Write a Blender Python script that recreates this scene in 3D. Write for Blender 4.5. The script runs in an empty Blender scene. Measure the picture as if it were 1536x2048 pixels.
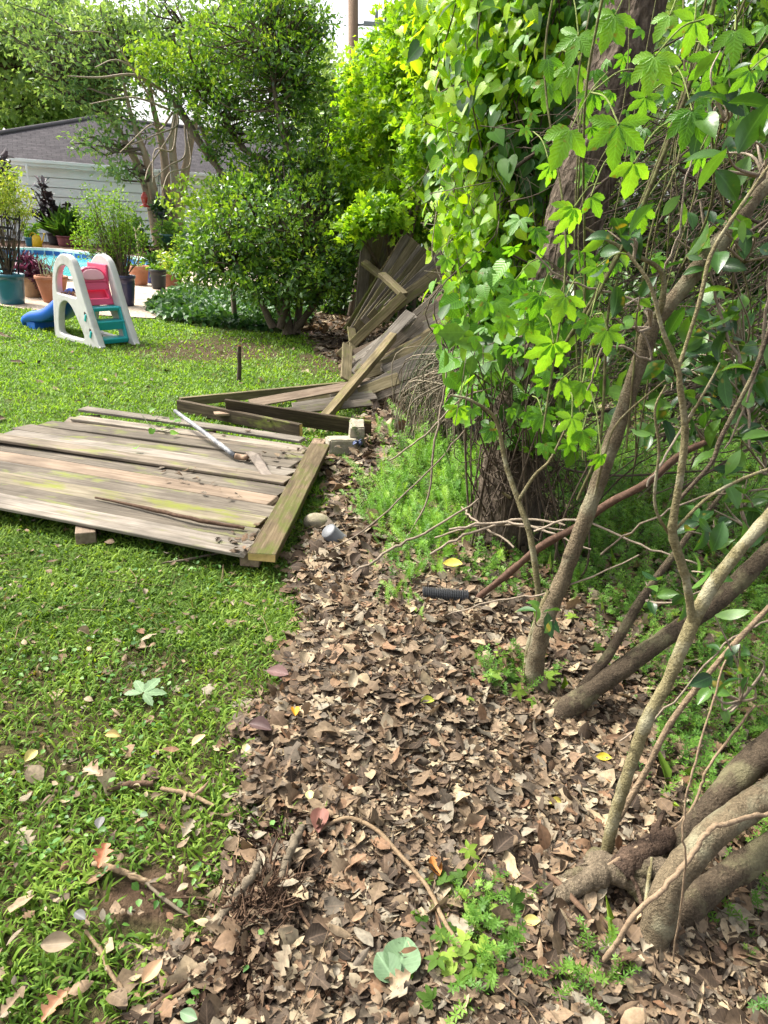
import bpy, bmesh, math, random
import numpy as np
from mathutils import Vector, Matrix

SC = bpy.context.scene
COL = SC.collection
rng = np.random.default_rng(7)
random.seed(7)
R = math.radians

# ------------------------------------------------------------------ camera
EYE, FOC = 1.5, 1410.0                      # metres; focal length in pixels of a 2048 px tall frame
PITCH, ROLL = math.atan((1024 - 445) / FOC), R(3.5)
_f = np.array([0, math.cos(PITCH), -math.sin(PITCH)])
_u0 = np.array([0, math.sin(PITCH), math.cos(PITCH)])
_x = np.array([1.0, 0, 0])
_r = math.cos(ROLL) * _x + math.sin(ROLL) * _u0
_u = -math.sin(ROLL) * _x + math.cos(ROLL) * _u0
_c = np.array([0, 0, EYE])
cam_data = bpy.data.cameras.new('camera')
cam = bpy.data.objects.new('camera', cam_data)
COL.objects.link(cam)
cam.matrix_world = Matrix(((_r[0], _u[0], -_f[0], 0), (_r[1], _u[1], -_f[1], 0), (_r[2], _u[2], -_f[2], EYE), (0, 0, 0, 1)))
cam_data.sensor_fit = 'VERTICAL'
cam_data.sensor_height = 24.0
cam_data.sensor_width = 18.0
cam_data.lens = 24.0 * FOC / 2048
cam_data.clip_start = 0.02
cam_data.clip_end = 2000
SC.camera = cam

# ------------------------------------------------------------------ world, sun, exposure
SUN = Vector((-0.60, 0.28, 0.78)).normalized()      # towards the sun
w = bpy.data.worlds.new('World')
SC.world = w
w.use_nodes = True
nt = w.node_tree
nt.nodes.clear()
sky = nt.nodes.new('ShaderNodeTexSky')
sky.sky_type = 'NISHITA'
sky.sun_disc = False
sky.sun_elevation = math.asin(SUN.z)
sky.sun_rotation = math.atan2(SUN.x, SUN.y)
sky.air_density = 1.0
sky.dust_density = 6.0
sky.ozone_density = 1.0
hs = nt.nodes.new('ShaderNodeHueSaturation')
hs.inputs['Saturation'].default_value = 0.35
bg = nt.nodes.new('ShaderNodeBackground')
bg.inputs['Strength'].default_value = 0.15
wo = nt.nodes.new('ShaderNodeOutputWorld')
nt.links.new(sky.outputs[0], hs.inputs['Color'])
nt.links.new(hs.outputs[0], bg.inputs['Color'])
nt.links.new(bg.outputs[0], wo.inputs['Surface'])
sd = bpy.data.lights.new('sun', 'SUN')
sd.energy = 2.35
sd.angle = R(9.0)
sd.color = (1.0, 0.95, 0.85)
sun = bpy.data.objects.new('sun', sd)
COL.objects.link(sun)
sun.rotation_euler = SUN.to_track_quat('Z', 'Y').to_euler()
SC.view_settings.view_transform = 'Standard'
SC.view_settings.look = 'None'
SC.view_settings.exposure = 1.55
SC.view_settings.gamma = 1
SC.render.engine = 'CYCLES'
SC.cycles.max_bounces = 7
SC.cycles.diffuse_bounces = 4
SC.cycles.glossy_bounces = 2
SC.cycles.transmission_bounces = 4
SC.cycles.transparent_max_bounces = 4
SC.cycles.caustics_reflective = False
SC.cycles.caustics_refractive = False
SC.cycles.sample_clamp_indirect = 6
SC.cycles.use_adaptive_sampling = False
try:
    SC.cycles.use_denoising = True
    SC.cycles.denoiser = 'OPENIMAGEDENOISE'
    SC.cycles.denoising_prefilter = 'ACCURATE'
except Exception:
    pass


# ------------------------------------------------------------------ placing helpers
def ray(px, py):
    px = np.asarray(px, float)
    py = np.asarray(py, float)
    return _f + ((px - 768) / FOC)[..., None] * _r + ((1024 - py) / FOC)[..., None] * _u


def P(px, py, z=0.0):                        # point on the level z
    d = ray(px, py)
    return _c + d * (((z - EYE) / d[..., 2])[..., None])


def A(px, py, Y):                            # point at the distance Y in front
    d = ray(px, py)
    return _c + d * ((np.asarray(Y, float) / d[..., 1])[..., None])


def proj(q):
    d = np.asarray(q) - _c
    ww = np.maximum(d @ _f, 1e-3)
    return 768 + FOC * (d @ _r) / ww, 1024 - FOC * (d @ _u) / ww


def ppm(q):                                  # reference pixels per metre at a point
    return FOC / float((np.asarray(q) - _c) @ _f)


def _hash(i, j, s):
    h = (i * 374761393 + j * 668265263 + s * 1442695041) & 0x7fffffff
    h = ((h ^ (h >> 13)) * 1274126177) & 0x7fffffff
    return ((h ^ (h >> 16)) & 0xffff) / 65535.0


def vnoise(x, y, s=0):
    x = np.asarray(x, float)
    y = np.asarray(y, float)
    i = np.floor(x).astype(np.int64)
    j = np.floor(y).astype(np.int64)
    fx, fy = x - i, y - j
    fx, fy = fx * fx * (3 - 2 * fx), fy * fy * (3 - 2 * fy)
    a, b, c, d = _hash(i, j, s), _hash(i + 1, j, s), _hash(i, j + 1, s), _hash(i + 1, j + 1, s)
    return (a * (1 - fx) + b * fx) * (1 - fy) + (c * (1 - fx) + d * fx) * fy


def fbm(x, y, s=0, o=3):
    t, amp, tot = 0, 1.0, 0
    for k in range(o):
        t = t + amp * vnoise(x * 2 ** k, y * 2 ** k, s + k * 17)
        tot += amp
        amp *= 0.5
    return t / tot


DIP = (-24.0, -4.6, 14.3, 29.0)


def hgt(x, y):
    x = np.asarray(x, float)
    y = np.asarray(y, float)
    near = np.clip((8.5 - y) / 2.5, 0, 1)
    z = near * (0.03 * (fbm(x * 1.7, y * 1.7, 3) - 0.5) + 0.012 * (vnoise(x * 9, y * 9, 5) - 0.5))
    z = z + 0.075 * np.exp(-(((x + 0.02) / 0.33) ** 2 + ((y - 1.95) / 0.45) ** 2))
    z = z + 0.05 * np.exp(-(((x - 0.15) / 0.5) ** 2 + ((y - 2.7) / 0.6) ** 2))
    z = z + 0.22 * np.exp(-(((x - 0.65) / 0.55) ** 2 + ((y - 4.6) / 0.9) ** 2))
    z = z + 0.045 * np.exp(-(((x + 0.215) / 0.06) ** 2 + ((y - 1.16) / 0.17) ** 2))
    dip = (x > DIP[0]) & (x < DIP[1]) & (y > DIP[2]) & (y < DIP[3])
    return np.where(dip, -0.75, z)


def G(px, py, dz=0.0):                       # point on the terrain
    q = P(px, py, 0)
    for _ in range(5):
        q = P(px, py, hgt(q[..., 0], q[..., 1]) + dz)
    return q


# ------------------------------------------------------------------ object helpers
def tag(o, label=None, cat=None, group=None, kind=None):
    if label: o['label'] = label
    if cat: o['category'] = cat
    if group: o['group'] = group
    if kind: o['kind'] = kind
    return o


def thing(name, label, cat, loc=(0, 0, 0), rz=0.0, group=None, kind=None):
    o = bpy.data.objects.new(name, None)
    COL.objects.link(o)
    o.location = tuple(float(v) for v in loc)
    o.rotation_euler = (0, 0, rz)
    o.empty_display_size = 0.1
    return tag(o, label, cat, group, kind)


def link(name, me, mat, parent=None, world=True):
    """links a mesh; with world=True its coordinates are world ones and the parent is an Empty without rotation"""
    o = bpy.data.objects.new(name, me)
    COL.objects.link(o)
    if mat is not None:
        if isinstance(mat, (list, tuple)):
            for m in mat: me.materials.append(m)
        else:
            me.materials.append(mat)
    if parent is not None:
        o.parent = parent
        if world:
            bpy_update = root_matrix(parent)
            o.matrix_parent_inverse = bpy_update.inverted()
    return o


def root_matrix(o):
    m = Matrix.LocRotScale(o.location, o.rotation_euler, o.scale)
    if o.parent is not None:
        m = root_matrix(o.parent) @ o.matrix_parent_inverse @ m
    return m


def mesh_np(name, V, F, attrs=None, smooth=True):
    """V (n,3), F (m,k) arrays -> mesh"""
    me = bpy.data.meshes.new(name)
    V = np.ascontiguousarray(V, dtype=np.float32)
    F = np.ascontiguousarray(F, dtype=np.int32)
    k = F.shape[1]
    me.vertices.add(len(V))
    me.vertices.foreach_set('co', V.ravel())
    me.loops.add(F.size)
    me.loops.foreach_set('vertex_index', F.ravel())
    me.polygons.add(len(F))
    me.polygons.foreach_set('loop_start', np.arange(0, F.size, k, dtype=np.int32))
    me.update(calc_edges=True)
    if not smooth:
        me.polygons.foreach_set('use_smooth', np.zeros(len(F), dtype=bool))
    for an, av in (attrs or {}).items():
        a = me.attributes.new(an, 'FLOAT', 'POINT')
        a.data.foreach_set('value', np.ascontiguousarray(av, dtype=np.float32))
    return me


class MB:
    """collects faces of any size"""
    def __init__(s):
        s.v, s.f, s.sm = [], [], []

    def add(s, vs, fs, smooth=False):
        o = len(s.v)
        s.v += [tuple(map(float, v)) for v in vs]
        s.f += [tuple(i + o for i in f) for f in fs]
        s.sm += [smooth] * len(fs)

    def box(s, c, size, M=None):
        hx, hy, hz = (q / 2 for q in size)
        vs = [Vector((sx * hx, sy * hy, sz * hz)) for sx in (-1, 1) for sy in (-1, 1) for sz in (-1, 1)]
        if M is not None: vs = [M @ v for v in vs]
        vs = [v + Vector(c) for v in vs]
        s.add(vs, [(0, 1, 3, 2), (4, 6, 7, 5), (0, 4, 5, 1), (2, 3, 7, 6), (0, 2, 6, 4), (1, 5, 7, 3)])

    def tube(s, pts, rad, n=8, cap=True, smooth=True):
        V, F = tube_arrays(pts, rad, n)
        o = len(s.v)
        s.add(V, F, smooth)
        if cap:
            m = len(pts)
            s.f.append(tuple(o + i for i in range(n))[::-1])
            s.f.append(tuple(o + (m - 1) * n + i for i in range(n)))
            s.sm += [False, False]

    def lathe(s, prof, c=(0, 0, 0), n=28, smooth=True):
        vs, fs = [], []
        for r, z in prof:
            for i in range(n):
                a = 2 * math.pi * i / n
                vs.append((c[0] + r * math.cos(a), c[1] + r * math.sin(a), c[2] + z))
        for k in range(len(prof) - 1):
            for i in range(n):
                j = (i + 1) % n
                fs.append((k * n + i, k * n + j, (k + 1) * n + j, (k + 1) * n + i))
        s.add(vs, fs, smooth)

    def build(s, name, mat, parent=None, bevel=0.0, world=True):
        me = bpy.data.meshes.new(name)
        me.from_pydata(s.v, [], s.f)
        me.polygons.foreach_set('use_smooth', np.array(s.sm, dtype=bool))
        if bevel:
            bm = bmesh.new()
            bm.from_mesh(me)
            es = [e for e in bm.edges if len(e.link_faces) == 2 and e.calc_face_angle(0) > 0.6]
            bmesh.ops.bevel(bm, geom=es, offset=bevel, segments=2, affect='EDGES', profile=0.6)
            bm.to_mesh(me)
            bm.free()
        return link(name, me, mat, parent, world)


def smooth_path(pts, k=6, rad=None):
    """Catmull-Rom through the points"""
    p = np.asarray(pts, float)
    if len(p) < 3:
        t = np.linspace(0, 1, k + 1)[:, None]
        out = p[0] * (1 - t) + p[-1] * t
        if rad is None: return out
        return out, np.interp(np.linspace(0, 1, k + 1), [0, 1], [rad[0], rad[-1]])
    q = np.vstack([2 * p[0] - p[1], p, 2 * p[-1] - p[-2]])
    out, ro = [], []
    for i in range(1, len(q) - 2):
        for t in np.linspace(0, 1, k, endpoint=False):
            a, b, c, d = q[i - 1], q[i], q[i + 1], q[i + 2]
            out.append(0.5 * (2 * b + (c - a) * t + (2 * a - 5 * b + 4 * c - d) * t * t + (3 * b - a - 3 * c + d) * t ** 3))
            if rad is not None: ro.append(rad[i - 1] * (1 - t) + rad[i] * t)
    out.append(p[-1])
    if rad is None: return np.array(out)
    ro.append(rad[-1])
    return np.array(out), np.array(ro)


def tube_arrays(pts, rad, n=8, lump=0.0, seed=0):
    p = np.asarray(pts, float)
    m = len(p)
    rad = np.broadcast_to(np.asarray(rad, float), (m,))
    t = np.gradient(p, axis=0)
    t /= np.linalg.norm(t, axis=1)[:, None] + 1e-9
    a = np.array([0, 0, 1.0]) if abs(t[0][2]) < 0.9 else np.array([1.0, 0, 0])
    nrm = np.cross(t[0], a)
    nrm /= np.linalg.norm(nrm)
    V = np.zeros((m, n, 3))
    ang = np.linspace(0, 2 * np.pi, n, endpoint=False)
    for i in range(m):
        nrm = nrm - t[i] * (nrm @ t[i])
        nrm /= np.linalg.norm(nrm) + 1e-9
        b = np.cross(t[i], nrm)
        rr = rad[i] * np.ones(n)
        if lump:
            rr = rr * (1 + lump * (fbm(ang * 1.3 + seed, np.full(n, i * 0.45 + seed), seed) - 0.5) * 2)
            rr[-1] = (rr[0] + rr[-2]) / 2
        V[i] = p[i] + rr[:, None] * (np.cos(ang)[:, None] * nrm + np.sin(ang)[:, None] * b)
    idx = np.arange(m * n).reshape(m, n)
    F = np.stack([idx[:-1], np.roll(idx[:-1], -1, 1), np.roll(idx[1:], -1, 1), idx[1:]], -1).reshape(-1, 4)
    return V.reshape(-1, 3), F


class Tubes:
    """many thin tubes in one mesh (quads only)"""
    def __init__(s):
        s.V, s.F, s.n, s.T = [], [], 0, []

    def add(s, pts, rad, n=5, tone=0.5, lump=0.0):
        V, F = tube_arrays(pts, rad, n, lump, int(s.n) % 97)
        s.V.append(V)
        s.F.append(F + s.n)
        s.T.append(np.full(len(V), tone))
        s.n += len(V)

    def raw(s, V, F, tone=0.5):
        s.V.append(V)
        s.F.append(F + s.n)
        s.T.append(np.full(len(V), tone))
        s.n += len(V)

    def build(s, name, mat, parent=None):
        me = mesh_np(name, np.vstack(s.V), np.vstack(s.F), {'tone': np.concatenate(s.T)})
        return link(name, me, mat, parent)


def frames(axis, normal):
    """rotation matrices with y along axis and z near normal"""
    y = axis / (np.linalg.norm(axis, axis=1)[:, None] + 1e-9)
    x = np.cross(y, normal)
    x /= np.linalg.norm(x, axis=1)[:, None] + 1e-9
    z = np.cross(x, y)
    return np.stack([x, y, z], -1)


def rdir(n):
    v = rng.normal(size=(n, 3))
    return v / np.linalg.norm(v, axis=1)[:, None]


class Scatter:
    """many copies of small templates in one mesh"""
    def __init__(s):
        s.V, s.F, s.n, s.T, s.Rb, s.L = [], [], 0, [], [], []

    def add(s, tmpl, pos, M, scale, tone):
        V, F, rib, ln = tmpl
        N = len(pos)
        if N == 0: return
        scale = np.asarray(scale, float)
        if scale.ndim == 0: scale = np.full(N, float(scale))
        if scale.ndim == 1: scale = np.repeat(scale[:, None], 3, 1)
        L = V[None] * scale[:, None, :]
        W = np.einsum('nij,nvj->nvi', M, L) + pos[:, None, :]
        s.V.append(W.reshape(-1, 3))
        s.F.append((F[None] + (s.n + np.arange(N) * len(V))[:, None, None]).reshape(-1, 3))
        s.T.append(np.repeat(tone, len(V)))
        s.Rb.append(np.tile(rib, N))
        s.L.append(np.tile(ln, N))
        s.n += N * len(V)

    def mix(s, tmpls, pos, M, scale, tone):
        k = rng.integers(0, len(tmpls), len(pos))
        scale = np.asarray(scale, float)
        for i, t in enumerate(tmpls):
            q = k == i
            s.add(t, pos[q], M[q], scale[q] if scale.ndim else scale, tone[q])

    def build(s, name, mat, parent=None):
        me = mesh_np(name, np.vstack(s.V), np.vstack(s.F), {'tone': np.concatenate(s.T), 'rib': np.concatenate(s.Rb), 'len': np.concatenate(s.L)})
        return link(name, me, mat, parent)


# ------------------------------------------------------------------ leaf templates: (verts, triangles, distance from the midrib)
def T(V, F, rib, ln=None):
    V = np.array(V, float)
    return V, np.array(F, int), np.array(rib, float), V[:, 1].copy() if ln is None else np.array(ln, float)


def t_diamond(wd=0.3, fold=0.1, droop=0.1):
    return T([(0, 0, 0), (wd, 0.45, fold), (0, 1, -droop), (-wd, 0.45, fold)], [(0, 1, 2), (0, 2, 3)], [0, 1, 0, 1])


def t_oval(wd=0.25, fold=0.08, droop=0.15):
    V = [(0, 0, 0), (0, 0.5, -droop * .3), (0, 1, -droop), (wd, 0.3, fold), (wd * .85, 0.65, fold - droop * .3), (-wd, 0.3, fold), (-wd * .85, 0.65, fold - droop * .3)]
    return T(V, [(0, 3, 1), (3, 4, 1), (1, 4, 2), (0, 1, 5), (5, 1, 6), (1, 2, 6)], [0, 0, 0, 1, 1, 1, 1])


def t_sheet(outline, nseg, curl=0.0, bend=0.0, twist=0.0, fold=0.0):
    """leaf from half widths along the midrib, 5 vertices across"""
    V, rib, F = [], [], []
    for i in range(nseg + 1):
        t = i / nseg
        for s_ in (-1, -0.5, 0, 0.5, 1):
            hw = outline(t) if callable(outline) else outline[i]
            x = s_ * hw
            z = curl * (abs(s_) ** 1.6) * hw + bend * (t - 0.4) ** 2 + twist * x * (t - .5) + fold * abs(x)
            V.append((x, t, z))
            rib.append(abs(s_))
    for i in range(nseg):
        for j in range(4):
            a = i * 5 + j
            F += [(a, a + 1, a + 6), (a, a + 6, a + 5)]
    return T(V, F, rib)


def o_oval(wd, p=1.0):
    return lambda t: wd * max(0.02, math.sin(math.pi * min(1, max(0, t)) ** p)) ** 0.75


def o_oak(wd):
    return lambda t: wd * max(0.03, (math.sin(math.pi * t) ** 0.6) * (0.65 + 0.35 * math.cos(t * 21)))


def t_heart():
    pts = [(0, 0), (0.16, -0.12), (0.36, -0.08), (0.47, 0.12), (0.43, 0.36), (0.28, 0.62), (0.1, 0.85), (0, 1)]
    V, rib = [(0, 0, 0), (0, 0.35, -0.02), (0, 0.7, -0.08), (0, 1, -0.18)], [0, 0, 0, 0]
    for sg in (1, -1):
        for x, y in pts[1:-1]:
            V.append((sg * x, y, 0.22 * x - 0.18 * y * y))
            rib.append(min(1, x * 2.3))
    F = [(0, 4, 5), (0, 5, 6), (0, 6, 1), (6, 7, 1), (1, 7, 8), (1, 8, 2), (2, 8, 9), (2, 9, 3)]
    F += [(0, b + 6, a + 6) if a else (0, b, a) for a, b in []]
    G2 = [(0, 11, 10), (0, 12, 11), (0, 1, 12), (12, 1, 13), (1, 14, 13), (1, 2, 14), (2, 15, 14), (2, 3, 15)]
    return T(V, F + G2, rib)


def t_palmate(k=5, spread=150, wd=0.2, droop=0.25, teeth=True):
    V, F, rib, tl = [], [], [], []
    hw = [0.05, 0.5, 0.72, 1.0, 0.86, 1.02, 0.72, 0.78, 0.4, 0.02] if teeth else [0.05, 0.5, 0.8, 1, 1, .9, .75, .5, .3, .02]
    for q in range(k):
        a = R(-spread / 2 + spread * q / (k - 1))
        ln = 1.0 - 0.3 * abs(q - (k - 1) / 2) / ((k - 1) / 2)
        ca, sa = math.cos(a), math.sin(a)
        o = len(V)
        n = len(hw)
        for i in range(n):
            t = i / (n - 1)
            for s_ in (-1, 0, 1):
                x, y = s_ * hw[i] * wd * ln, 0.04 + t * ln
                z = 0.22 * abs(x) - droop * t * t
                V.append((ca * x + sa * y, -sa * x + ca * y, z))
                rib.append(abs(s_))
                tl.append(t)
        for i in range(n - 1):
            for j in range(2):
                b = o + i * 3 + j
                F += [(b, b + 1, b + 4), (b, b + 4, b + 3)]
    return T(V, F, rib, tl)


def t_blade(wd=0.06, bend=0.5, side=0.0, seg=3):
    V, F, rib = [], [], []
    for i in range(seg + 1):
        t = i / seg
        hw = wd * (1 - t ** 2.2) * (0.75 + 0.5 * t * (1 - t)) + 0.002
        y = t * (1 - 0.25 * bend * t)
        z = t * (1 - bend * t)
        for s_ in (-1, 1):
            V.append((s_ * hw + side * t * t, y * 0.55, z * 0.85))
            rib.append(1)
    for i in range(seg):
        a = 2 * i
        F += [(a, a + 1, a + 3), (a, a + 3, a + 2)]
    return T(V, F, rib)


def t_sprig(whorls=6, per=6, leaf=0.16, wd=0.022, seed=1):
    """upright stem with whorls of thin leaves, length 1 along z"""
    rd = random.Random(seed)
    V, F = [], []
    bx, by = rd.uniform(-.35, .35), rd.uniform(-.35, .35)

    def c(t): return np.array([bx * t * t, by * t * t, t * (1 - .12 * t)])
    for i in range(whorls):
        a, b = c(i / whorls), c((i + 1) / whorls)
        o = len(V)
        V += [tuple(a + (.008, 0, 0)), tuple(a - (.008, 0, 0)), tuple(b - (.006, 0, 0)), tuple(b + (.006, 0, 0))]
        F += [(o, o + 1, o + 2), (o, o + 2, o + 3)]
        sc = leaf * (1.15 - 0.6 * i / whorls)
        for k in range(per):
            an = 2 * math.pi * (k + rd.random() * .5) / per
            d = np.array([math.cos(an), math.sin(an), rd.uniform(-.1, .6)]) * sc
            s_ = np.array([-math.sin(an), math.cos(an), 0]) * wd
            o = len(V)
            V += [tuple(b), tuple(b + d * .5 + s_), tuple(b + d), tuple(b + d * .5 - s_)]
            F += [(o, o + 1, o + 2), (o, o + 2, o + 3)]
    return T(V, F, [0.6] * len(V))


# ------------------------------------------------------------------ materials
def newmat(name):
    m = bpy.data.materials.new(name)
    m.use_nodes = True
    m.node_tree.nodes.clear()
    return m, m.node_tree


def ramp(t, stops, src):
    r_ = t.nodes.new('ShaderNodeValToRGB')
    e = r_.color_ramp.elements
    while len(e) < len(stops): e.new(0.5)
    for el, (p_, c_) in zip(e, stops):
        el.position = p_
        el.color = (*c_, 1) if len(c_) == 3 else c_
    t.links.new(src, r_.inputs[0])
    return r_.outputs[0]


def mixc(t, fac, a, b, mode='MIX'):
    n = t.nodes.new('ShaderNodeMix')
    n.data_type = 'RGBA'
    n.blend_type = mode
    for i, v in ((0, fac), (6, a), (7, b)):
        if hasattr(v, 'is_linked') or hasattr(v, 'links'):
            t.links.new(v, n.inputs[i])
        else:
            n.inputs[i].default_value = v if i == 0 else (*v, 1)
    return n.outputs[2]


def noise(t, scale, detail=4, rough=0.55, vec=None, dim='3D'):
    n = t.nodes.new('ShaderNodeTexNoise')
    n.inputs['Scale'].default_value = scale
    n.inputs['Detail'].default_value = detail
    n.inputs['Roughness'].default_value = rough
    if vec is not None: t.links.new(vec, n.inputs['Vector'])
    return n.outputs['Fac']


def coords(t, which='Object', scale=(1, 1, 1), rnd=False):
    tc = t.nodes.new('ShaderNodeTexCoord')
    mp = t.nodes.new('ShaderNodeMapping')
    mp.inputs['Scale'].default_value = scale
    t.links.new(tc.outputs[which], mp.inputs['Vector'])
    if rnd:
        oi = t.nodes.new('ShaderNodeObjectInfo')
        mu = t.nodes.new('ShaderNodeMath')
        mu.operation = 'MULTIPLY'
        mu.inputs[1].default_value = 37.0
        t.links.new(oi.outputs['Random'], mu.inputs[0])
        cb = t.nodes.new('ShaderNodeCombineXYZ')
        for i in range(3): t.links.new(mu.outputs[0], cb.inputs[i])
        t.links.new(cb.outputs[0], mp.inputs['Location'])
    return mp.outputs[0]


def bump(t, h, strength=0.5, dist=0.01):
    b = t.nodes.new('ShaderNodeBump')
    b.inputs['Strength'].default_value = strength
    b.inputs['Distance'].default_value = dist
    t.links.new(h, b.inputs['Height'])
    return b.outputs[0]


def finish(t, col, rough=0.6, spec=0.3, nrm=None, trans=0.0, tcol=None, coat=0.0):
    b = t.nodes.new('ShaderNodeBsdfPrincipled')
    if hasattr(col, 'links'): t.links.new(col, b.inputs['Base Color'])
    else: b.inputs['Base Color'].default_value = (*col, 1)
    if hasattr(rough, 'links'): t.links.new(rough, b.inputs['Roughness'])
    else: b.inputs['Roughness'].default_value = rough
    b.inputs['Specular IOR Level'].default_value = spec
    if coat: b.inputs['Coat Weight'].default_value = coat
    if nrm is not None: t.links.new(nrm, b.inputs['Normal'])
    out = t.nodes.new('ShaderNodeOutputMaterial')
    if trans:
        tr = t.nodes.new('ShaderNodeBsdfTranslucent')
        if tcol is not None:
            if hasattr(tcol, 'links'): t.links.new(tcol, tr.inputs['Color'])
            else: tr.inputs['Color'].default_value = (*tcol, 1)
        mx = t.nodes.new('ShaderNodeMixShader')
        mx.inputs[0].default_value = trans
        t.links.new(b.outputs[0], mx.inputs[1])
        t.links.new(tr.outputs[0], mx.inputs[2])
        t.links.new(mx.outputs[0], out.inputs['Surface'])
    else:
        t.links.new(b.outputs[0], out.inputs['Surface'])
    return b


def leafmat(name, dark, mid, light, trans=0.4, tgain=(1.5, 1.35, 0.6), rough=0.45, spec=0.35, rib=0.25, mott=0.25, mscale=60, stops=None, veins=0.0, spots=None):
    m, t = newmat(name)
    a = t.nodes.new('ShaderNodeAttribute')
    a.attribute_name = 'tone'
    col = ramp(t, stops or [(0.05, dark), (0.5, mid), (0.95, light)], a.outputs['Fac'])
    n_ = noise(t, mscale, 3, 0.6, coords(t, 'Object'))
    col = mixc(t, mott * 1.6, col, ramp(t, [(0.3, (.45, .45, .45)), (0.7, (1.35, 1.35, 1.35))], n_), 'MULTIPLY')
    if rib:
        b_ = t.nodes.new('ShaderNodeAttribute')
        b_.attribute_name = 'rib'
        f_ = ramp(t, [(0.0, (1, 1, 1)), (0.12, (0, 0, 0))], b_.outputs['Fac'])
        mm = t.nodes.new('ShaderNodeMath')
        mm.operation = 'MULTIPLY'
        mm.inputs[1].default_value = rib
        t.links.new(f_, mm.inputs[0])
        col = mixc(t, mm.outputs[0], col, tuple(min(1, c * 1.9 + .03) for c in mid))
    nrm = None
    if veins:
        ln = t.nodes.new('ShaderNodeAttribute')
        ln.attribute_name = 'len'
        rb = t.nodes.new('ShaderNodeAttribute')
        rb.attribute_name = 'rib'
        ma = t.nodes.new('ShaderNodeMath')
        ma.operation = 'MULTIPLY_ADD'
        t.links.new(rb.outputs['Fac'], ma.inputs[0])
        ma.inputs[1].default_value = -0.22
        t.links.new(ln.outputs['Fac'], ma.inputs[2])
        mb_ = t.nodes.new('ShaderNodeMath')
        mb_.operation = 'MULTIPLY'
        mb_.inputs[1].default_value = 52.0
        t.links.new(ma.outputs[0], mb_.inputs[0])
        si = t.nodes.new('ShaderNodeMath')
        si.operation = 'SINE'
        t.links.new(mb_.outputs[0], si.inputs[0])
        vf = ramp(t, [(0.55, (0, 0, 0)), (0.98, (veins, veins, veins))], si.outputs[0])
        col = mixc(t, vf, col, tuple(min(1, c * 1.7 + .02) for c in mid))
        nrm = bump(t, si.outputs[0], min(.3, veins * .6), .0015)
    if spots:
        n3 = noise(t, mscale * .8, 2, .5, coords(t, 'Object', (1, 1, 1)))
        col = mixc(t, ramp(t, [(0.66, (0, 0, 0)), (0.72, (.8, .8, .8))], n3), col, spots)
    tc = mixc(t, 1.0, col, tgain, 'MULTIPLY')
    finish(t, col, rough, spec, nrm, trans, tc)
    return m


def woodmat(name, dark, mid, light, moss=0.0, grain=1.0, rough=0.85, mosscol=(0.16, 0.19, 0.03), fresh=None):
    m, t = newmat(name)
    v = coords(t, 'Object', (2.0, 44 * grain, 44 * grain), True)
    g1 = noise(t, 1.6, 6, 0.65, v)
    v2 = coords(t, 'Object', (2.2, 5, 5), True)
    g2 = noise(t, 1.5, 4, 0.6, v2)
    col = ramp(t, [(0.28, dark), (0.5, mid), (0.74, light)], g1)
    oi = t.nodes.new('ShaderNodeObjectInfo')
    tint = ramp(t, [(0.0, (0.72, 0.70, 0.66)), (0.5, (1, 0.98, 0.95)), (1.0, (1.2, 1.12, 1.02))], oi.outputs['Random'])
    col = mixc(t, 1.0, col, tint, 'MULTIPLY')
    col = mixc(t, ramp(t, [(0.35, (.55, .55, .55)), (0.6, (0, 0, 0))], g2), col, tuple(c * .6 for c in dark))
    if moss:
        v3 = coords(t, 'Object', (1.5, 4, 4), True)
        g3 = noise(t, 2.6, 5, 0.65, v3)
        k = 0.62 - 0.3 * moss
        col = mixc(t, ramp(t, [(k, (0, 0, 0)), (k + 0.16, (.85, .85, .85))], g3), col, mosscol)
    if fresh:
        v4 = coords(t, 'Object', (0.8, 3, 3), True)
        col = mixc(t, ramp(t, [(0.5, (0, 0, 0)), (0.6, (.8, .8, .8))], noise(t, 1.3, 3, .5, v4)), col, fresh)
    finish(t, col, rough, 0.2, bump(t, g1, 0.55, 0.004))
    return m


def barkmat(name, dark, light, scale=18, stretch=(1, 1, 0.35), lichen=None, bumpd=0.01, fine=90):
    m, t = newmat(name)
    v = coords(t, 'Object', stretch)
    n1 = noise(t, scale, 6, 0.65, v)
    n2 = noise(t, fine, 4, 0.6, coords(t, 'Object'))
    col = ramp(t, [(0.3, dark), (0.72, light)], n1)
    col = mixc(t, 0.35, col, ramp(t, [(0.35, tuple(c * .5 for c in dark)), (0.7, tuple(min(1, c * 1.3) for c in light))], n2))
    if lichen:
        n3 = noise(t, scale * .35, 4, 0.65, coords(t, 'Object'))
        col = mixc(t, ramp(t, [(0.5, (0, 0, 0)), (0.64, (.75, .75, .75))], n3), col, lichen)
    n4 = noise(t, scale * .55, 5, .7, coords(t, 'Object', (1, 1, 1.6)))
    col = mixc(t, ramp(t, [(0.60, (0, 0, 0)), (0.68, (.8, .8, .8))], n4), col, tuple(c * .6 for c in dark))
    vo = t.nodes.new('ShaderNodeTexVoronoi')
    vo.inputs['Scale'].default_value = fine * 1.1
    t.links.new(coords(t, 'Object'), vo.inputs['Vector'])
    col = mixc(t, ramp(t, [(0.10, (.75, .75, .75)), (0.22, (0, 0, 0))], vo.outputs['Distance']), col, tuple(min(1, c * 1.5) for c in light))
    ad = t.nodes.new('ShaderNodeMath')
    ad.operation = 'ADD'
    t.links.new(n1, ad.inputs[0])
    t.links.new(n2, ad.inputs[1])
    finish(t, col, 0.85, 0.2, bump(t, ad.outputs[0], 0.8, bumpd))
    return m


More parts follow.
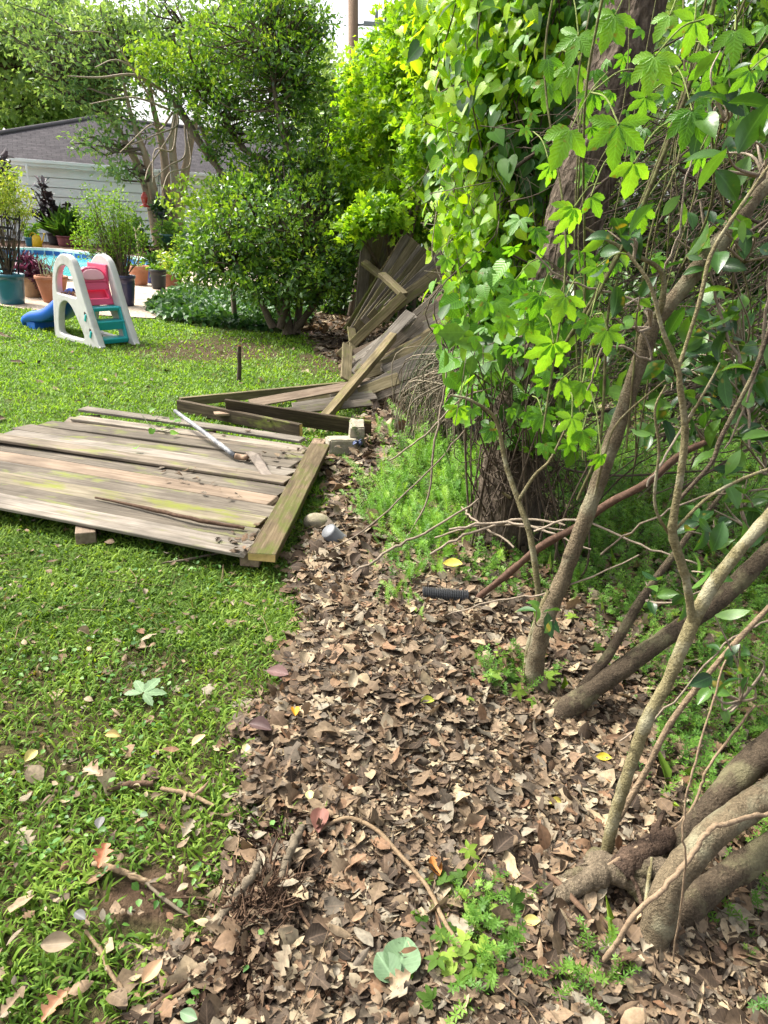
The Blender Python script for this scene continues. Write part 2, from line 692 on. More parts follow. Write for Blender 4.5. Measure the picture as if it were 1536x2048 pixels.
def stemmat(name, dark, light):
    m, t = newmat(name)
    a = t.nodes.new('ShaderNodeAttribute')
    a.attribute_name = 'tone'
    col = ramp(t, [(0.1, dark), (0.9, light)], a.outputs['Fac'])
    n_ = noise(t, 45, 4, 0.6, coords(t, 'Object'))
    col = mixc(t, 0.4, col, ramp(t, [(0.35, dark), (0.7, light)], n_))
    n2 = noise(t, 160, 3, 0.6, coords(t, 'Object'))
    col = mixc(t, ramp(t, [(0.58, (0, 0, 0)), (0.68, (.7, .7, .7))], n2), col, tuple(c * .5 for c in dark))
    finish(t, col, 0.85, 0.15, bump(t, n_, .9, .006))
    return m


def plain(name, col, rough=0.5, spec=0.4, var=0.12, scale=14, dirt=None, coat=0.0, bumps=0.0):
    m, t = newmat(name)
    n_ = noise(t, scale, 5, 0.6, coords(t, 'Object'))
    c_ = ramp(t, [(0.3, tuple(c * (1 - var) for c in col)), (0.7, tuple(min(1, c * (1 + var)) for c in col))], n_)
    if dirt:
        n2 = noise(t, scale * .45, 6, 0.7, coords(t, 'Object'))
        c_ = mixc(t, ramp(t, [(0.52, (0, 0, 0)), (0.7, (.6, .6, .6))], n2), c_, dirt)
    finish(t, c_, rough, spec, bump(t, noise(t, scale * 8, 3, .6, coords(t, 'Object')), bumps, .004) if bumps else None, coat=coat)
    return m

# ------------------------------------------------------------------ where lawn, litter and weeds lie
_EY = [560, 600, 650, 700, 740, 800, 860, 890, 950, 1050, 1130, 1200, 1300, 1400, 1500, 1600, 1700, 1800, 1900, 2048, 2400]
_EX = [545, 560, 585, 640, 690, 740, 720, 690, 665, 640, 600, 612, 600, 575, 530, 505, 535, 495, 440, 400, 330]


def litterness(x, y):
    """0 lawn ... 1 leaf litter, from the ground position"""
    px, py = proj(np.stack([x, y, np.zeros_like(x)], -1))
    e = np.interp(py, _EY, _EX)
    wob = (fbm(x * 5, y * 5, 11) - 0.5) * 0.34 + (vnoise(x * 21, y * 21, 12) - .5) * .1
    d = (px - e) / (FOC / np.maximum(np.hypot(x, y) * 1.05, 1)) + wob        # metres inside the litter
    return np.clip(d / 0.12 + 0.5, 0, 1)


def weedness(x, y):
    """green weeds on the right and in patches on the litter"""
    px, py = proj(np.stack([x, y, np.zeros_like(x)], -1))
    e = np.interp(py, [700, 880, 950, 1050, 1150, 1250, 1400, 1500, 1650, 1750, 1900, 2048], [1040, 1060, 1050, 1090, 1060, 1180, 1220, 1250, 1350, 1480, 1560, 1600])
    d = (px - e) / 130.0 + .15 + (fbm(x * 3.1, y * 3.1, 21) - 0.5) * 1.9
    w_ = np.clip(d + 0.2, 0, 1)
    for cx, cy, rx, ry, k in ((960, 1880, 90, 110, 1), (1190, 1980, 120, 90, .8), (850, 1020, 130, 130, .8), (1000, 1160, 110, 60, .8), (1040, 1370, 110, 40, .9), (1500, 1900, 90, 90, .6), (800, 1160, 70, 60, .6)):
        g = np.exp(-(((px - cx) / rx) ** 2 + ((py - cy) / ry) ** 2)) * k
        w_ = np.maximum(w_, np.clip(g * 1.6 - 0.35 + (vnoise(x * 8, y * 8, 5) - .5) * .6, 0, 1))
    return w_


def soilness(x, y):
    px, py = proj(np.stack([x, y, np.zeros_like(x)], -1))
    rg = np.clip(1.3 - np.abs(px - np.interp(py, [1650, 1750, 1900, 2048], [560, 560, 520, 480])) / 85, 0, 1) * np.clip((py - 1660) / 60, 0, 1)
    s = np.clip((py - 1560) / 250, 0, 1) * np.clip((px - 60) / 330, 0.0, 1)
    s = s * 0.85 + 0.25 * np.clip((py - 1250) / 200, 0, 1)
    s = np.clip(s + (fbm(x * 6, y * 6, 31) - 0.52) * 1.8, 0, 1) * np.clip((py - 1150) / 300, 0, 1)
    g = np.exp(-(((px - 430) / 150) ** 2 + ((py - 700) / 26) ** 2))
    s = np.maximum(s, np.clip(g * 1.7 + (fbm(x * 4, y * 4, 33) - .5) * 1.2, 0, .92))
    g = np.exp(-(((px - 660) / 90) ** 2 + ((py - 725) / 30) ** 2))
    return np.maximum(np.maximum(s, np.clip(g * 1.2 + (fbm(x * 4, y * 4, 34) - .5), 0, .9)), rg)


# ------------------------------------------------------------------ the ground, one sheet to the horizon
xs = np.concatenate([[-300, -120, -60, -40, -30], np.arange(-24, -7.9, 1.0), np.arange(-7.4, -2.3, 0.2), np.arange(-2.2, 2.61, 0.035), np.arange(2.8, 8, 0.3), [9, 12, 20, 40, 80, 300]])
ys = np.concatenate([[-60, -10, -2, 0], np.arange(0.4, 5.2, 0.035), np.arange(5.2, 9, 0.12), np.arange(9, 14, 0.4), [14.2, 14.4], np.arange(15, 29, 1.0), [28.9, 29.1, 31, 36, 50, 90, 200, 600]])
xs = np.unique(np.concatenate([xs, [DIP[0] - .05, DIP[0] + .05, DIP[1] - .05, DIP[1] + .05]]))
XX, YY = np.meshgrid(xs, ys)
ZZ = hgt(XX, YY)
V = np.stack([XX, YY, ZZ], -1).reshape(-1, 3)
ii = np.arange(len(V)).reshape(XX.shape)
F = np.stack([ii[:-1, :-1], ii[:-1, 1:], ii[1:, 1:], ii[1:, :-1]], -1).reshape(-1, 4)
fx, fy = XX.ravel(), YY.ravel()
m_ground, t = newmat('soil_and_thatch')
at = t.nodes.new('ShaderNodeAttribute'); at.attribute_name = 'litter'
at2 = t.nodes.new('ShaderNodeAttribute'); at2.attribute_name = 'soil'
ob = coords(t, 'Object')
n1 = noise(t, 14, 6, 0.7, ob)
n2 = noise(t, 90, 4, 0.7, ob)
soil = ramp(t, [(0.3, (0.035, 0.022, 0.014)), (0.55, (0.085, 0.055, 0.034)), (0.75, (0.15, 0.10, 0.065))], n1)
thatch = ramp(t, [(0.3, (0.035, 0.065, 0.012)), (0.55, (0.075, 0.13, 0.022)), (0.75, (0.12, 0.16, 0.035))], n2)
duff = ramp(t, [(0.3, (0.03, 0.019, 0.012)), (0.55, (0.10, 0.066, 0.043)), (0.75, (0.21, 0.145, 0.095))], n2)
c = mixc(t, at2.outputs['Fac'], thatch, soil)
c = mixc(t, at.outputs['Fac'], c, mixc(t, at2.outputs['Fac'], duff, soil))
finish(t, c, 0.95, 0.1, bump(t, n2, 0.9, 0.02))
lit = litterness(fx, np.maximum(fy, .3))
lit = np.where(fy > 20, 0, lit)
g = link('lawn_ground', mesh_np('lawn_ground', V, F, {'litter': lit, 'soil': np.maximum(soilness(fx, np.maximum(fy, .3)), 0.8 * (fy < 2.2))}), m_ground)
tag(g, kind='structure')

# ------------------------------------------------------------------ patio with the pool let into it
def flat_poly(outer, hole=None, z=0.0):
    bm = bmesh.new()
    es = []
    for loop in ([outer] if hole is None else [outer, hole]):
        vs = [bm.verts.new((p[0], p[1], z)) for p in loop]
        es += [bm.edges.new((vs[i], vs[(i + 1) % len(vs)])) for i in range(len(vs))]
    bmesh.ops.triangle_fill(bm, use_beauty=True, use_dissolve=False, edges=es, normal=(0, 0, 1))
    bmesh.ops.recalc_face_normals(bm, faces=bm.faces[:])
    for f_ in bm.faces:
        if f_.normal.z < 0: f_.normal_flip()
    return bm


def bm_obj(bm, name, mat, parent=None, smooth=False):
    me = bpy.data.meshes.new(name)
    bm.to_mesh(me)
    bm.free()
    if not smooth: me.polygons.foreach_set('use_smooth', np.zeros(len(me.polygons), dtype=bool))
    return link(name, me, mat, parent)


pool_px = [(-160, 500), (0, 500), (90, 501), (160, 508), (215, 513), (270, 519), (322, 527), (350, 535), (352, 543), (322, 551), (270, 556), (200, 559), (100, 562), (0, 563), (-160, 560)]
pool = smooth_path([P(a, b, 0.0) for a, b in pool_px] , 4)
pool[:, 2] = 0
coping_out = []
cen = pool.mean(0)
for i in range(len(pool)):
    a, b = pool[max(i - 1, 0)], pool[min(i + 1, len(pool) - 1)]
    d = (b - a) / (np.linalg.norm(b - a) + 1e-9)
    n_ = np.array([-d[1], d[0], 0])
    if n_ @ (pool[i] - cen) < 0: n_ = -n_
    coping_out.append(pool[i] + n_ * 0.32)
coping_out = np.array(coping_out)
m_patio = None
m_, t = newmat('aggregate_patio')
ob = coords(t, 'Object')
va = t.nodes.new('ShaderNodeTexVoronoi'); va.inputs['Scale'].default_value = 38
t.links.new(ob, va.inputs['Vector'])
pc = ramp(t, [(0.0, (0.30, 0.22, 0.16)), (0.5, (0.44, 0.35, 0.27)), (1.0, (0.58, 0.50, 0.41))], va.outputs['Color'])
pc = mixc(t, ramp(t, [(0.45, (0, 0, 0)), (0.75, (.6, .6, .6))], noise(t, 0.9, 5, .6, ob)), pc, (0.24, 0.18, 0.13))
finish(t, pc, 0.85, 0.2, bump(t, va.outputs['Distance'], .5, .01))
patio_outline = [(-26, 10.6)] + [tuple(P(a, b)[:2]) for a, b in ((-150, 606), (0, 613), (70, 622), (200, 632), (309, 638), (322, 622), (345, 606), (420, 588), (520, 572))] + [(-1.3, 17.5), (-1.6, 31.5), (-26, 31.5)]
o = bm_obj(flat_poly(patio_outline, [tuple(p[:2]) for p in pool], 0.014), 'patio', m_)
tag(o, kind='structure')
joint = MB()
for a, b in (((250, 600), (520, 604)), ((-100, 590), (250, 596))):
    p0, p1 = P(*a), P(*b)
    d = (p1 - p0) / np.linalg.norm(p1 - p0)
    n_ = np.array([-d[1], d[0], 0]) * .012
    joint.add([p0 - n_ + (0, 0, .018), p1 - n_ + (0, 0, .018), p1 + n_ + (0, 0, .018), p0 + n_ + (0, 0, .018)], [(0, 1, 2, 3)])
tag(joint.build('patio_joint', plain('joint_dark', (0.05, 0.045, 0.04), .9, .1)), kind='structure')
root = thing('swimming_pool', 'turquoise swimming pool with pale coping and dark blue tile band', 'swimming pool', cen)
m_cop = plain('pale_coping', (0.62, 0.60, 0.54), .7, .3, .1, 6)
mb = MB()
N = len(pool)
for i in range(N - 1):
    a, b, c2, d2 = pool[i], pool[i + 1], coping_out[i + 1], coping_out[i]
    vs = [(*a[:2], .075), (*b[:2], .075), (*c2[:2], .075), (*d2[:2], .075), (*a[:2], .0), (*b[:2], .0), (*c2[:2], .016), (*d2[:2], .016)]
    mb.add(vs, [(0, 1, 2, 3), (0, 4, 5, 1), (2, 6, 7, 3)])
mb.build('coping', m_cop, root)
m_tile, t = newmat('blue_tile')
bt = t.nodes.new('ShaderNodeTexBrick')
bt.inputs['Scale'].default_value = 1.0
bt.offset = 0
for k_, v_ in (('Color1', (0.02, 0.06, 0.22, 1)), ('Color2', (0.03, 0.10, 0.30, 1)), ('Mortar', (0.25, 0.35, 0.45, 1))): bt.inputs[k_].default_value = v_
bt.inputs['Brick Width'].default_value = .3; bt.inputs['Row Height'].default_value = .3; bt.inputs['Mortar Size'].default_value = .02
t.links.new(coords(t, 'Object'), bt.inputs['Vector'])
finish(t, bt.outputs['Color'], .25, .5)
mb = MB(); wl = MB()
for i in range(N - 1):
    a, b = pool[i], pool[i + 1]
    mb.add([(*a[:2], 0), (*b[:2], 0), (*b[:2], -.30), (*a[:2], -.30)], [(0, 1, 2, 3)])
    wl.add([(*a[:2], -.30), (*b[:2], -.30), (*b[:2], -.74), (*a[:2], -.74)], [(0, 1, 2, 3)])
mb.build('tile_band', m_tile, root)
wl.build('basin_wall', plain('pool_plaster', (0.12, 0.62, 0.62), .5, .3, .08, 2), root)
m_w, t = newmat('pool_water')
wc = ramp(t, [(0.35, (0.06, 0.46, 0.48)), (0.65, (0.20, 0.64, 0.64))], noise(t, 0.7, 5, .65, coords(t, 'Object', (1, 2.2, 1))))
finish(t, wc, 0.06, 0.5, bump(t, noise(t, 2.2, 3, .6, coords(t, 'Object', (1, 1.6, 1))), .25, .03))
tag(bm_obj(flat_poly([tuple(p[:2]) for p in pool], None, -0.13), 'pool_water', m_w), kind='structure')

# ------------------------------------------------------------------ the house across the pool
eL, eR = P(23, 333, 2.62), P(380, 367, 2.62)
hx = np.array([0.906, 0.423, 0])
hx /= np.linalg.norm(hx)
hn = np.array([hx[1], -hx[0], 0])             # outward, towards the camera
wl0 = np.array([eL[0], eL[1], 0]) - hn * 0.45
house = thing('white_house', 'white house with lap siding and a dark shingle hip roof across the pool', 'house', wl0, math.atan2(hx[1], hx[0]))
# local frame: x along the wall, y inwards (away from the camera), z up
m_sid = plain('white_siding', (0.82, 0.86, 0.89), .6, .3, .05, 1.2)
mb = MB()
rows = 8
rh = 2.70 / rows
for k in range(rows):
    z0 = k * rh
    x0 = -4 - (k % 3) * 1.7
    while x0 < 20:
        x1 = min(x0 + 4.88, 20.5)
        xa, xb = max(x0, -2.7) + .009, x1 - .009
        if xb > xa:
            ya, yb = -.060, -.008
            z2 = z0 + rh - .024
            mb.add([(xa, ya, z0), (xb, ya, z0), (xb, yb, z2), (xa, yb, z2), (xa, .1, z0), (xb, .1, z0), (xb, .1, z2), (xa, .1, z2)], [(0, 1, 2, 3), (4, 5, 1, 0), (3, 2, 6, 7), (0, 3, 7, 4), (1, 5, 6, 2)])
        x0 = x1
mb.build('wall', m_sid, house, world=False)
mb = MB()
mb.box((8.9, .21, 1.35), (23.2, .19, 2.7))
mb.build('wall', plain('white_backing', (0.62, 0.64, 0.66), .7, .2), house, world=False)
m_fas = plain('white_fascia', (0.75, 0.78, 0.80), .5, .35, .04, 2)
mb = MB()
mb.box((8.65, -.20, 2.69), (23.6, .5, .03))
mb.build('soffit', m_fas, house, world=False)
mb = MB()
mb.box((8.7, -.475, 2.80), (23.7, .05, .22))
mb.build('fascia', m_fas, house, world=False, bevel=.008)
mb = MB()
mb.box((8.7, -.56, 2.86), (23.7, .11, .11))
gut_ = mb.build('gutter', m_fas, house, world=False, bevel=.01)
mb = MB()
mb.box((.50, -.58, 2.45), (.08, .07, .55))
mb.build('downspout', m_fas, gut_, world=False, bevel=.01)
m_roof, t = newmat('dark_shingles')
uv = t.nodes.new('ShaderNodeUVMap')
bt = t.nodes.new('ShaderNodeTexBrick')
t.links.new(uv.outputs[0], bt.inputs['Vector'])
bt.inputs['Scale'].default_value = 1
for k_, v_ in (('Color1', (0.040, 0.037, 0.042, 1)), ('Color2', (0.085, 0.078, 0.083, 1)), ('Mortar', (0.02, 0.018, 0.02, 1))): bt.inputs[k_].default_value = v_
bt.inputs['Brick Width'].default_value = .33; bt.inputs['Row Height'].default_value = .2; bt.inputs['Mortar Size'].default_value = .018; bt.inputs['Mortar Smooth'].default_value = .6
rc = mixc(t, 0.5, bt.outputs['Color'], ramp(t, [(0.3, (0.035, 0.032, 0.036)), (0.7, (0.11, 0.10, 0.105))], noise(t, 3.5, 6, .7, uv.outputs[0])))
finish(t, rc, .95, .1, bump(t, bt.outputs['Fac'], .6, -.02))


def roof_mesh(name, quads):
    me = bpy.data.meshes.new(name)
    vs, fs, uvs = [], [], []
    for q in quads:
        b0 = len(vs)
        vs += [tuple(v) for v in q]
        fs.append(tuple(range(b0, b0 + len(q))))
        p0, e = Vector(q[0]), (Vector(q[1]) - Vector(q[0])).normalized()
        nn = (Vector(q[1]) - p0).cross(Vector(q[2]) - p0).normalized()
        up = nn.cross(e)
        uvs += [((Vector(v) - p0).dot(e), (Vector(v) - p0).dot(up)) for v in q]
    me.from_pydata(vs, [], fs)
    l = me.uv_layers.new(name='UVMap')
    for i, u_ in enumerate(uvs): l.data[i].uv = u_
    me.polygons.foreach_set('use_smooth', np.zeros(len(fs), dtype=bool))
    return me


def to_house(p):
    d = np.asarray(p) - wl0
    return np.array([d @ hx, -(d @ hn), d[2]])


rp = to_house(A(190, 236, wl0[1] + 5.6))
zr, ur, yr = rp[2], rp[0], rp[1]
roof_ = link('roof', roof_mesh('roof', [[(-3.2, -.6, 2.90), (20.9, -.6, 2.90), (ur + 8.6, yr, zr), (ur, yr, zr)],
                                [(20.9, -.6, 2.9), (20.9, 2 * yr + .6, 2.9), (ur + 8.6, yr, zr)],
                                [(20.9, 2 * yr + .6, 2.9), (-3.2, 2 * yr + .6, 2.9), (ur, yr, zr), (ur + 8.6, yr, zr)],
                                [(-3.2, 2 * yr + .6, 2.9), (-3.2, -.6, 2.9), (ur, yr, zr)]]), m_roof, house, False)
mb = MB()
mb.tube([(ur - .1, yr, zr + .03), (ur + 8.7, yr, zr + .03)], .09, 6)
mb.tube([(-3.2, -.6, 2.95), (ur, yr, zr + .03)], .09, 6)
mb.build('ridge_cap', plain('ridge_grey', (0.12, 0.11, 0.115), .9, .1), roof_, world=False)
# mulch bed in front of the wall
mb_out = [tuple((wl0 + hx * a - (-hn) * b)[:2]) for a, b in ((-.3, 0.05), (13, 0.05))]
far_edge = [coping_out[i][:2] + np.array([0, 0.12]) for i in range(1, 27)]
bed = [tuple(p) for p in far_edge] + [mb_out[1], mb_out[0]]
m_mul = plain('dark_mulch', (0.085, 0.048, 0.034), .95, .1, .6, 9, None, 0, .8)
try:
    tag(bm_obj(flat_poly(bed, None, 0.03), 'mulch_ground', m_mul), kind='structure')
except Exception as ex:
    print('bed', ex)

# ------------------------------------------------------------------ the toy slide
m_pw = plain('weathered_white_plastic', (0.55, 0.54, 0.51), .5, .35, .08, 6, (0.26, 0.24, 0.205), 0, .2)
m_pk = plain('faded_pink_plastic', (0.66, 0.08, 0.17), .35, .45, .08, 5, None, 0.1)
m_pl = plain('pink_highlight', (0.80, 0.42, 0.46), .4, .4, .08, 5)  # lighter pink, a highlight put into the colour
m_tl = plain('teal_plastic', (0.02, 0.36, 0.37), .35, .45, .08, 5)
m_bl = plain('blue_plastic', (0.008, 0.11, 0.52), .3, .5, .08, 4)
sN = P(205, 700)
se1 = np.array([0.80, -0.60, 0]); se1 /= np.linalg.norm(se1)
slide = thing('toy_slide', 'plastic toddler slide with white sides, pink top, teal steps and a blue chute', 'toy slide', sN - se1 * 1.0, math.atan2(se1[1], se1[0]))
# local: x from the chute side (0) to the foot of the steps (1), y across (away from the camera), z up


def round_poly(pts, k=5):
    p = np.array(pts + pts[:3], float)
    out = []
    n = len(pts)
    for i in range(n):
        a, b, c_, d = p[i], p[(i + 1) % n], p[(i + 2) % n], p[(i + 3) % n]
        for tt in np.linspace(0, 1, k, endpoint=False):
            out.append(tuple(0.5 * (2 * b + (c_ - a) * tt + (2 * a - 5 * b + 4 * c_ - d) * tt * tt + (3 * b - a - 3 * c_ + d) * tt ** 3)))
    return out


def plate(outline, holes, y0, th, bevel=.014):
    bm = bmesh.new()
    es = []
    for loop in [outline] + holes:
        vs = [bm.verts.new((p[0], y0, p[1])) for p in loop]
        es += [bm.edges.new((vs[i], vs[(i + 1) % len(vs)])) for i in range(len(vs))]
    bmesh.ops.triangle_fill(bm, use_beauty=True, use_dissolve=True, edges=es, normal=(0, -1, 0))
    r_ = bmesh.ops.extrude_face_region(bm, geom=bm.faces[:])
    for v in [e for e in r_['geom'] if isinstance(e, bmesh.types.BMVert)]: v.co.y += th
    bmesh.ops.recalc_face_normals(bm, faces=bm.faces[:])
    es = [e for e in bm.edges if len(e.link_faces) == 2 and e.calc_face_angle(0) > 1.0]
    bmesh.ops.bevel(bm, geom=es, offset=bevel, segments=3, affect='EDGES', profile=.5)
    for f_ in bm.faces: f_.smooth = len(f_.verts) == 4 and f_.calc_area() < .02
    return bm


outl = round_poly([(0.0, .02), (0.0, .14), (.03, .38), (.06, .62), (.14, .86), (.28, 1.0), (.42, 1.03), (.56, .98), (.645, .85), (.74, .60), (.86, .32), (.985, .06), (.975, .0), (.5, .0), (.04, .0)])
hole_u = round_poly([(.16, .60), (.18, .74), (.26, .86), (.38, .905), (.49, .87), (.545, .75), (.585, .60), (.575, .545), (.38, .555), (.19, .565)])
hole_l = round_poly([(.12, .13), (.15, .30), (.21, .43), (.34, .485), (.46, .43), (.56, .30), (.66, .15), (.675, .085), (.60, .06), (.36, .06), (.17, .075)])
for yy in (.47, 0.0):
    near_panel = bm_obj(plate(outl, [hole_u, hole_l], yy, .085), 'side_panel', m_pw, slide, True)
slide.scale = (.94, .94, .94)
m_slot = plain('slot_dark', (0.06, 0.05, 0.045), .9, .1)
for (x_, z_) in ((.765, .335), (.845, .15)):
    mb = MB()
    mb.box((x_, -.004, z_), (.030, .014, .085), Matrix.Rotation(R(21), 3, 'Y'))
    mb.build('latch', m_tl, near_panel, .006, False)
    mb = MB()
    mb.box((x_ - .008, -.002, z_ + .05), (.026, .008, .035), Matrix.Rotation(R(21), 3, 'Y'))
    mb.build('slot', m_slot, near_panel, 0, False)
# pink platform between the panels: floor, inner side, front with a hollow
mb = MB()
mb.box((.34, .278, .50), (.56, .384, .045))
mb.box((.36, .455, .72), (.42, .028, .40))
mb.build('platform', m_pk, slide, .01, False)


def slope_x(z): return .62 + (1.0 - z) * .335 - .0


mb = MB()


def bar(z0, z1, dx=0.0, th=.06, y0=.088, y1=.468):
    a, b = slope_x(z0) - .16 + dx, slope_x(z1) - .16 + dx
    mb.add([(a, y0, z0), (a, y1, z0), (b, y1, z1), (b, y0, z1), (a - th, y0, z0), (a - th, y1, z0), (b - th, y1, z1), (b - th, y0, z1)],
           [(0, 1, 2, 3), (7, 6, 5, 4), (0, 4, 5, 1), (3, 2, 6, 7), (0, 3, 7, 4), (1, 5, 6, 2)])


bar(.455, .53)
bar(.63, .72)
for z0, z1, y0, y1 in ((.53, .63, .088, .12), (.53, .63, .43, .468)): bar(z0, z1, 0, .06, y0, y1)
bar(.52, .64, -.09, .02)
mb.build('front_panel', m_pk, slide, .01, False)
mb = MB()
prof = [(.088, .72), (.10, .80), (.14, .86), (.20, .885), (.278, .89), (.35, .885), (.41, .86), (.452, .80), (.468, .72)]
vs = []
for q in (0, 1):
    for (y_, z_) in prof: vs.append((slope_x(z_) - .16 - .07 * q + .012, y_, z_))
n_ = len(prof)
mb.add(vs, [tuple(range(n_)), tuple(range(2 * n_ - 1, n_ - 1, -1))] + [(i, n_ + i, n_ + (i + 1) % n_, (i + 1) % n_) for i in range(n_)])
mb.build('top_panel', m_pk, slide, .012, False)
mb = MB()
lip = [(y_, .745 + (z_ - .745) * .9 + .01) for y_, z_ in prof[1:-1]]
lip = [(.13, .775), (.15, .83), (.20, .86), (.278, .868), (.35, .86), (.405, .83), (.425, .775), (.40, .75), (.278, .745), (.155, .75)]
vs = [(slope_x(z_) - .16 + .0145 + q * .012, .278 + (y_ - .278) * (1 - .08 * q), .805 + (z_ - .805) * (1 - .08 * q)) for q in (0, 1) for y_, z_ in lip]
n_ = len(lip)
mb.add(vs, [tuple(range(n_, 2 * n_))] + [(i, (i + 1) % n_, n_ + (i + 1) % n_, n_ + i) for i in range(n_)], True)
mb.build('top_highlight', m_pl, slide, .004, False)  # pale face is the top bar's highlight, drawn as colour
# teal steps
for z_, hgt_ in ((.43, .035), (.275, .10), (.075, .05)):
    mb = MB()
    a = slope_x(z_) - .05
    mb.box((a - .08, .278, z_), (.17, .384, .035))
    mb.box((a - .005 + .01, .278, z_ - hgt_ / 2 + .01), (.028, .384, hgt_ + .01), Matrix.Rotation(R(17), 3, 'Y'))
    mb.build('step', m_tl, slide, .012, False)
mb = MB()
for y_ in (.098, .455):
    mb.add([(slope_x(z) - .09 + q * .0, y_ + s_ * .013, z) if q == 0 else (slope_x(z) - .03, y_ + s_ * .013, z) for s_ in (-1, 1) for z in (.06, .45) for q in (0, 1)],
           [(0, 1, 3, 2), (4, 6, 7, 5), (0, 4, 5, 1), (2, 3, 7, 6), (1, 5, 7, 3), (0, 2, 6, 4)])
mb.build('stringer', m_tl, slide, .006, False)
# blue chute
path = smooth_path([(.36, .505), (.24, .495), (.12, .44), (-.12, .31), (-.38, .185), (-.62, .125), (-.82, .105), (-.95, .075), (-1.0, .03)], 5)
sec = [(-.20, .15), (-.215, .14), (-.20, .02), (-.16, .0), (0, -.005), (.16, .0), (.20, .02), (.215, .14), (.20, .15), (.185, .14), (.165, .05), (.12, .032), (0, .028), (-.12, .032), (-.165, .05), (-.185, .14)]
V, F = [], []
for i, (x_, z_) in enumerate(path):
    side = .55 + .45 * min(1, max(0, (x_ + 1.0) / .3))
    for (s_, h_) in sec: V.append((x_, .278 + s_ * (.84 if x_ > -.02 else .98), z_ + h_ * side - .02))
ns = len(sec)
for i in range(len(path) - 1):
    for j in range(ns): F.append((i * ns + j, i * ns + (j + 1) % ns, (i + 1) * ns + (j + 1) % ns, (i + 1) * ns + j))
mb = MB()
mb.add(V, F, True)
mb.add(V[-ns:], [tuple(range(ns))])
mb.box((-.80, .278, .045), (.22, .36, .09))
mb.build('chute', m_bl, slide, 0, False)
for ch in slide.children: ch.matrix_parent_inverse = Matrix()
for ch in house.children: ch.matrix_parent_inverse = Matrix()
# debris caught in the window
mb = MB()
dl = Scatter()
ps = np.stack([rng.uniform(.2, .56, 60), rng.uniform(.03, .09, 60), rng.uniform(.56, .585, 60)], -1)
dl.add(t_diamond(.35, .1, .1), ps, frames(rdir(60), rdir(60)), rng.uniform(.02, .045, 60), rng.random(60))
M_DEAD = leafmat('dry_leaf', (0.05, 0.028, 0.018), (0.19, 0.115, 0.07), (0.42, 0.29, 0.185), .12, (1.2, 1, .8), .7, .2, .3, .35, 30)
o = dl.build('dry_leaves', M_DEAD, slide)
o.matrix_parent_inverse = Matrix()

# ------------------------------------------------------------------ pots and their plants
L_FRESH = leafmat('fresh_leaf', (0.05, 0.13, 0.015), (0.12, 0.26, 0.025), (0.24, 0.38, 0.05), .45)
L_YEL = leafmat('yellow_green_leaf', (0.12, 0.22, 0.02), (0.27, 0.38, 0.05), (0.45, 0.52, 0.12), .4)
L_MID = leafmat('mid_leaf', (0.03, 0.085, 0.014), (0.07, 0.17, 0.022), (0.14, 0.27, 0.045), .4)
L_DARK = leafmat('dark_leaf', (0.012, 0.04, 0.012), (0.03, 0.085, 0.02), (0.07, 0.16, 0.03), .28, (1.4, 1.4, .5), .35, .5)
L_PURP = leafmat('purple_leaf', (0.05, 0.012, 0.03), (0.11, 0.03, 0.065), (0.22, 0.08, 0.13), .25, (1.3, .8, 1.0), .45, .35)
L_BLACK = leafmat('burgundy_leaf', (0.008, 0.006, 0.008), (0.02, 0.013, 0.016), (0.05, 0.03, 0.032), .1, (1.3, .8, .8), .3, .5)
M_STEM = stemmat('brown_stem', (0.06, 0.042, 0.028), (0.20, 0.15, 0.10))
M_SOIL = plain('potting_soil', (0.05, 0.035, 0.025), .95, .1, .4, 20)


def pot(name, label, px, py, rt, h, mat, taper=.72, rim=.045, group='plant pots on the pool patio', z=0.014, loc=None):
    b = P(px, py, z) if loc is None else np.array(loc)
    o = thing(name, label, 'plant pot', b, rng.uniform(0, 6), group)
    mb = MB()
    rb = rt * taper
    prof = [(0.0, .004), (rb * .93, .0), (rb, .012)]
    for k in range(1, 6): prof.append((rb + (rt * .93 - rb) * (k / 5) ** .9, .012 + (h - rim - .012) * k / 5))
    prof += [(rt * .99, h - rim), (rt, h - rim * .7), (rt, h - .006), (rt * .98, h), (rt * .90, h), (rt * .88, h - .02), (rt * .86, h * .8), (0.0, h * .8)]
    mb.lathe(prof, b)
    body = mb.build('pot_body', mat, o)
    mb = MB()
    mb.lathe([(0, h * .86), (rt * .80, h * .855), (rt * .875, h * .84)], b)
    mb.build('soil', M_SOIL, o)
    return o, b + np.array([0, 0, h * .86])


def bush(o, base, blobs, tm, lsize, mat, k=8, spread=.07, stems=True, up=.5, name='foliage', srad=.006, smat=None):
    """blobs: (offset xyz, radii xyz, clusters)"""
    sc, tb = Scatter(), Tubes()
    base = np.asarray(base, float)
    for off, rad, n in blobs:
        c_ = base + np.array(off)
        d = rdir(n) * (rng.random(n) ** .4)[:, None]
        cl = c_ + d * np.array(rad)
        tn = rng.normal(.5, .2, n)
        q = np.repeat(cl, k, 0) + rng.normal(size=(n * k, 3)) * spread
        ax = np.repeat(d, k, 0) * .7 + rdir(n * k) * .8 + np.array([0, 0, .15])
        nr = np.array([0, 0, up]) + rdir(n * k) * .7
        sc.mix(tm, q, frames(ax, nr), lsize * rng.uniform(.6, 1.25, n * k), np.clip(np.repeat(tn, k) + rng.normal(0, .15, n * k), 0, 1))
        if stems:
            for i in range(0, n, max(1, n // 26)):
                mid = (base + cl[i]) / 2 + rng.normal(size=3) * .05 * np.linalg.norm(cl[i] - base)
                tb.add(smooth_path([base + rng.normal(size=3) * [.02, .02, 0], mid, cl[i]], 4), np.linspace(srad, srad * .4, 9), 5, rng.random())
    f_ = sc.build(name, mat, o)
    if stems: tb.build('stems', smat or M_STEM, o)
    return f_


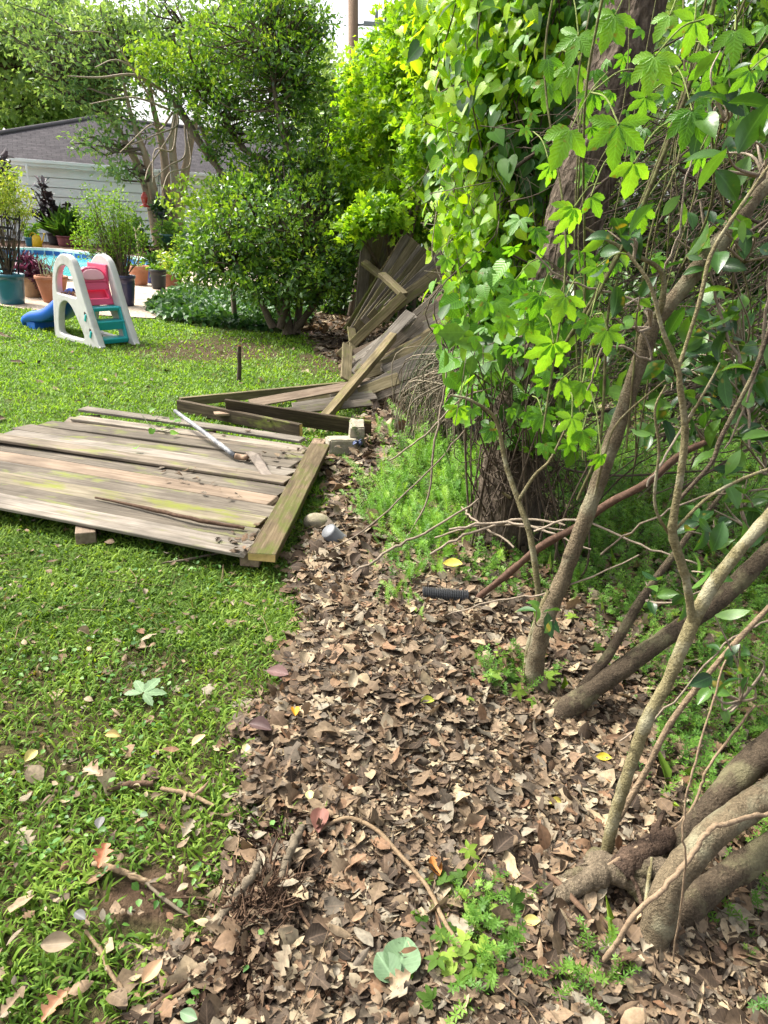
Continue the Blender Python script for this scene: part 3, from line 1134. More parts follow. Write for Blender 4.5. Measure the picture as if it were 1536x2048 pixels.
OV = [t_oval(.25, .08, .15), t_oval(.2, .1, .3), t_oval(.3, .05, .05)]
DI = [t_diamond(.3, .1, .15), t_diamond(.22, .08, .3), t_diamond(.36, .14, .05)]
m_teal = plain('teal_glaze', (0.015, 0.12, 0.17), .3, .5, .15, 3, None, .2)
m_terra = plain('terracotta', (0.40, 0.165, 0.09), .75, .25, .12, 6, (0.5, 0.3, 0.22))
m_terra2 = plain('old_terracotta', (0.30, 0.13, 0.08), .8, .2, .2, 7)
m_purp = plain('dark_purple_glaze', (0.035, 0.032, 0.085), .3, .5, .15, 4, None, .2)
m_blk = plain('black_plastic', (0.018, 0.019, 0.022), .45, .4, .2, 5)
m_blu = plain('blue_glaze', (0.03, 0.06, 0.30), .3, .5, .12, 4, None, .2)
m_red = plain('red_glaze', (0.30, 0.02, 0.025), .35, .5, .15, 4, None, .2)
m_tan = plain('tan_clay', (0.30, 0.20, 0.12), .8, .2, .2, 8)

o, s = pot('trellis_pot', 'large teal pot with a black trellis and yellow green climber', 25, 607, .225, .44, m_teal, .78)
mb = MB()
m_tre = plain('black_trellis', (0.012, 0.011, 0.012), .5, .3)
fan = [(-.20, -.30), (-.08, -.11), (.05, .08), (.17, .28)]
for a, b in fan:
    mb.tube([s + (a * .8, 0, -.05), s + (b, .03, .95)], .013, 6)
for k, z_ in enumerate((.12, .27, .42, .57, .72, .86)):
    wd = .24 + .1 * z_ if k != 3 else .17
    p0, p1 = s + (-wd, -.015, z_ + .02), s + (wd * (.92 if k % 2 else .55), -.015, z_ - .02)
    mb.box((p0 + p1) / 2, (np.linalg.norm(p1 - p0), .016, .034), Matrix.Rotation(R(3 + 2 * (k % 2)), 3, 'Y'))
mb.build('trellis', m_tre, o)
bush(o, s, [((-.05, .1, 1.25), (.42, .3, .34), 170), ((.2, .1, 1.0), (.25, .25, .25), 60), ((-.25, .05, .75), (.16, .2, .3), 16)], DI, .05, L_YEL, 9, .05, True, .5)
o, s = pot('purple_plant_pot', 'tan clay pot overflowing with trailing purple leaves', 66, 594, .17, .32, m_tan)
bush(o, s, [((0, 0, .17), (.26, .2, .18), 70), ((.2, 0, .0), (.14, .12, .25), 26)], [t_diamond(.16, .05, .3), t_diamond(.2, .05, .5)], .11, L_PURP, 8, .05)
o, s = pot('terracotta_bowl', 'wide terracotta bowl of dry stalks behind the slide', 108, 604, .25, .40, m_terra, .6, .05)
bush(o, s, [((0, 0, .03), (.2, .2, .02), 30)], OV, .06, M_DEAD, 5, .03, False)
tb = Tubes()
for k in range(14):
    a = s + np.array([rng.uniform(-.15, .2), rng.uniform(-.1, .1), 0])
    tb.add(smooth_path([a, a + (rng.uniform(-.06, .06), 0, .15), a + (rng.uniform(-.15, .15), 0, rng.uniform(.25, .42))], 3), .005, 4, .8)
tb.build('stalks', stemmat('pale_stalk', (0.22, 0.26, 0.12), (0.42, 0.45, 0.28)), o)
o, s = pot('shrub_pot', 'dark purple glazed pot with a tall airy green shrub behind the slide', 253, 611, .175, .47, m_purp, .70)
bush(o, s, [((-.25, .1, 1.02), (.48, .4, .36), 150), ((-.45, .1, .60), (.34, .3, .36), 110), ((.05, .1, .62), (.32, .3, .36), 110), ((-.2, .1, .25), (.3, .25, .2), 50)], DI, .045, L_FRESH, 9, .055, True, .4, srad=.009)
o, s = pot('terracotta_pot', 'ribbed terracotta pot with one pale stalk beside the pool', 279, 570, .215, .38, m_terra, .74)
tb = Tubes()
tb.add(smooth_path([s, s + (.02, 0, .35), s + (-.02, 0, .78)], 4), .014, 6, .8)
tb.add(smooth_path([s + (-.01, 0, .68), s + (.06, 0, .76), s + (.12, 0, .84)], 4), .013, 6, .9)
tb.build('stalk', stemmat('pale_stick', (0.3, 0.25, 0.16), (0.5, 0.44, 0.32)), o)
bush(o, s, [((0, 0, .03), (.15, .15, .03), 12)], OV, .06, L_FRESH, 5, .03, False)
o, s = pot('black_pot', 'plain black nursery pot with a low green plant on the patio', 318, 578, .165, .37, m_blk, .78)
bush(o, s, [((0, 0, .07), (.14, .14, .05), 22)], OV, .07, L_FRESH, 6, .03, False)
o, s = pot('blue_pot', 'small blue glazed pot half hidden behind the black pot', 304, 566, .12, .30, m_blu, .8)
bush(o, s, [((0, 0, .12), (.10, .10, .10), 16)], [t_diamond(.08, .04, .5)], .22, L_MID, 5, .02, False)
o, s = pot('red_bowl', 'wide dark red bowl planter behind the black pot', 326, 561, .24, .34, m_red, .62)
bush(o, s, [((.05, 0, .15), (.24, .2, .13), 45)], OV, .08, L_YEL, 6, .05)
o, s = pot('brown_planter', 'low brown planter of yellow green leaves at the shrub edge', 346, 574, .21, .26, m_terra2, .8)
bush(o, s, [((0, 0, .16), (.25, .2, .15), 55)], OV, .085, L_YEL, 6, .05)

# plants along the house wall
G2 = 'plants along the white house wall'
def wallp(px, py=488): return P(px, py, .03)
o, s = pot('rubber_plant_pot', 'dark burgundy rubber plant in a black pot against the white wall', 112, 489, .28, .42, m_blk, .8, group=G2, loc=wallp(112, 490))
sc, tb = Scatter(), Tubes()
for k in range(15):
    top = s + np.array([rng.uniform(-.65, .65), rng.uniform(-.3, .3), rng.uniform(.55, 1.75)])
    pth = smooth_path([s, s * .5 + top * .5 + (rng.uniform(-.05, .05), 0, .05), top], 5)
    tb.add(pth, .02, 5, .2)
    q = pth[rng.integers(3, len(pth), 15)] + rng.normal(size=(15, 3)) * .03
    ax = rdir(15) * .9 + np.array([0, 0, .5])
    sc.mix(OV, q, frames(ax, np.array([0, 0, 1]) + rdir(15) * .5), rng.uniform(.24, .36, 15), rng.random(15))
sc.build('foliage', L_BLACK, o)
tb.build('stems', stemmat('dark_stem', (0.02, 0.012, 0.01), (0.06, 0.04, 0.03)), o)
SW = [t_diamond(.05, .02, .55), t_diamond(.06, .02, .8), t_diamond(.045, .02, .35)]
for nm, lb, px, rt, mt in (('strap_leaf_pot', 'pinkish pot of strappy green leaves nearest the dark rubber plant', 133, .32, plain('dusty_rose_glaze', (0.24, 0.08, 0.09), .4, .4)), ('strap_leaf_trough', 'terracotta planter of strappy green leaves right of the pinkish pot', 156, .42, m_terra2)):
    o, s = pot(nm, lb, px, 492, rt, .36, mt, .8, group=G2, loc=wallp(px, 492.5))
    n = 130
    q = s + rng.normal(size=(n, 3)) * [rt * .4, rt * .4, .0]
    ax = rdir(n) * .55 + np.array([0, 0, .9])
    sc = Scatter()
    sc.mix(SW, q, frames(ax, rdir(n)), rng.uniform(.6, 1.0, n), rng.random(n))
    sc.build('foliage', L_MID, o)
o, s = pot('teal_small_pot', 'small dark teal pot by the yellow watering can', 63, 492, .2, .3, m_teal, .8, group=G2, loc=wallp(63, 493))
bush(o, s, [((0, 0, .2), (.25, .2, .2), 25)], OV, .14, L_FRESH, 6, .06, False)
b = wallp(75, 494)
o = thing('watering_can', 'bright yellow watering can standing by the house wall', 'watering can', b)
mb = MB()
m_yel = plain('yellow_plastic', (0.62, 0.38, 0.01), .4, .4)
mb.lathe([(0, 0), (.15, 0), (.16, .02), (.145, .3), (.11, .36), (.10, .38), (.0, .36)], b)
mb.tube(smooth_path([b + (.12, -.02, .08), b + (.22, -.03, .22), b + (.30, -.04, .42)], 4), np.linspace(.03, .02, 9), 8)
mb.lathe([(0.02, 0), (.05, .05), (0, .055)], b + (.30, -.04, .41), 12)
mb.build('can_body', m_yel, o)
mb = MB()
mb.tube(smooth_path([b + (-.13, 0, .1), b + (-.24, 0, .25), b + (-.15, 0, .44), b + (-.02, 0, .42), b + (.06, 0, .36)], 4), .018, 8)
mb.build('handle', m_yel, o)
b = wallp(8, 491)
o = thing('wall_shrub', 'dark leaved plant half cut off at the left end of the white wall', 'shrub', b, 0, G2)
bush(o, b, [((0, 0, 1.9), (.5, .4, .9), 60)], OV, .3, L_BLACK, 6, .12)
b = P(300, 505, .03)
o = thing('bed_shrub', 'low green plants in the mulch at the foot of the crepe myrtle', 'shrub', b, 0, G2)
bush(o, b, [((-.6, -.5, .35), (.8, .4, .35), 90), ((.9, -.3, .4), (.5, .4, .4), 50), ((-.3, -.6, .9), (.3, .3, .4), 30)], OV, .16, L_MID, 7, .12)

# ------------------------------------------------------------------ trees and shrubs behind
def limb_px(pts):
    """pts: (px, py, distance, width in px) -> points and radii"""
    q = np.array([A(a, b, Y) for a, b, Y, w_ in pts])
    r_ = np.array([w_ / 2 / ppm(p) for (a, b, Y, w_), p in zip(pts, q)])
    return q, r_


def tree(name, label, cat, base, trunks, blobs, tm, lsize, lmat, k=10, spread=.15, group=None, bmat=None, up=.5, limb_r=.02, conn=.5, n_sides=8, twigs=True, crown='crown', trunkname='trunk', droop=0.0, tonejit=.18, tips=0.0, tmat=None):
    """trunks: list of (points, radii); blobs: (centre xyz, radii xyz, clusters)"""
    o = thing(name, label, cat, base, 0, group)
    samp = []
    for pts, rad in trunks:
        q, r_ = smooth_path(pts, 6, list(rad))
        V, F = tube_arrays(q, r_, n_sides, .18, rng.integers(0, 99))
        link(trunkname, mesh_np(trunkname, V, F), bmat, o)
        samp.append(q[1:])
    samp = np.vstack(samp)
    sc, tb, ti = Scatter(), Tubes(), Scatter()
    for c_, rad, n in blobs:
        c_, rad = np.array(c_, float), np.array(rad, float)
        d = rdir(n) * (rng.random(n) ** .42)[:, None]
        cl = c_ + d * rad
        tn = rng.normal(.5, tonejit, n)
        kk = n * k
        q = np.repeat(cl, k, 0) + rng.normal(size=(kk, 3)) * spread * [1, 1, .7]
        ax = np.repeat(d, k, 0) * .6 + rdir(kk) * .8 + np.array([0, 0, .1 - droop])
        nr = np.array([0, 0, up]) + np.repeat(d, k, 0) * .35 + rdir(kk) * .65
        sc.mix(tm, q, frames(ax, nr), lsize * rng.uniform(.6, 1.3, kk), np.clip(np.repeat(tn, k) + rng.normal(0, .14, kk), 0, 1))
        if twigs:
            for i in range(n):
                if rng.random() > conn: continue
                dd = np.linalg.norm(samp - cl[i], axis=1) + np.maximum(0, samp[:, 2] - cl[i][2]) * 1.5
                s_ = samp[np.argmin(dd)]
                L = np.linalg.norm(cl[i] - s_)
                m1 = s_ * .6 + cl[i] * .4 + rng.normal(size=3) * .09 * L
                m2 = s_ * .25 + cl[i] * .75 + rng.normal(size=3) * .07 * L
                tb.add(smooth_path([s_, m1, m2, cl[i]], 3), np.linspace(limb_r * min(1, L / 1.2), limb_r * .2, 10), 5, rng.random())
        if tips:
            nt_ = int(n * tips)
            d2 = rdir(nt_) * rng.uniform(.8, 1.1, (nt_, 1)) + np.array([0, 0, .15])
            c2 = np.repeat(c_ + d2 * rad, 9, 0) + rng.normal(size=(nt_ * 9, 3)) * spread * .45
            a2 = np.repeat(d2, 9, 0) + rdir(nt_ * 9) * .8 + np.array([0, 0, .4])
            ti.mix(tm, c2, frames(a2, rdir(nt_ * 9) + np.array([0, -.2, .5])), lsize * rng.uniform(.45, 1.0, nt_ * 9), np.clip(np.repeat(rng.normal(.5, .2, nt_), 9) + rng.normal(0, .12, nt_ * 9), 0, 1))
    sc.build(crown, lmat, o)
    if ti.n: ti.build('new_growth', tmat, o)
    if tb.n: tb.build('limbs', M_TWIG, o)
    return o


def blob(px, py, Y, rx, ry, rz, n):
    q = A(px, py, Y)
    s_ = ppm(q)
    return (q, (rx / s_, rz, ry / s_), n)


M_TWIG = stemmat('grey_twig', (0.045, 0.033, 0.024), (0.17, 0.13, 0.095))
M_TWIGP = stemmat('pale_twig', (0.16, 0.125, 0.09), (0.40, 0.33, 0.25))
B_GREY = barkmat('grey_bark', (0.06, 0.045, 0.033), (0.20, 0.155, 0.115), 9)
B_TAN = barkmat('tan_bark', (0.15, 0.105, 0.07), (0.34, 0.26, 0.18), 5, (1, 1, .25))
L_FAR = leafmat('hazed_far_leaf', (0.13, 0.22, 0.08), (0.25, 0.38, 0.15), (0.36, 0.50, 0.22), .45, rib=0)  # paled so the leaf colour carries the distance haze
L_MYR = leafmat('myrtle_leaf', (0.065, 0.14, 0.045), (0.15, 0.26, 0.085), (0.25, 0.37, 0.14), .48, rib=0)
L_LIG = leafmat('ligustrum_leaf', (0.018, 0.06, 0.018), (0.075, 0.17, 0.035), (0.21, 0.36, 0.065), .42, (1.7, 1.6, .4), .33, .55, .2)
L_LIGB = leafmat('new_ligustrum_leaf', (0.07, 0.16, 0.015), (0.16, 0.30, 0.025), (0.30, 0.42, 0.06), .42)
L_GUM = leafmat('sweetgum_leaf', (0.07, 0.18, 0.014), (0.19, 0.37, 0.025), (0.36, 0.52, 0.05), .55, (1.6, 1.45, .4), .45, .35, .2)
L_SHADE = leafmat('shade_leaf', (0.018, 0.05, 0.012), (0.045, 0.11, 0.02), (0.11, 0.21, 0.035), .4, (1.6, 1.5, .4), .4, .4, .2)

DF = [t_diamond(.34, .1, .12), t_diamond(.28, .05, .25)]
PALM3 = [t_palmate(3, 110, .28, .2, False), t_palmate(5, 190, .22, .15, False)]

# far trees beyond the house
far = [('far_tree', 'light green tree beyond the left end of the grey roof', (60, 225, 46), [(60, 205, 46, 150, 62, 4, 330), (-70, 150, 47, 120, 110, 4, 200), (150, 190, 47, 80, 60, 4, 130)]),
       ('far_tree', 'tall pale green tree filling the top left corner of the picture', (-40, 200, 40), [(-20, 60, 40, 140, 90, 4, 300), (110, 60, 41, 120, 80, 4, 250)]),
       ('far_tree', 'hazy green tree low in the gap of white sky', (655, 230, 60), [(640, 190, 60, 60, 90, 4, 200), (700, 215, 62, 70, 60, 4, 160)])]
for nm, lb, b, bl in far:
    q = A(b[0], 470, b[2])
    base = np.array([q[0], q[1], 0])
    top = A(bl[0][0], bl[0][1], bl[0][2])
    tree(nm, lb, 'tree', base, [([base, base * .5 + top * .5 + (0, 0, .3), top], (.4, .3, .1))], [blob(*x) for x in bl], DF, .42, L_FAR, 12, .5, 'trees beyond the house', B_GREY, limb_r=.08, conn=.3)

# crepe myrtle at the end of the house
bq = P(332, 503, .03)
stems = []
for pts in ([(335, 503, 27, 46), (318, 470, 27, 30), (300, 400, 27, 20), (275, 330, 27, 15), (230, 250, 27, 10), (180, 180, 27.5, 5)],
            [(336, 500, 27.2, 30), (322, 450, 27, 24), (306, 380, 26.6, 18), (290, 310, 26.2, 14), (262, 230, 26, 9), (240, 130, 26, 5)],
            [(338, 500, 27.3, 34), (340, 445, 27.3, 26), (333, 380, 27.6, 20), (326, 300, 28, 15), (300, 180, 28, 9), (290, 60, 28, 5)],
            [(342, 500, 27, 30), (349, 440, 27, 22), (352, 370, 27, 18), (345, 280, 26.6, 13), (360, 170, 26, 7), (370, 60, 26, 4)],
            [(346, 500, 27.1, 34), (356, 440, 27.2, 24), (368, 360, 27.4, 18), (385, 270, 27.6, 13), (410, 180, 28, 8), (430, 80, 28, 4)]):
    stems.append(limb_px(pts))
myr = tree('crepe_myrtle', 'crepe myrtle with many smooth tan trunks at the end of the white house', 'tree', bq, stems,
           [blob(200, 115, 26.5, 150, 75, 2.5, 250), blob(330, 70, 27, 170, 90, 2.5, 280), blob(60, 50, 27, 110, 45, 2.5, 90), blob(245, 250, 26, 60, 50, 1.2, 36), blob(170, 195, 27, 70, 25, 1.5, 40), blob(520, 60, 28, 130, 80, 2.5, 200),
            blob(185, 285, 25.6, 45, 20, .8, 16), blob(250, 345, 25.5, 38, 18, .6, 16)], [t_diamond(.2, .06, .1), t_diamond(.25, .1, .2)], .21, L_MYR, 13, .26, None, B_TAN, limb_r=.05, conn=.5, trunkname='trunk')
# things hung from it
b = A(289, 402, 26.2)
o = thing('hummingbird_feeder', 'small red hummingbird feeder hanging from the crepe myrtle', 'bird feeder', b)
mb = MB()
mb.lathe([(0, -.20), (.16, -.19), (.18, -.15), (.09, -.12), (.06, -.10), (.09, -.02), (.115, .1), (.09, .2), (.05, .25), (.05, .28), (0, .29)], b, 14)
mb.build('bottle', plain('red_glass', (0.34, 0.03, 0.02), .15, .5), o)
mb = MB()
mb.tube([b + (0, 0, .28), b + (0.02, 0, 1.1)], .012, 4)
mb.build('wire', plain('wire_dark', (0.05, .04, .04)), o)
for nm, lb, (px, py, Y), r_, mt, lm in (('hanging_basket', 'small dark hanging basket of white flowers between the myrtle trunks', (323, 424, 26.3), .26, m_blk, L_DARK), ('hanging_pot', 'round dark green hanging pot of leafy plants right of the myrtle trunk', (338, 468, 25.4), .36, plain('green_glaze', (0.008, 0.055, 0.035), .3, .5), L_FRESH)):
    b = A(px, py, Y)
    o = thing(nm, lb, 'hanging basket', b, 0, 'hanging plants')
    mb = MB()
    mb.lathe([(0, -r_ * .9), (r_ * .6, -r_ * .75), (r_ * .95, -.2 * r_), (r_, 0), (r_ * .9, 0), (0, -.05)], b, 16)
    mb.build('bowl', mt, o)
    mb = MB()
    for k in range(3):
        a = 2.1 * k
        mb.tube([b + (r_ * math.cos(a), r_ * math.sin(a), 0), b + (0, 0, 1.3)], .01, 4)
    mb.build('wire', m_blk, o)
    bush(o, b, [((0, 0, r_ * .5), (r_ * 1.25, r_, r_ * .7), 55)], OV, .13, lm, 7, .08, False)

# bare pale vine branches reaching out of the ligustrum
# ligustrum: low shrub and the taller tree
LIGT = [t_oval(.24, .07, .1), t_oval(.2, .05, .2), t_diamond(.26, .08, .1)]
base = G(585, 672)
Yb = base[1]
trk = [limb_px([(578, 668, Yb, 24), (570, 600, Yb, 20), (590, 480, Yb + .1, 22), (594, 400, Yb + .1, 18), (585, 330, Yb + .2, 16), (560, 240, Yb + .3, 12), (540, 120, Yb + .4, 7)]),
       limb_px([(592, 668, Yb, 17), (600, 600, Yb + .2, 14), (612, 480, Yb + .2, 12), (625, 420, Yb + .3, 10), (640, 330, Yb + .3, 8)]),
       limb_px([(580, 665, Yb, 14), (530, 560, Yb + .1, 18), (470, 500, Yb + .2, 13), (420, 460, Yb + .3, 8)]),
       limb_px([(586, 665, Yb, 14), (640, 590, Yb - .1, 14), (670, 520, Yb - .1, 8)]),
       limb_px([(594, 420, Yb + .1, 16), (540, 330, Yb + .5, 14), (490, 300, Yb + .8, 12), (440, 230, Yb + 1, 9), (390, 180, Yb + 1.2, 6)]),
       limb_px([(590, 440, Yb + .1, 14), (520, 380, Yb + .6, 12), (440, 340, Yb + 1, 12), (350, 205, Yb + 1.2, 16), (330, 190, Yb + 1.2, 7)])]
tree('ligustrum_tree', 'dark green ligustrum tree with glossy leaves spreading over the shrub bed', 'tree', base, trk,
     [blob(500, 100, Yb + .8, 130, 85, .9, 330), blob(595, 150, Yb + .6, 62, 80, .8, 190), blob(480, 225, Yb + .9, 95, 65, .8, 170), blob(370, 170, Yb + 1.1, 60, 60, .5, 70), blob(590, 270, Yb + .5, 95, 50, .6, 110),
      blob(625, 40, Yb + .5, 45, 30, .4, 40), blob(435, 285, Yb + .9, 40, 34, .4, 32), blob(560, 20, Yb + .7, 60, 50, .5, 110)], LIGT, .07, L_LIG, 11, .075, 'ligustrum in the shrub bed', B_GREY, limb_r=.022, conn=.45, tips=.36, tmat=L_LIGB)
b2 = G(540, 655)
tree('ligustrum_shrub', 'low spreading ligustrum shrub with shiny leaves at the edge of the patio', 'shrub', b2,
     [limb_px([(545, 655, Yb - .2, 16), (520, 600, Yb - .2, 12), (470, 520, Yb - .1, 8)]), limb_px([(560, 655, Yb - .2, 16), (580, 580, Yb - .3, 12), (610, 500, Yb - .3, 8)]), limb_px([(550, 655, Yb - .2, 14), (500, 580, Yb - .1, 9), (400, 520, Yb + .3, 6)])],
     [blob(560, 440, Yb - .1, 150, 75, .9, 350), blob(470, 500, Yb + .1, 115, 70, .8, 240), blob(630, 540, Yb - .3, 75, 65, .7, 170), blob(435, 475, Yb + .4, 48, 55, .5, 120), blob(398, 545, Yb + .5, 36, 34, .4, 60), blob(515, 365, Yb + .4, 50, 26, .4, 40), blob(640, 370, Yb + .1, 55, 36, .5, 80), blob(690, 505, Yb - .3, 28, 34, .4, 36), blob(362, 525, Yb + .7, 20, 24, .3, 18), blob(610, 325, Yb + .2, 48, 26, .5, 60), blob(690, 440, Yb - .1, 26, 22, .3, 18), blob(520, 340, Yb + .6, 50, 24, .4, 40), blob(560, 570, Yb - .2, 100, 45, .7, 170), blob(455, 395, Yb + .6, 42, 40, .4, 55)],
     LIGT, .075, L_LIG, 11, .075, 'ligustrum in the shrub bed', B_GREY, limb_r=.018, conn=.4, tips=.42, tmat=L_LIGB)
# bright new growth along the sunny left edge
b = G(470, 640)
tree('privet_sapling', 'bright yellow green sapling growing through the ligustrum tree', 'tree', b, [limb_px([(470, 640, Yb + .9, 10), (450, 400, Yb + 1, 9), (400, 250, Yb + 1.1, 7), (340, 130, Yb + 1.2, 4)])],
     [blob(330, 120, Yb + 1.2, 75, 40, .4, 75), blob(420, 150, Yb + 1.2, 70, 50, .4, 60), blob(480, 60, Yb + 1.1, 60, 45, .4, 40), blob(380, 400, Yb + .9, 40, 40, .4, 40)], DI, .085, L_LIGB, 8, .08, None, B_GREY, limb_r=.01, twigs=False)
tb = Tubes()
for pts in ([(330, 185, 6), (270, 150, 5), (200, 155, 4), (135, 152, 2)], [(320, 200, 6), (270, 140, 4), (230, 120, 3), (190, 135, 2)], [(310, 210, 5), (260, 130, 4), (215, 70, 2), (140, 62, 2)],
            [(340, 220, 5), (290, 200, 4), (250, 195, 3), (180, 208, 2)], [(350, 230, 5), (340, 270, 4), (300, 330, 3), (290, 360, 2)], [(355, 235, 5), (345, 300, 4), (310, 300, 3), (305, 365, 2)],
            [(345, 225, 5), (320, 260, 4), (300, 250, 3), (240, 305, 2)], [(370, 250, 5), (370, 310, 4), (340, 330, 3), (310, 355, 2)], [(375, 260, 4), (380, 330, 3), (340, 345, 3), (325, 380, 2)], [(350, 215, 5), (355, 250, 4), (310, 270, 3), (262, 290, 2)]):
    q, r_ = limb_px([(a, b_, Yb + 1.3 - .25 * i, c_) for i, (a, b_, c_) in enumerate(pts)])
    q, r_ = smooth_path(q, 5, list(r_))
    tb.add(q, r_, 5, .9)
b = A(360, 235, Yb + 1.2)
o = tb.build('bare_vine', M_TWIGP, None)
tag(o, 'bare pale twigs of a dead vine trailing out of the ligustrum tree', 'vine')

# green trees behind the fence, to the right of the gap of sky
gums = [('sweetgum_tree', 'bright green young sweetgum tree beside the gap of white sky', (700, 8.5 + 3.5), [(745, 180, 11.8, 70, 75, .6, 150), (715, 285, 11.6, 70, 55, .6, 130), (742, 130, 12, 30, 50, .4, 45), (665, 330, 11.3, 40, 40, .5, 60), (800, 110, 12.3, 45, 90, .5, 110)]),
        ('sweetgum_tree', 'tall yellow green sweetgum standing behind the broken fence', (820, 10.5), [(830, 130, 10.5, 75, 90, .6, 220), (880, 40, 10.2, 60, 80, .6, 140), (800, 250, 10.2, 75, 55, .6, 170), (850, 330, 10, 60, 50, .5, 120)]),
        ('sweetgum_tree', 'leafy green sapling hanging over the leaning fence', (800, 9.9), [(780, 400, 9.9, 70, 36, .35, 95), (765, 428, 8.75, 48, 26, .2, 42), (715, 450, 8.8, 26, 30, .2, 22), (860, 300, 9, 50, 90, .4, 90), (870, 120, 9, 45, 110, .4, 90), (720, 380, 10.2, 60, 50, .5, 100), (850, 430, 9.6, 50, 40, .3, 60), (680, 440, 10.8, 40, 60, .5, 60)])]
for nm, lb, (px, Y), bl in gums:
    base = A(px, 640, Y)
    base[2] = 0
    top = A(bl[0][0], bl[0][1] - 40, bl[0][2])
    trs = [([base, base * .6 + top * .4 + (.1, 0, 0), top], (.06, .045, .012))]
    for x in bl[1:]:
        e = A(x[0], x[1], x[2])
        trs.append(([base * .75 + top * .25, base * .3 + e * .6 + top * .1, e], (.035, .022, .008)))
    tree(nm, lb, 'tree', base, trs, [blob(*x) for x in bl], PALM3 + [t_diamond(.34, .1, .12)], .085, L_GUM, 11, .10, 'young trees behind the fence', B_GREY, limb_r=.012, conn=.5, trunkname='trunk')
# deep shade trees that close the view behind
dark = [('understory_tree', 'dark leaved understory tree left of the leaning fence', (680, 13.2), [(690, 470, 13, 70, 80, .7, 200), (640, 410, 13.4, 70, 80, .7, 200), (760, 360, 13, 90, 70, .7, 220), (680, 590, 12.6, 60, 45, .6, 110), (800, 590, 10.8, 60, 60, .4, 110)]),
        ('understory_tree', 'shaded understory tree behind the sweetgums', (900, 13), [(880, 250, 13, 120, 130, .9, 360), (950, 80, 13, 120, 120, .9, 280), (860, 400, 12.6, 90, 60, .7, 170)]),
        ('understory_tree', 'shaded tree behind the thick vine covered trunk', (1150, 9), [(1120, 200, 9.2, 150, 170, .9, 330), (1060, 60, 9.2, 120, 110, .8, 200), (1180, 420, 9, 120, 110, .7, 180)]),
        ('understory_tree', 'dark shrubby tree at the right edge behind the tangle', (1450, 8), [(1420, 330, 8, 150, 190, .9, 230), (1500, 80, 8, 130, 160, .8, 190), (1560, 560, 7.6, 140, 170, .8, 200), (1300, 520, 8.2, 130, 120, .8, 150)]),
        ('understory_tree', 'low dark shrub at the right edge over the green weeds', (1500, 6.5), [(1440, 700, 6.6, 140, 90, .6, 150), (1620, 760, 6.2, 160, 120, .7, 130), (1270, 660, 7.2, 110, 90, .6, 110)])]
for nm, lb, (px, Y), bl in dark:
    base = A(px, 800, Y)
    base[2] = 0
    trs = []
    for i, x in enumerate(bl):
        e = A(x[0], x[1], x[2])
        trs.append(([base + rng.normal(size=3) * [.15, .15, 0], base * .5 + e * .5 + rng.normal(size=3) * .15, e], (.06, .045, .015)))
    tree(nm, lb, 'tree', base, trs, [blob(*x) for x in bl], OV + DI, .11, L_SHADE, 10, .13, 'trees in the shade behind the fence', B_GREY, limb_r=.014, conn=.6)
# the wood further back that closes the horizon on the right
sc = Scatter()
n = 16000
q = np.stack([rng.uniform(-1.5, 26, n), rng.uniform(17, 26, n), 9.5 * rng.random(n) ** .9], -1)
keep = (q[:, 0] > 1.0 + .25 * (q[:, 2] - 3)) & (vnoise(q[:, 0] * .6, q[:, 2] * .6, 9) > .30)
q = q[keep]
sc.mix(DF, q, frames(rdir(len(q)), rdir(len(q)) + np.array([0, -.4, .6])), rng.uniform(.3, .7, len(q)), np.clip(vnoise(q[:, 0] * .8, q[:, 2] * .8, 4) + rng.normal(0, .12, len(q)), 0, 1))
tag(sc.build('far_woods', L_FAR, None), 'green wood closing the view behind the overgrown fence line', 'woods', None, 'stuff')

# utility pole
b = A(712, 430, 24)
b[2] = 0
o = thing('utility_pole', 'brown wooden utility pole rising in the gap of white sky', 'utility pole', b)
mb = MB()
tp = A(706, -120, 24)
mb.tube([b, b * .5 + tp * .5, tp], [.16, .15, .14], 12)
mb.build('pole', barkmat('pole_wood', (0.10, 0.06, 0.04), (0.26, 0.18, 0.12), 4, (1, 1, .1)), o)
mb = MB()
p0 = A(745, 48, 24)
mb.box(p0, (.5, .12, .10))
mb.tube([A(712, 50, 24), p0], .03, 6)
mb.tube([p0 + (.1, 0, 0), p0 + (.1, 0, .4)], .05, 8)
mb.build('bracket', plain('grey_metal', (0.18, 0.2, 0.22), .5, .5), o)
mb = MB()
for k in (-1, 1):
    q = smooth_path([tp + (0, 0, -.6), A(760, 40, 24) + (4, -1, .5 * k), A(760, 40, 24) + (14, -3, 1 + .5 * k)], 6)
    mb.tube(q, .012, 4)
mb.build('cable', m_blk, o)
# thin vine stem and a bare trunk against the sky
for lb, pts in (('thin straight dark stem rising beside the utility pole', [(772, 420, 13, 9), (771, 200, 13, 8), (772, 60, 13, 7), (768, -60, 13, 6)]),):
    q, r_ = limb_px(pts)
    q[0][2] = 0
    q, r_ = smooth_path(q, 5, list(r_))
    tb = Tubes(); tb.add(q, r_, 6, .3)
    tag(tb.build('dead_sapling', M_TWIG), lb, 'tree')

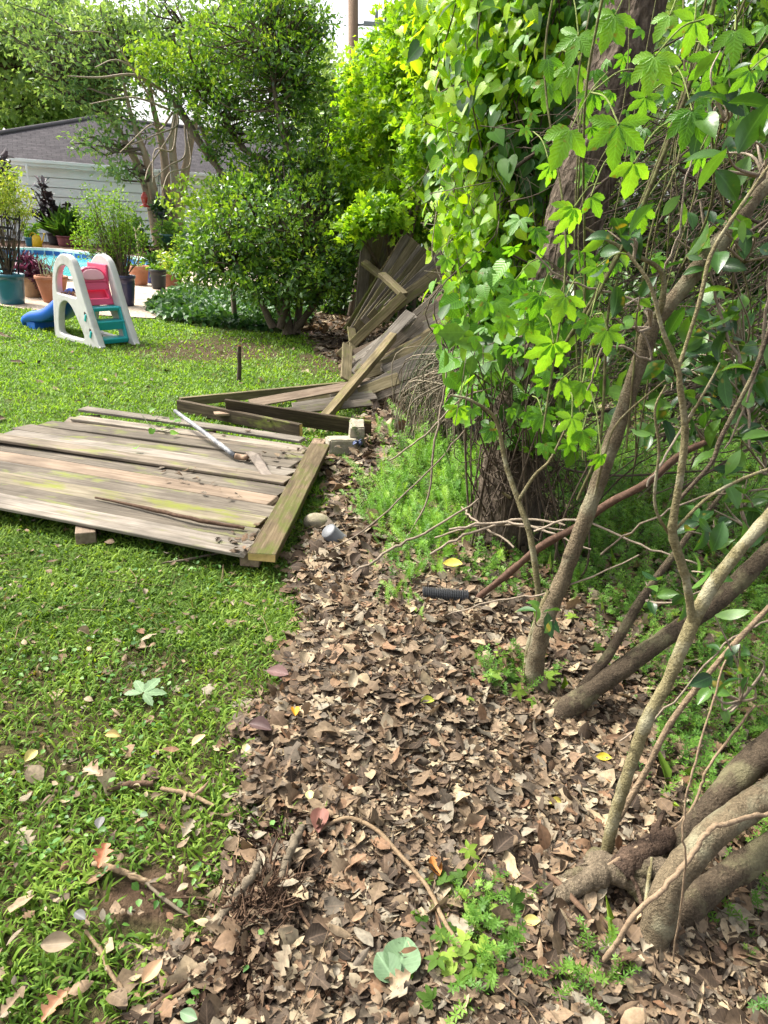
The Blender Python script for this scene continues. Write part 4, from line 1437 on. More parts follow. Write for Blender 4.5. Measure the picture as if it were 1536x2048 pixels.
# bed of leafy ground cover by the patio
sc = Scatter()
px = rng.uniform(295, 620, 9000)
py = rng.uniform(585, 668, 9000)
lo = np.interp(px, [295, 330, 400, 470, 560, 620], [625, 646, 652, 660, 664, 655])
hi = np.interp(px, [295, 330, 370, 470, 620], [618, 596, 580, 570, 600])
kp = (py < lo) & (py > hi)
q = P(px[kp], py[kp])
q[:, 2] = .03 + .20 * np.clip(fbm(q[:, 0] * 2.2, q[:, 1] * 2.2, 8), 0, 1) * rng.random(len(q)) ** .5
nq = len(q)
sc.mix([t_oval(.3, .06, .1), t_oval(.36, .04, .2)], q, frames(rdir(nq) + np.array([0, -.3, .2]), np.array([0, -.25, 1]) + rdir(nq) * .5), rng.uniform(.07, .12, nq), rng.random(nq))
tag(sc.build('ground_cover', leafmat('jasmine_leaf', (0.02, 0.07, 0.018), (0.05, 0.14, 0.03), (0.11, 0.23, 0.05), .3), None), 'dark green leafy ground cover in the bed at the patio edge', 'ground cover', None, 'stuff')

# ------------------------------------------------------------------ boards
W_GREY = woodmat('weathered_wood', (0.0615, 0.0508, 0.0385), (0.1599, 0.1369, 0.1082), (0.2624, 0.2312, 0.1902), .2)
W_PALE = woodmat('pale_grey_wood', (0.0984, 0.0845, 0.0681), (0.2173, 0.1919, 0.1599), (0.3280, 0.2993, 0.2583), .08)
W_PINK = woodmat('pinkish_wood', (0.1350, 0.0980, 0.0700), (0.2500, 0.1900, 0.1380), (0.3250, 0.2600, 0.1980), .0, .7)
W_MOSS = woodmat('mossy_wood', (0.0451, 0.0328, 0.0180), (0.1148, 0.0861, 0.0492), (0.1968, 0.1599, 0.0984), .55, 1, .9, (0.0697, 0.0861, 0.0131))
W_DARK = woodmat('dark_wood', (0.0287, 0.0205, 0.0131), (0.0697, 0.0525, 0.0328), (0.1312, 0.1025, 0.0672), .15)
W_OLIVE = woodmat('olive_wood', (0.0738, 0.0615, 0.0287), (0.1722, 0.1435, 0.0820), (0.2706, 0.2337, 0.1476), .3, 1, .85, (0.1230, 0.1271, 0.0328))
W_LIME = woodmat('lime_mossy_wood', (0.0902, 0.0738, 0.0476), (0.1886, 0.1624, 0.1148), (0.2788, 0.2460, 0.1845), .42, .9, .9, (0.1558, 0.1763, 0.0205))
W_CUT = plain('fresh_cut_wood', (0.48, 0.33, 0.13), .85, .15, .2, 30, None, 0, .3)


def board(name, p0, p1, wd, th, mat, parent=None, up=(0, 0, 1), roll=0.0, dogear=False, warp=0.0, cut=None, seg=8, taper=0.0, ragged=0.0):
    """a plank from p0 to p1; wd across, th along 'up'"""
    p0, p1 = Vector(p0), Vector(p1)
    L = (p1 - p0).length
    x = (p1 - p0).normalized()
    z = Vector(up)
    z = (z - x * z.dot(x)).normalized()
    y = z.cross(x)
    M = Matrix((x, y, z)).transposed()
    if roll: M = M @ Matrix.Rotation(roll, 3, 'X')
    bm = bmesh.new()
    rings = []
    for i in range(seg + 1):
        t_ = i / seg
        u_ = (t_ - .5) * L
        w_ = wd / 2 * (1 - taper * t_)
        if dogear and i in (seg - 0,): w_ = wd / 2 * .55
        dz = warp * (math.sin(t_ * 3.1) - .5)
        dy = rng.normal(0, .0012)
        if dogear and i == seg - 1: u_ = L / 2 - wd * .32
        ru = [rng.uniform(-ragged, ragged) if i in (0, seg) else 0 for _ in range(4)]
        rings.append([bm.verts.new((u_ + ru[k], a * w_ + dy, b * th / 2 + dz)) for k, (a, b) in enumerate(((-1, -1), (1, -1), (1, 1), (-1, 1)))])
    for a, b in zip(rings[:-1], rings[1:]):
        for k in range(4): bm.faces.new((a[k], a[(k + 1) % 4], b[(k + 1) % 4], b[k]))
    f0 = bm.faces.new(rings[0][::-1])
    f1 = bm.faces.new(rings[-1])
    if cut:
        f0.material_index = 1
        f1.material_index = 1
    bmesh.ops.recalc_face_normals(bm, faces=bm.faces[:])
    es = [e for e in bm.edges if len(e.link_faces) == 2 and e.calc_face_angle(0) > .8]
    bmesh.ops.bevel(bm, geom=es, offset=min(.003, th * .2), segments=1, affect='EDGES')
    me = bpy.data.meshes.new(name)
    bm.to_mesh(me)
    bm.free()
    me.polygons.foreach_set('use_smooth', np.zeros(len(me.polygons), dtype=bool))
    me.materials.append(mat)
    if cut: me.materials.append(cut)
    o = bpy.data.objects.new(name, me)
    COL.objects.link(o)
    o.matrix_world = Matrix.LocRotScale((p0 + p1) / 2, M.to_quaternion(), None)
    if parent is not None:
        o.parent = parent
        o.matrix_parent_inverse = root_matrix(parent).inverted()
    return o


# the fence panel lying on the lawn
panel = thing('fallen_fence_panel', 'weathered wooden fence panel lying flat on the lawn', 'fence panel', (-1.5, 4, 0))
ZP = .085
n_p = 11
mats = [W_GREY, W_GREY, W_GREY, W_PALE, W_GREY, W_GREY, W_PINK, W_GREY, W_LIME, W_GREY, W_PALE]
rR0, rR1 = P(612, 903, ZP), P(497, 1102, ZP)         # right hand ends, far to near
for i in range(n_p):
    f0 = i / (n_p - 1)
    a = rR0 * (1 - f0) + rR1 * f0
    dirn = np.array([-.98, .215, 0]) * (1 - f0) + np.array([-.963, .268, 0]) * f0
    dirn /= np.linalg.norm(dirn)
    Ln = [1.78, 1.90, 1.98, 2.0, 2.42, 2.3, 2.4, 2.45, 2.5, 2.5, 2.5][i]
    dz = [0, .002, -.002, .003, .012, 0, .002, -.001, .002, .004, .006][i]
    sk = [0, 0, .004, -.006, -.028, .012, .004, 0, .0, -.004, .008][i]
    e = a + dirn * Ln + np.array([0, sk * 2, dz * 1.5 + (.02 if i == 4 else 0)])
    wd = np.linalg.norm(rR0 - rR1) / (n_p - 1) * rng.uniform(.945, .975)
    board('picket', a + (0, 0, dz), e, wd, .018, mats[i], panel, roll=rng.normal(.01, .035), warp=rng.normal(0, .007), ragged=.03)
for (x0, y0), (x1, y1), dz in (((163, 817), (607, 880), .012), ((152, 836), (606, 898), .0)):
    board('picket', P(x1, y1, ZP), P(x0, y0, ZP + .02), .115, .018, W_PALE, panel, roll=.03, warp=.004, ragged=.012)
def gxy(px, py, z): return P(px, py, z)
r0, r1 = P(172, 1077, .045), P(188, 838, .045)
board('rail', r0, r1, .09, .06, W_PINK, panel, cut=W_PINK)
r0, r1 = P(498, 1122, .04), P(640, 885, .04)
board('rail', r0, r1, .09, .06, W_PINK, panel, cut=W_PINK)
r0, r1 = P(380, 1000, .045), P(420, 868, .045)
board('rail', r0 , r1, .085, .055, W_PINK, panel, cut=W_PINK)
kb0, kb1 = P(524, 1116, .115), P(640, 893, .115)
board('kickboard', kb0, kb1, .125, .04, W_MOSS, panel, cut=W_CUT, ragged=.006)

# the digging tool
m_steel = plain('worn_grey_steel', (0.20, 0.165, 0.135), .7, .3, .3, 22, (0.12, 0.075, 0.05), 0, .5)
m_hand, t = newmat('worn_handle')
hv = noise(t, 9, 6, .7, coords(t, 'Object', (1, 1, 1)))
hc = ramp(t, [(0.36, (0.045, 0.048, 0.055)), (0.5, (0.16, 0.165, 0.175)), (0.64, (0.40, 0.39, 0.37))], hv)
finish(t, hc, .5, .35, bump(t, hv, .3, .003))
h0, h1 = P(350, 822, .20), P(470, 912, .125)
tool = thing('digging_hoe', 'worn grey handled hoe lying across the fallen fence panel', 'hoe', h1)
mb = MB()
hq, hr = smooth_path([h0, h0 * .5 + h1 * .5 + (0, 0, .003), h1], 6, [.0135, .0155, .0155])
mb.tube(hq, hr, 12)
mb.build('handle', m_hand, tool)
mb = MB()
nk = P(500, 908, .14)
q, r_ = smooth_path([h1, P(484, 915, .120), P(493, 914, .135), nk], 5, [.018, .0185, .016, .013])
mb.tube(q, r_, 12)
mb.build('socket', plain('rusty_socket', (0.23, 0.15, 0.095), .75, .3, .35, 30, (0.10, 0.055, 0.035)), tool)
bl = [(490, 905, .16), (503, 904, .155), (515, 908, .15), (521, 907, .14), (528, 922, .125), (536, 940, .11), (545, 951, .098), (540, 957, .094), (527, 955, .096), (519, 945, .105), (510, 930, .125), (500, 914, .15)]
vs = [P(a, b, z_) for a, b, z_ in bl]
n_ = len(vs)
mb = MB()
mb.add([v + (0, 0, .004) for v in vs] + [v - (0, 0, .004) for v in vs], [tuple(range(n_)), tuple(range(2 * n_ - 1, n_ - 1, -1))] + [(i, n_ + i, n_ + (i + 1) % n_, (i + 1) % n_) for i in range(n_)])
mb.build('blade', m_steel, tool)

# collapsed boards between the panel and the leaning fence: (kind, label, ends (px, py, distance), width, thickness, material, 'up')
GB = 'boards of the collapsed fence'
def bd(name, label, a, b, wd, th, mat, up=(0, 0, 1), **kw):
    o = board(name, A(*a), A(*b), wd, th, mat, None, up, **kw)
    return tag(o, label, 'board', GB)


def gd(px, py): return float(G(px, py)[1])


y1, y2 = gd(357, 823), gd(603, 884)
bd('fence_rail', 'dark rail standing on edge with a yellow cut end, below the dark picket', (357, 811, y1), (602, 861, y2), .04, .095, W_DARK, cut=W_CUT)
bd('fence_rail', 'rail on edge meeting the dark one in a point on the grass', (360, 804, y1 + .02), (720, 768, y1 + 1.1), .04, .07, W_OLIVE)
bd('fence_picket', 'dark broad picket lying tilted over the cut rail', (452, 814, y1 - .25), (742, 858, gd(740, 880) + .1), .02, .14, W_DARK, (0, -.35, 1), dogear=False)
bd('fence_picket', 'splintered stub sticking out under the dark picket', (430, 828, y1 - .3), (520, 824, y1 - .2), .08, .02, W_PINK, ragged=.03)
bd('fence_picket', 'long pinkish picket pointing at the two joined rails', (500, 808, 5.75), (760, 761, 6.3), .095, .018, W_PINK, (.1, -.6, 1))
bd('fence_post', 'long grey post lying through the pile up to the right', (612, 880, 5.15), (787, 672, 6.9), .07, .07, W_OLIVE, (0, -.3, 1))
spec = [((598, 808, 6.0), (712, 775, 6.4), .12, W_OLIVE, 'short mossy picket under the long pinkish one'),
        ((586, 816, 5.7), (750, 790, 6.0), .09, W_PALE, 'thin pale picket low in the pile, upper of two close ones'),
        ((560, 824, 5.55), (742, 805, 5.8), .07, W_GREY, 'thin grey picket low in the pile, lower of two close ones'),
        ((700, 796, 5.95), (852, 716, 6.5), .10, W_PALE, 'pale picket sloping up to the green vine stems'),
        ((716, 752, 6.4), (870, 694, 6.9), .13, W_OLIVE, 'broad picket running into the dead vine tangle'),
        ((735, 742, 6.5), (880, 712, 6.7), .08, W_GREY, 'narrow grey picket under the broad one in the tangle'),
        ((704, 712, 7.2), (772, 682, 7.4), .11, W_PINK, 'short pinkish picket lying across the foot of the leaning panel'),
        ((730, 730, 6.8), (840, 640, 7.3), .13, W_GREY, 'grey picket leaning behind the long post'),
        ((745, 722, 6.9), (872, 655, 7.4), .13, W_OLIVE, 'olive picket fanned out behind the long post'),
        ((755, 700, 7.1), (880, 610, 7.7), .13, W_GREY, 'grey picket half under the lower leaning panel'),
        ((770, 745, 6.4), (905, 680, 6.8), .12, W_PALE, 'pale picket end poking out of the vine stems'),
        ((692, 760, 6.5), (695, 690, 7.3), .11, W_OLIVE, 'short upright mossy picket at the left of the pile'),
        ((722, 775, 6.1), (862, 738, 6.3), .09, W_GREY, 'grey picket under the pale sloping one beside the vines'),
        ((690, 778, 6.15), (800, 752, 6.4), .08, W_OLIVE, 'slim olive picket crossing behind the pinkish one'),
        ((738, 712, 6.95), (902, 628, 7.5), .12, W_PALE, 'long pale picket in the middle of the fanned boards'),
        ((760, 735, 6.6), (890, 668, 7.0), .12, W_OLIVE, 'olive picket just above the pale end in the vine stems'),
        ((728, 738, 6.75), (820, 690, 7.1), .10, W_PINK, 'short pinkish picket between two grey ones in the fan'),
        ((660, 790, 6.1), (748, 778, 6.2), .07, W_PALE, 'pale narrow picket lying flat beside the foot of the long post'),
        ((702, 655, 8.2), (708, 700, 7.9), .10, W_OLIVE, 'short mossy stump of picket below the leaning panel')]
for a, b, wd, mt, lb in spec:
    bd('fence_picket', lb, a, b, wd, .02, mt, (.5, -.6, .8), warp=rng.normal(0, .006), ragged=.01)

for k in range(17):
    f0 = k / 16
    a = (rng.uniform(655, 745) + 25 * f0, 812 - 105 * f0 + rng.normal(0, 6), 5.9 + 1.3 * f0)
    L_ = rng.uniform(110, 190)
    an_ = R(rng.normal(17 + 18 * f0, 7))
    b = (a[0] + L_ * math.cos(an_), a[1] - L_ * math.sin(an_), a[2] + rng.uniform(.1, .5))
    bd('fence_picket', 'narrow weathered slat jumbled in the heap that runs into the dead vines', a, b, rng.uniform(.05, .11), .018, [W_GREY, W_OLIVE, W_PALE, W_GREY][k % 4], (rng.normal(.4, .3), -.6, rng.uniform(.5, 1.0)), warp=rng.normal(0, .012), ragged=.015)

# the two panels still leaning in the vines
LB = A(720, 655, 9.0)
fp = thing('leaning_fence_panel', 'upright mossy fence panel leaning back under the vines', 'fence panel', LB, 0, 'leaning fence panels')
for k in range(7):
    f0 = k / 6
    a = A(716 + 4 * f0, 672 - 6 * k, 8.9 + .12 * k)
    b = A(738 + 82 * f0, 428 + 10 * f0, 9.25 + .14 * k)
    board('picket', a, b, .155, .02, W_OLIVE if k % 3 else W_GREY, fp, (.55, -.8, .2), warp=rng.normal(0, .006))
board('rail', A(727, 524, 8.95), A(762, 552, 8.75), .09, .045, W_OLIVE, fp, (0, -.6, 1))
board('post', A(694, 662, 8.85), A(817, 468, 9.15), .10, .075, W_MOSS, fp, (.4, -.8, .3))
board('rail', A(730, 426, 9.2), A(795, 430, 9.6), .09, .045, W_DARK, fp, (0, -.6, 1))
board('post', A(726, 640, 9.3), A(733, 425, 9.3), .09, .09, W_DARK, fp, (0, -1, 0))
LB2 = A(735, 690, 8.2)
fp = thing('leaning_fence_panel', 'lower tilted fence panel of grey pickets fanned out to the right', 'fence panel', LB2, 0, 'leaning fence panels')
for k in range(8):
    f0 = k / 7
    a = A(706 + 84 * f0 + rng.normal(0, 3), 664 - 50 * f0 + rng.normal(0, 5), 8.45 - .05 * k)
    b = A(820 + 78 * f0 + rng.normal(0, 4), 480 + 42 * f0 + rng.normal(0, 9), 8.9 - .04 * k)
    board('picket', a, b, .145, .02, W_OLIVE if k % 2 else W_GREY, fp, (.6, -.8, .5), warp=rng.normal(0, .006), ragged=.01)
board('rail', A(763, 548, 8.3), A(808, 590, 8.0), .10, .045, W_OLIVE, fp, (.3, -.6, 1))
board('post', A(680, 712, 8.0), A(808, 590, 8.0), .10, .09, W_OLIVE, fp, (.3, -.8, .5))
# dead stake in the lawn
b = G(478, 762)
tb = Tubes()
q, r_ = limb_px([(477, 762, b[1], 9), (479, 735, b[1], 8), (478, 708, b[1], 8), (479, 692, b[1], 7)])
q[0][2] -= .03
o = thing('wooden_stake', 'short dark stake standing upright in the lawn', 'stake', b)
tb.add(q, r_, 8, .1, .2)
tb.build('stick', M_TWIG, o)
tb = Tubes(); tb.add([q[-1] - (0, 0, .012), q[-1] + (0, 0, .004)], r_[-1] * .9, 8, 1)
tb.build('broken_tip', plain('split_tip', (0.5, 0.25, 0.1), .9, .1), o)

# concrete pieces, grey cap, drain pipe, black hose
m_con = plain('rough_concrete', (0.30, 0.27, 0.21), .95, .1, .25, 18, (0.16, 0.15, 0.08), 0, .8)


def rock(name, label, cat, px, py, size, rz, amp=.12, mat=None, sub=3, rect=False):
    c_ = G(px, py)
    bm = bmesh.new()
    if rect:
        bmesh.ops.create_cube(bm, size=1.0)
        bmesh.ops.bevel(bm, geom=bm.edges[:], offset=.06, segments=2, affect='EDGES')
        bmesh.ops.subdivide_edges(bm, edges=bm.edges[:], cuts=3, use_grid_fill=True)
    else:
        bmesh.ops.create_icosphere(bm, subdivisions=sub, radius=.55)
    s0 = rng.integers(0, 500)
    for v in bm.verts:
        n_ = fbm(np.array(v.co.x * 3 + 7 + s0), np.array(v.co.y * 3 + v.co.z * 2.3), 3)
        v.co *= 1 + amp * (float(n_) - .5) * 2
        v.co = Vector((v.co.x * size[0], v.co.y * size[1], v.co.z * size[2]))
    me = bpy.data.meshes.new(name)
    bm.to_mesh(me); bm.free()
    me.polygons.foreach_set('use_smooth', np.full(len(me.polygons), not rect))
    me.materials.append(mat or m_con)
    o = bpy.data.objects.new(name, me)
    COL.objects.link(o)
    o.location = (c_[0], c_[1], c_[2] + size[2] * .38)
    o.rotation_euler = (rng.normal(0, .08), rng.normal(0, .08), rz)
    return tag(o, label, cat)


rock('concrete_block', 'flat grey concrete block at the far end of the mossy board', 'concrete block', 682, 905, (.20, .17, .12), .3, .10, rect=True)
rock('concrete_block', 'taller broken concrete block leaning beside the flat one', 'concrete block', 712, 895, (.10, .16, .21), .1, .12, rect=True)
rock('stone', 'rough mossy lump of stone beside the mossy board', 'stone', 634, 1056, (.13, .11, .09), .4, .2, plain('mossy_stone', (0.26, 0.23, 0.16), .95, .1, .3, 25, (0.14, 0.15, 0.04), 0, .8))
rock('stone', 'dark stone slab standing at the foot of the thick trunk', 'stone', 990, 1075, (.20, .07, .26), .1, .12, plain('dark_stone', (0.12, 0.09, 0.065), .95, .1, .3, 16, (0.06, 0.05, 0.03), 0, .8), rect=True)
c_ = G(668, 1086)
o = thing('pipe_fitting', 'grey plastic pipe cap half buried in the leaves', 'pipe cap', c_)
mb = MB()
ax = Matrix.Rotation(R(-38), 4, 'Y') @ Matrix.Rotation(R(20), 4, 'X')
tmp = MB(); tmp.lathe([(0, .055), (.036, .054), (.042, .048), (.044, -.05), (.050, -.052), (.050, -.07), (.04, -.07)], (0, 0, 0), 22)
mb.add([tuple((ax @ Vector(v)) + Vector(c_) + Vector((0, 0, .035))) for v in tmp.v], tmp.f, True)
mb.build('cap', plain('grey_pvc', (0.13, 0.135, 0.14), .45, .4, .1, 12), o)
p0, p1 = G(845, 1187, .035), G(936, 1194, .045)
o = thing('corrugated_pipe', 'black corrugated drain pipe half buried in the leaf litter', 'drain pipe', p0)
k_ = 26 * 4
q = np.linspace(0, 1, k_)[:, None] * (p1 - p0) + p0
mb = MB()
mb.tube(q, [.030 if (i % 4) < 2 else .0225 for i in range(k_)], 16, True, False)
mb.build('pipe', plain('black_polyethylene', (0.045, 0.047, 0.05), .5, .4), o)
mb = MB()
mb.tube(smooth_path([G(975, 1075, .02), G(1000, 1088, .04), G(1030, 1090, .04), G(1060, 1078, .05), G(1075, 1060, .08)], 6), .012, 8)
tag(mb.build('black_hose', m_blk), 'short curve of black hose at the foot of the thick trunk', 'hose')
for lb, px, py, cl in (('scrap of blue litter in the tangle beside the concrete blocks', 714, 870, (0.09, 0.11, 0.20)), ('blue plastic scrap deep in the tangle left of the thick trunk', 942, 845, (0.03, 0.12, 0.32))):
    c_ = G(px, py + 14, .08)
    bm = bmesh.new()
    bmesh.ops.create_grid(bm, x_segments=8, y_segments=8, size=.028)
    for v in bm.verts: v.co.z = .06 * (float(vnoise(np.array(v.co.x * 60 + px), np.array(v.co.y * 60))) - .5); v.co.y *= .8
    me = bpy.data.meshes.new('plastic_scrap'); bm.to_mesh(me); bm.free()
    r_ = bmesh
    me.materials.append(plain('blue_film', cl, .4, .4))
    o = bpy.data.objects.new('plastic_scrap', me); COL.objects.link(o)
    o.location = c_; o.rotation_euler = (.7, .2, .5)
    tag(o, lb, 'plastic scrap')

# ------------------------------------------------------------------ the thick leaning trunk
B_DARK, t = newmat('rough_dark_bark')
v_ = coords(t, 'Object', (1, 1, .45))
vo = t.nodes.new('ShaderNodeTexVoronoi'); vo.inputs['Scale'].default_value = 42
t.links.new(v_, vo.inputs['Vector'])
n1 = noise(t, 22, 6, .7, v_)
bc = ramp(t, [(0.3, (0.022, 0.016, 0.011)), (0.52, (0.085, 0.065, 0.047)), (0.75, (0.22, 0.175, 0.13))], n1)
ad = t.nodes.new('ShaderNodeMath'); ad.operation = 'ADD'
t.links.new(n1, ad.inputs[0]); t.links.new(vo.outputs['Distance'], ad.inputs[1])
finish(t, bc, .9, .15, bump(t, ad.outputs[0], 1.0, .02))
bt_ = G(1015, 1085)
Yt = bt_[1]
tp = [(1010, 1110, Yt, 150), (1018, 1000, Yt, 138), (1040, 860, Yt + .04, 128), (1085, 700, Yt + .1, 124), (1125, 540, Yt + .16, 122), (1165, 380, Yt + .22, 124), (1205, 240, Yt + .28, 126), (1250, 80, Yt + .34, 124), (1290, -60, Yt + .4, 118), (1340, -260, Yt + .45, 105), (1390, -480, Yt + .5, 90)]
q, r_ = limb_px(tp)
q[0][2] = -.03
r_ *= .9
r_[0] *= 1.15
q, r_ = smooth_path(q, 16, list(r_))
nsd = 72
V, F = tube_arrays(q, r_, nsd)
cen_ = np.repeat(q, nsd, 0)
d_ = V - cen_
an_ = np.tile(np.linspace(0, 2 * np.pi, nsd, endpoint=False), len(q))
ln_ = np.repeat(np.arange(len(q)) * .35, nsd)
ca, sa = np.cos(an_) * 2.2, np.sin(an_) * 2.2
rel = (fbm(V[:, 0] * 26, V[:, 2] * 15, 41, 3) + fbm(V[:, 1] * 26 + 7, V[:, 2] * 15, 42, 3) - 1) * .13 + (vnoise(V[:, 0] * 75 + V[:, 1] * 60, V[:, 2] * 42, 43) - .5) * .09 + (vnoise(ca * 1.1 + 9, sa * 1.1 + ln_ * .22, 45) - .5) * .2
V = cen_ + d_ * (1 + rel)[:, None]
trunk = thing('vine_covered_tree', 'thick dark rough barked tree trunk leaning right, hung with vines', 'tree', bt_)
link('trunk', mesh_np('trunk', V, F), B_DARK, trunk)
# its crown is out of view, put in overhead to shade the right side
sc, tb = Scatter(), Tubes()
topq = q[-1]
for cc, rr, n in (((2.1, 3.9, 5.6), (1.6, 1.4, 1.0), 150), ((3.4, 2.6, 5.4), (1.5, 1.5, .9), 120), ((1.0, 4.6, 6.2), (1.2, 1.2, .8), 70), ((2.6, 1.4, 5.8), (1.5, 1.2, .7), 80)):
    d = rdir(n) * (rng.random(n) ** .4)[:, None]
    cl = np.array(cc) + d * np.array(rr)
    k = 12
    p_ = np.repeat(cl, k, 0) + rng.normal(size=(n * k, 3)) * .16
    sc.mix(OV, p_, frames(rdir(n * k), np.array([0, 0, .8]) + rdir(n * k) * .7), rng.uniform(.09, .16, n * k), rng.random(n * k))
    for i in range(0, n, 14):
        tb.add(smooth_path([topq, topq * .5 + cl[i] * .5 + rng.normal(size=3) * .2, cl[i]], 5), np.linspace(.06, .01, 11), 6, .3)
sc.build('crown', L_SHADE, trunk)
tb.build('limbs', M_TWIG, trunk)

# ------------------------------------------------------------------ heart leaved vine curtain
HEART = [t_heart()]
L_VINE = leafmat('vine_leaf_sunlit', (0.09, 0.22, 0.012), (0.21, 0.41, 0.018), (0.40, 0.56, 0.035), .55, (1.6, 1.4, .35), .4, .4, .3, .15, 60, None, .3, (0.30, 0.26, 0.03))  # lit copy, sunlight on the curtain put into the leaf colour
L_VINED = leafmat('vine_leaf_shaded', (0.02, 0.075, 0.012), (0.05, 0.15, 0.016), (0.11, 0.25, 0.025), .45, (1.6, 1.5, .4), .4, .45, .3, .15)  # darker copy of the same leaf, shade put into its colour
L_CREEP = leafmat('creeper_leaf', (0.045, 0.14, 0.014), (0.10, 0.26, 0.022), (0.22, 0.42, 0.04), .48, (1.5, 1.4, .4), .4, .4, .45, .2, 45, None, .45, (0.22, 0.17, 0.03))


def curtain(o, cells, n, size, mat, stems=40, sname='stems', fname='foliage'):
    """cells: (px, py, Y, rx, ry, dY, weight)"""
    sc, tb = Scatter(), Tubes()
    wts = np.array([c_[6] for c_ in cells], float)
    wts /= wts.sum()
    for (px, py, Y, rx, ry, dY, w_), k in zip(cells, (wts * n).astype(int)):
        nc = max(1, k // 7)
        cx, cy = px + rng.normal(0, .5, nc) * rx, py + rng.normal(0, .5, nc) * ry
        cY = Y + rng.uniform(-.5, .5, nc) * dY + .12 * (cx - px) / rx
        cl = A(cx, cy, cY)
        cl[:, 2] = np.maximum(cl[:, 2], .05)
        kk = nc * 7
        p_ = np.repeat(cl, 7, 0) + rng.normal(size=(kk, 3)) * .075
        out = np.array([-.55, -.45, .35])
        ax = np.array([0, 0, -.75]) + rdir(kk) * .6 + out * .25
        nr = out + rdir(kk) * .55 + np.array([0, 0, .2])
        sc.mix(HEART, p_, frames(ax, nr), size * rng.uniform(.45, 1.25, kk), np.clip(np.repeat(rng.normal(.5, .2, nc), 7) + rng.normal(0, .14, kk), 0, 1))
        for i in range(min(nc, max(2, int(stems * w_ / sum(c_[6] for c_ in cells))))):
            a = cl[rng.integers(nc)] + (0, 0, .5)
            b = cl[rng.integers(nc)] - (0, 0, .4)
            b[2] = max(b[2], .03)
            tb.add(smooth_path([a, a * .6 + b * .4 + rng.normal(size=3) * .1, a * .25 + b * .75 + rng.normal(size=3) * .08, b], 4), .004, 4, rng.random())
    sc.build(fname, mat, o)
    tb.build(sname, M_TWIG, o)


b_ = G(880, 760)
vine = thing('heart_leaf_vine', 'sunlit curtain of yellow green heart leaved vine left of the thick trunk', 'vine', (b_[0], 4.6, 0))
curtain(vine, [(995, 60, 4.6, 105, 130, .7, 1.3), (985, 230, 4.4, 80, 120, .6, 1.5), (980, 380, 4.3, 70, 100, .5, 1.3), (960, 500, 4.2, 42, 60, .4, .6), (930, 330, 4.7, 36, 120, .4, .5), (1060, 90, 4.2, 60, 120, .5, .7), (1020, -60, 4.5, 140, 80, .7, .7),
               (960, 590, 4.1, 45, 40, .4, .25), (1000, 480, 4.0, 40, 90, .3, .4)], 5600, .068, L_VINE, 50)


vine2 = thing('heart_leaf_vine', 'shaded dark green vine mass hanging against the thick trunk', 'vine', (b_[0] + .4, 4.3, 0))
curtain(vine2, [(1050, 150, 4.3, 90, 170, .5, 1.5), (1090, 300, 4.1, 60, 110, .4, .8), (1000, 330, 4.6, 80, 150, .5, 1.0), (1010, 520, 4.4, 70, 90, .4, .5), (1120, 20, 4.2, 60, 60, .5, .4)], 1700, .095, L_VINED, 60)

# dead grey vine stems draped over the fallen fence
M_VINE = stemmat('dead_vine', (0.05, 0.045, 0.03), (0.30, 0.25, 0.18))
M_VINEG = stemmat('green_vine', (0.03, 0.05, 0.025), (0.16, 0.17, 0.10))
tb = Tubes()
for k in range(330):
    x0 = rng.uniform(905, 1050)
    y0 = rng.uniform(690, 800)
    a = A(x0, y0, rng.uniform(4.0, 5.2))
    ex = x0 - rng.uniform(5, 150)
    ey = rng.uniform(835, 930)
    e = G(ex, ey)
    mid = a * .5 + e * .5 + np.array([rng.uniform(-.18, .05), rng.uniform(-.15, .15), rng.uniform(.03, .28)])
    m2 = a * .2 + e * .8 + np.array([rng.uniform(-.15, .05), 0, rng.uniform(.0, .16)])
    tb.add(smooth_path([a, mid, m2, e], 5), np.linspace(.0035, .0022, 16) * rng.uniform(.7, 1.5), 4, rng.random())
for k in range(420):
    c_ = A(rng.uniform(925, 1090), rng.uniform(300, 760), rng.uniform(3.9, 4.9))
    L = rng.uniform(.25, .7)
    d = np.array([rng.normal(0, .5), rng.normal(0, .3), rng.normal(-.2, .7)])
    d /= np.linalg.norm(d)
    tb.add(smooth_path([c_ - d * L / 2, c_ + rng.normal(size=3) * .12, c_ + d * L / 2 + rng.normal(size=3) * .08], 5), .0017 * rng.uniform(.6, 1.7), 4, rng.random())
tag(tb.build('vine_tangle', M_VINE), 'grey heap of dead vine stems draped over the collapsed fence', 'dead vines', None, 'stuff')
tb = Tubes()
for k in range(45):
    x0 = rng.uniform(870, 960)
    e = G(x0 - rng.uniform(10, 100), rng.uniform(800, 900))
    a = A(x0 + rng.uniform(0, 60), rng.uniform(600, 720), rng.uniform(4.6, 5.4))
    tb.add(smooth_path([e, e * .6 + a * .4 + (-.08, -.05, .15), a], 5), .0035 * rng.uniform(.7, 1.4), 4, rng.random())
tag(tb.build('green_stem_tangle', M_VINEG), 'wiry green vine stems standing over the boards', 'vines', None, 'stuff')

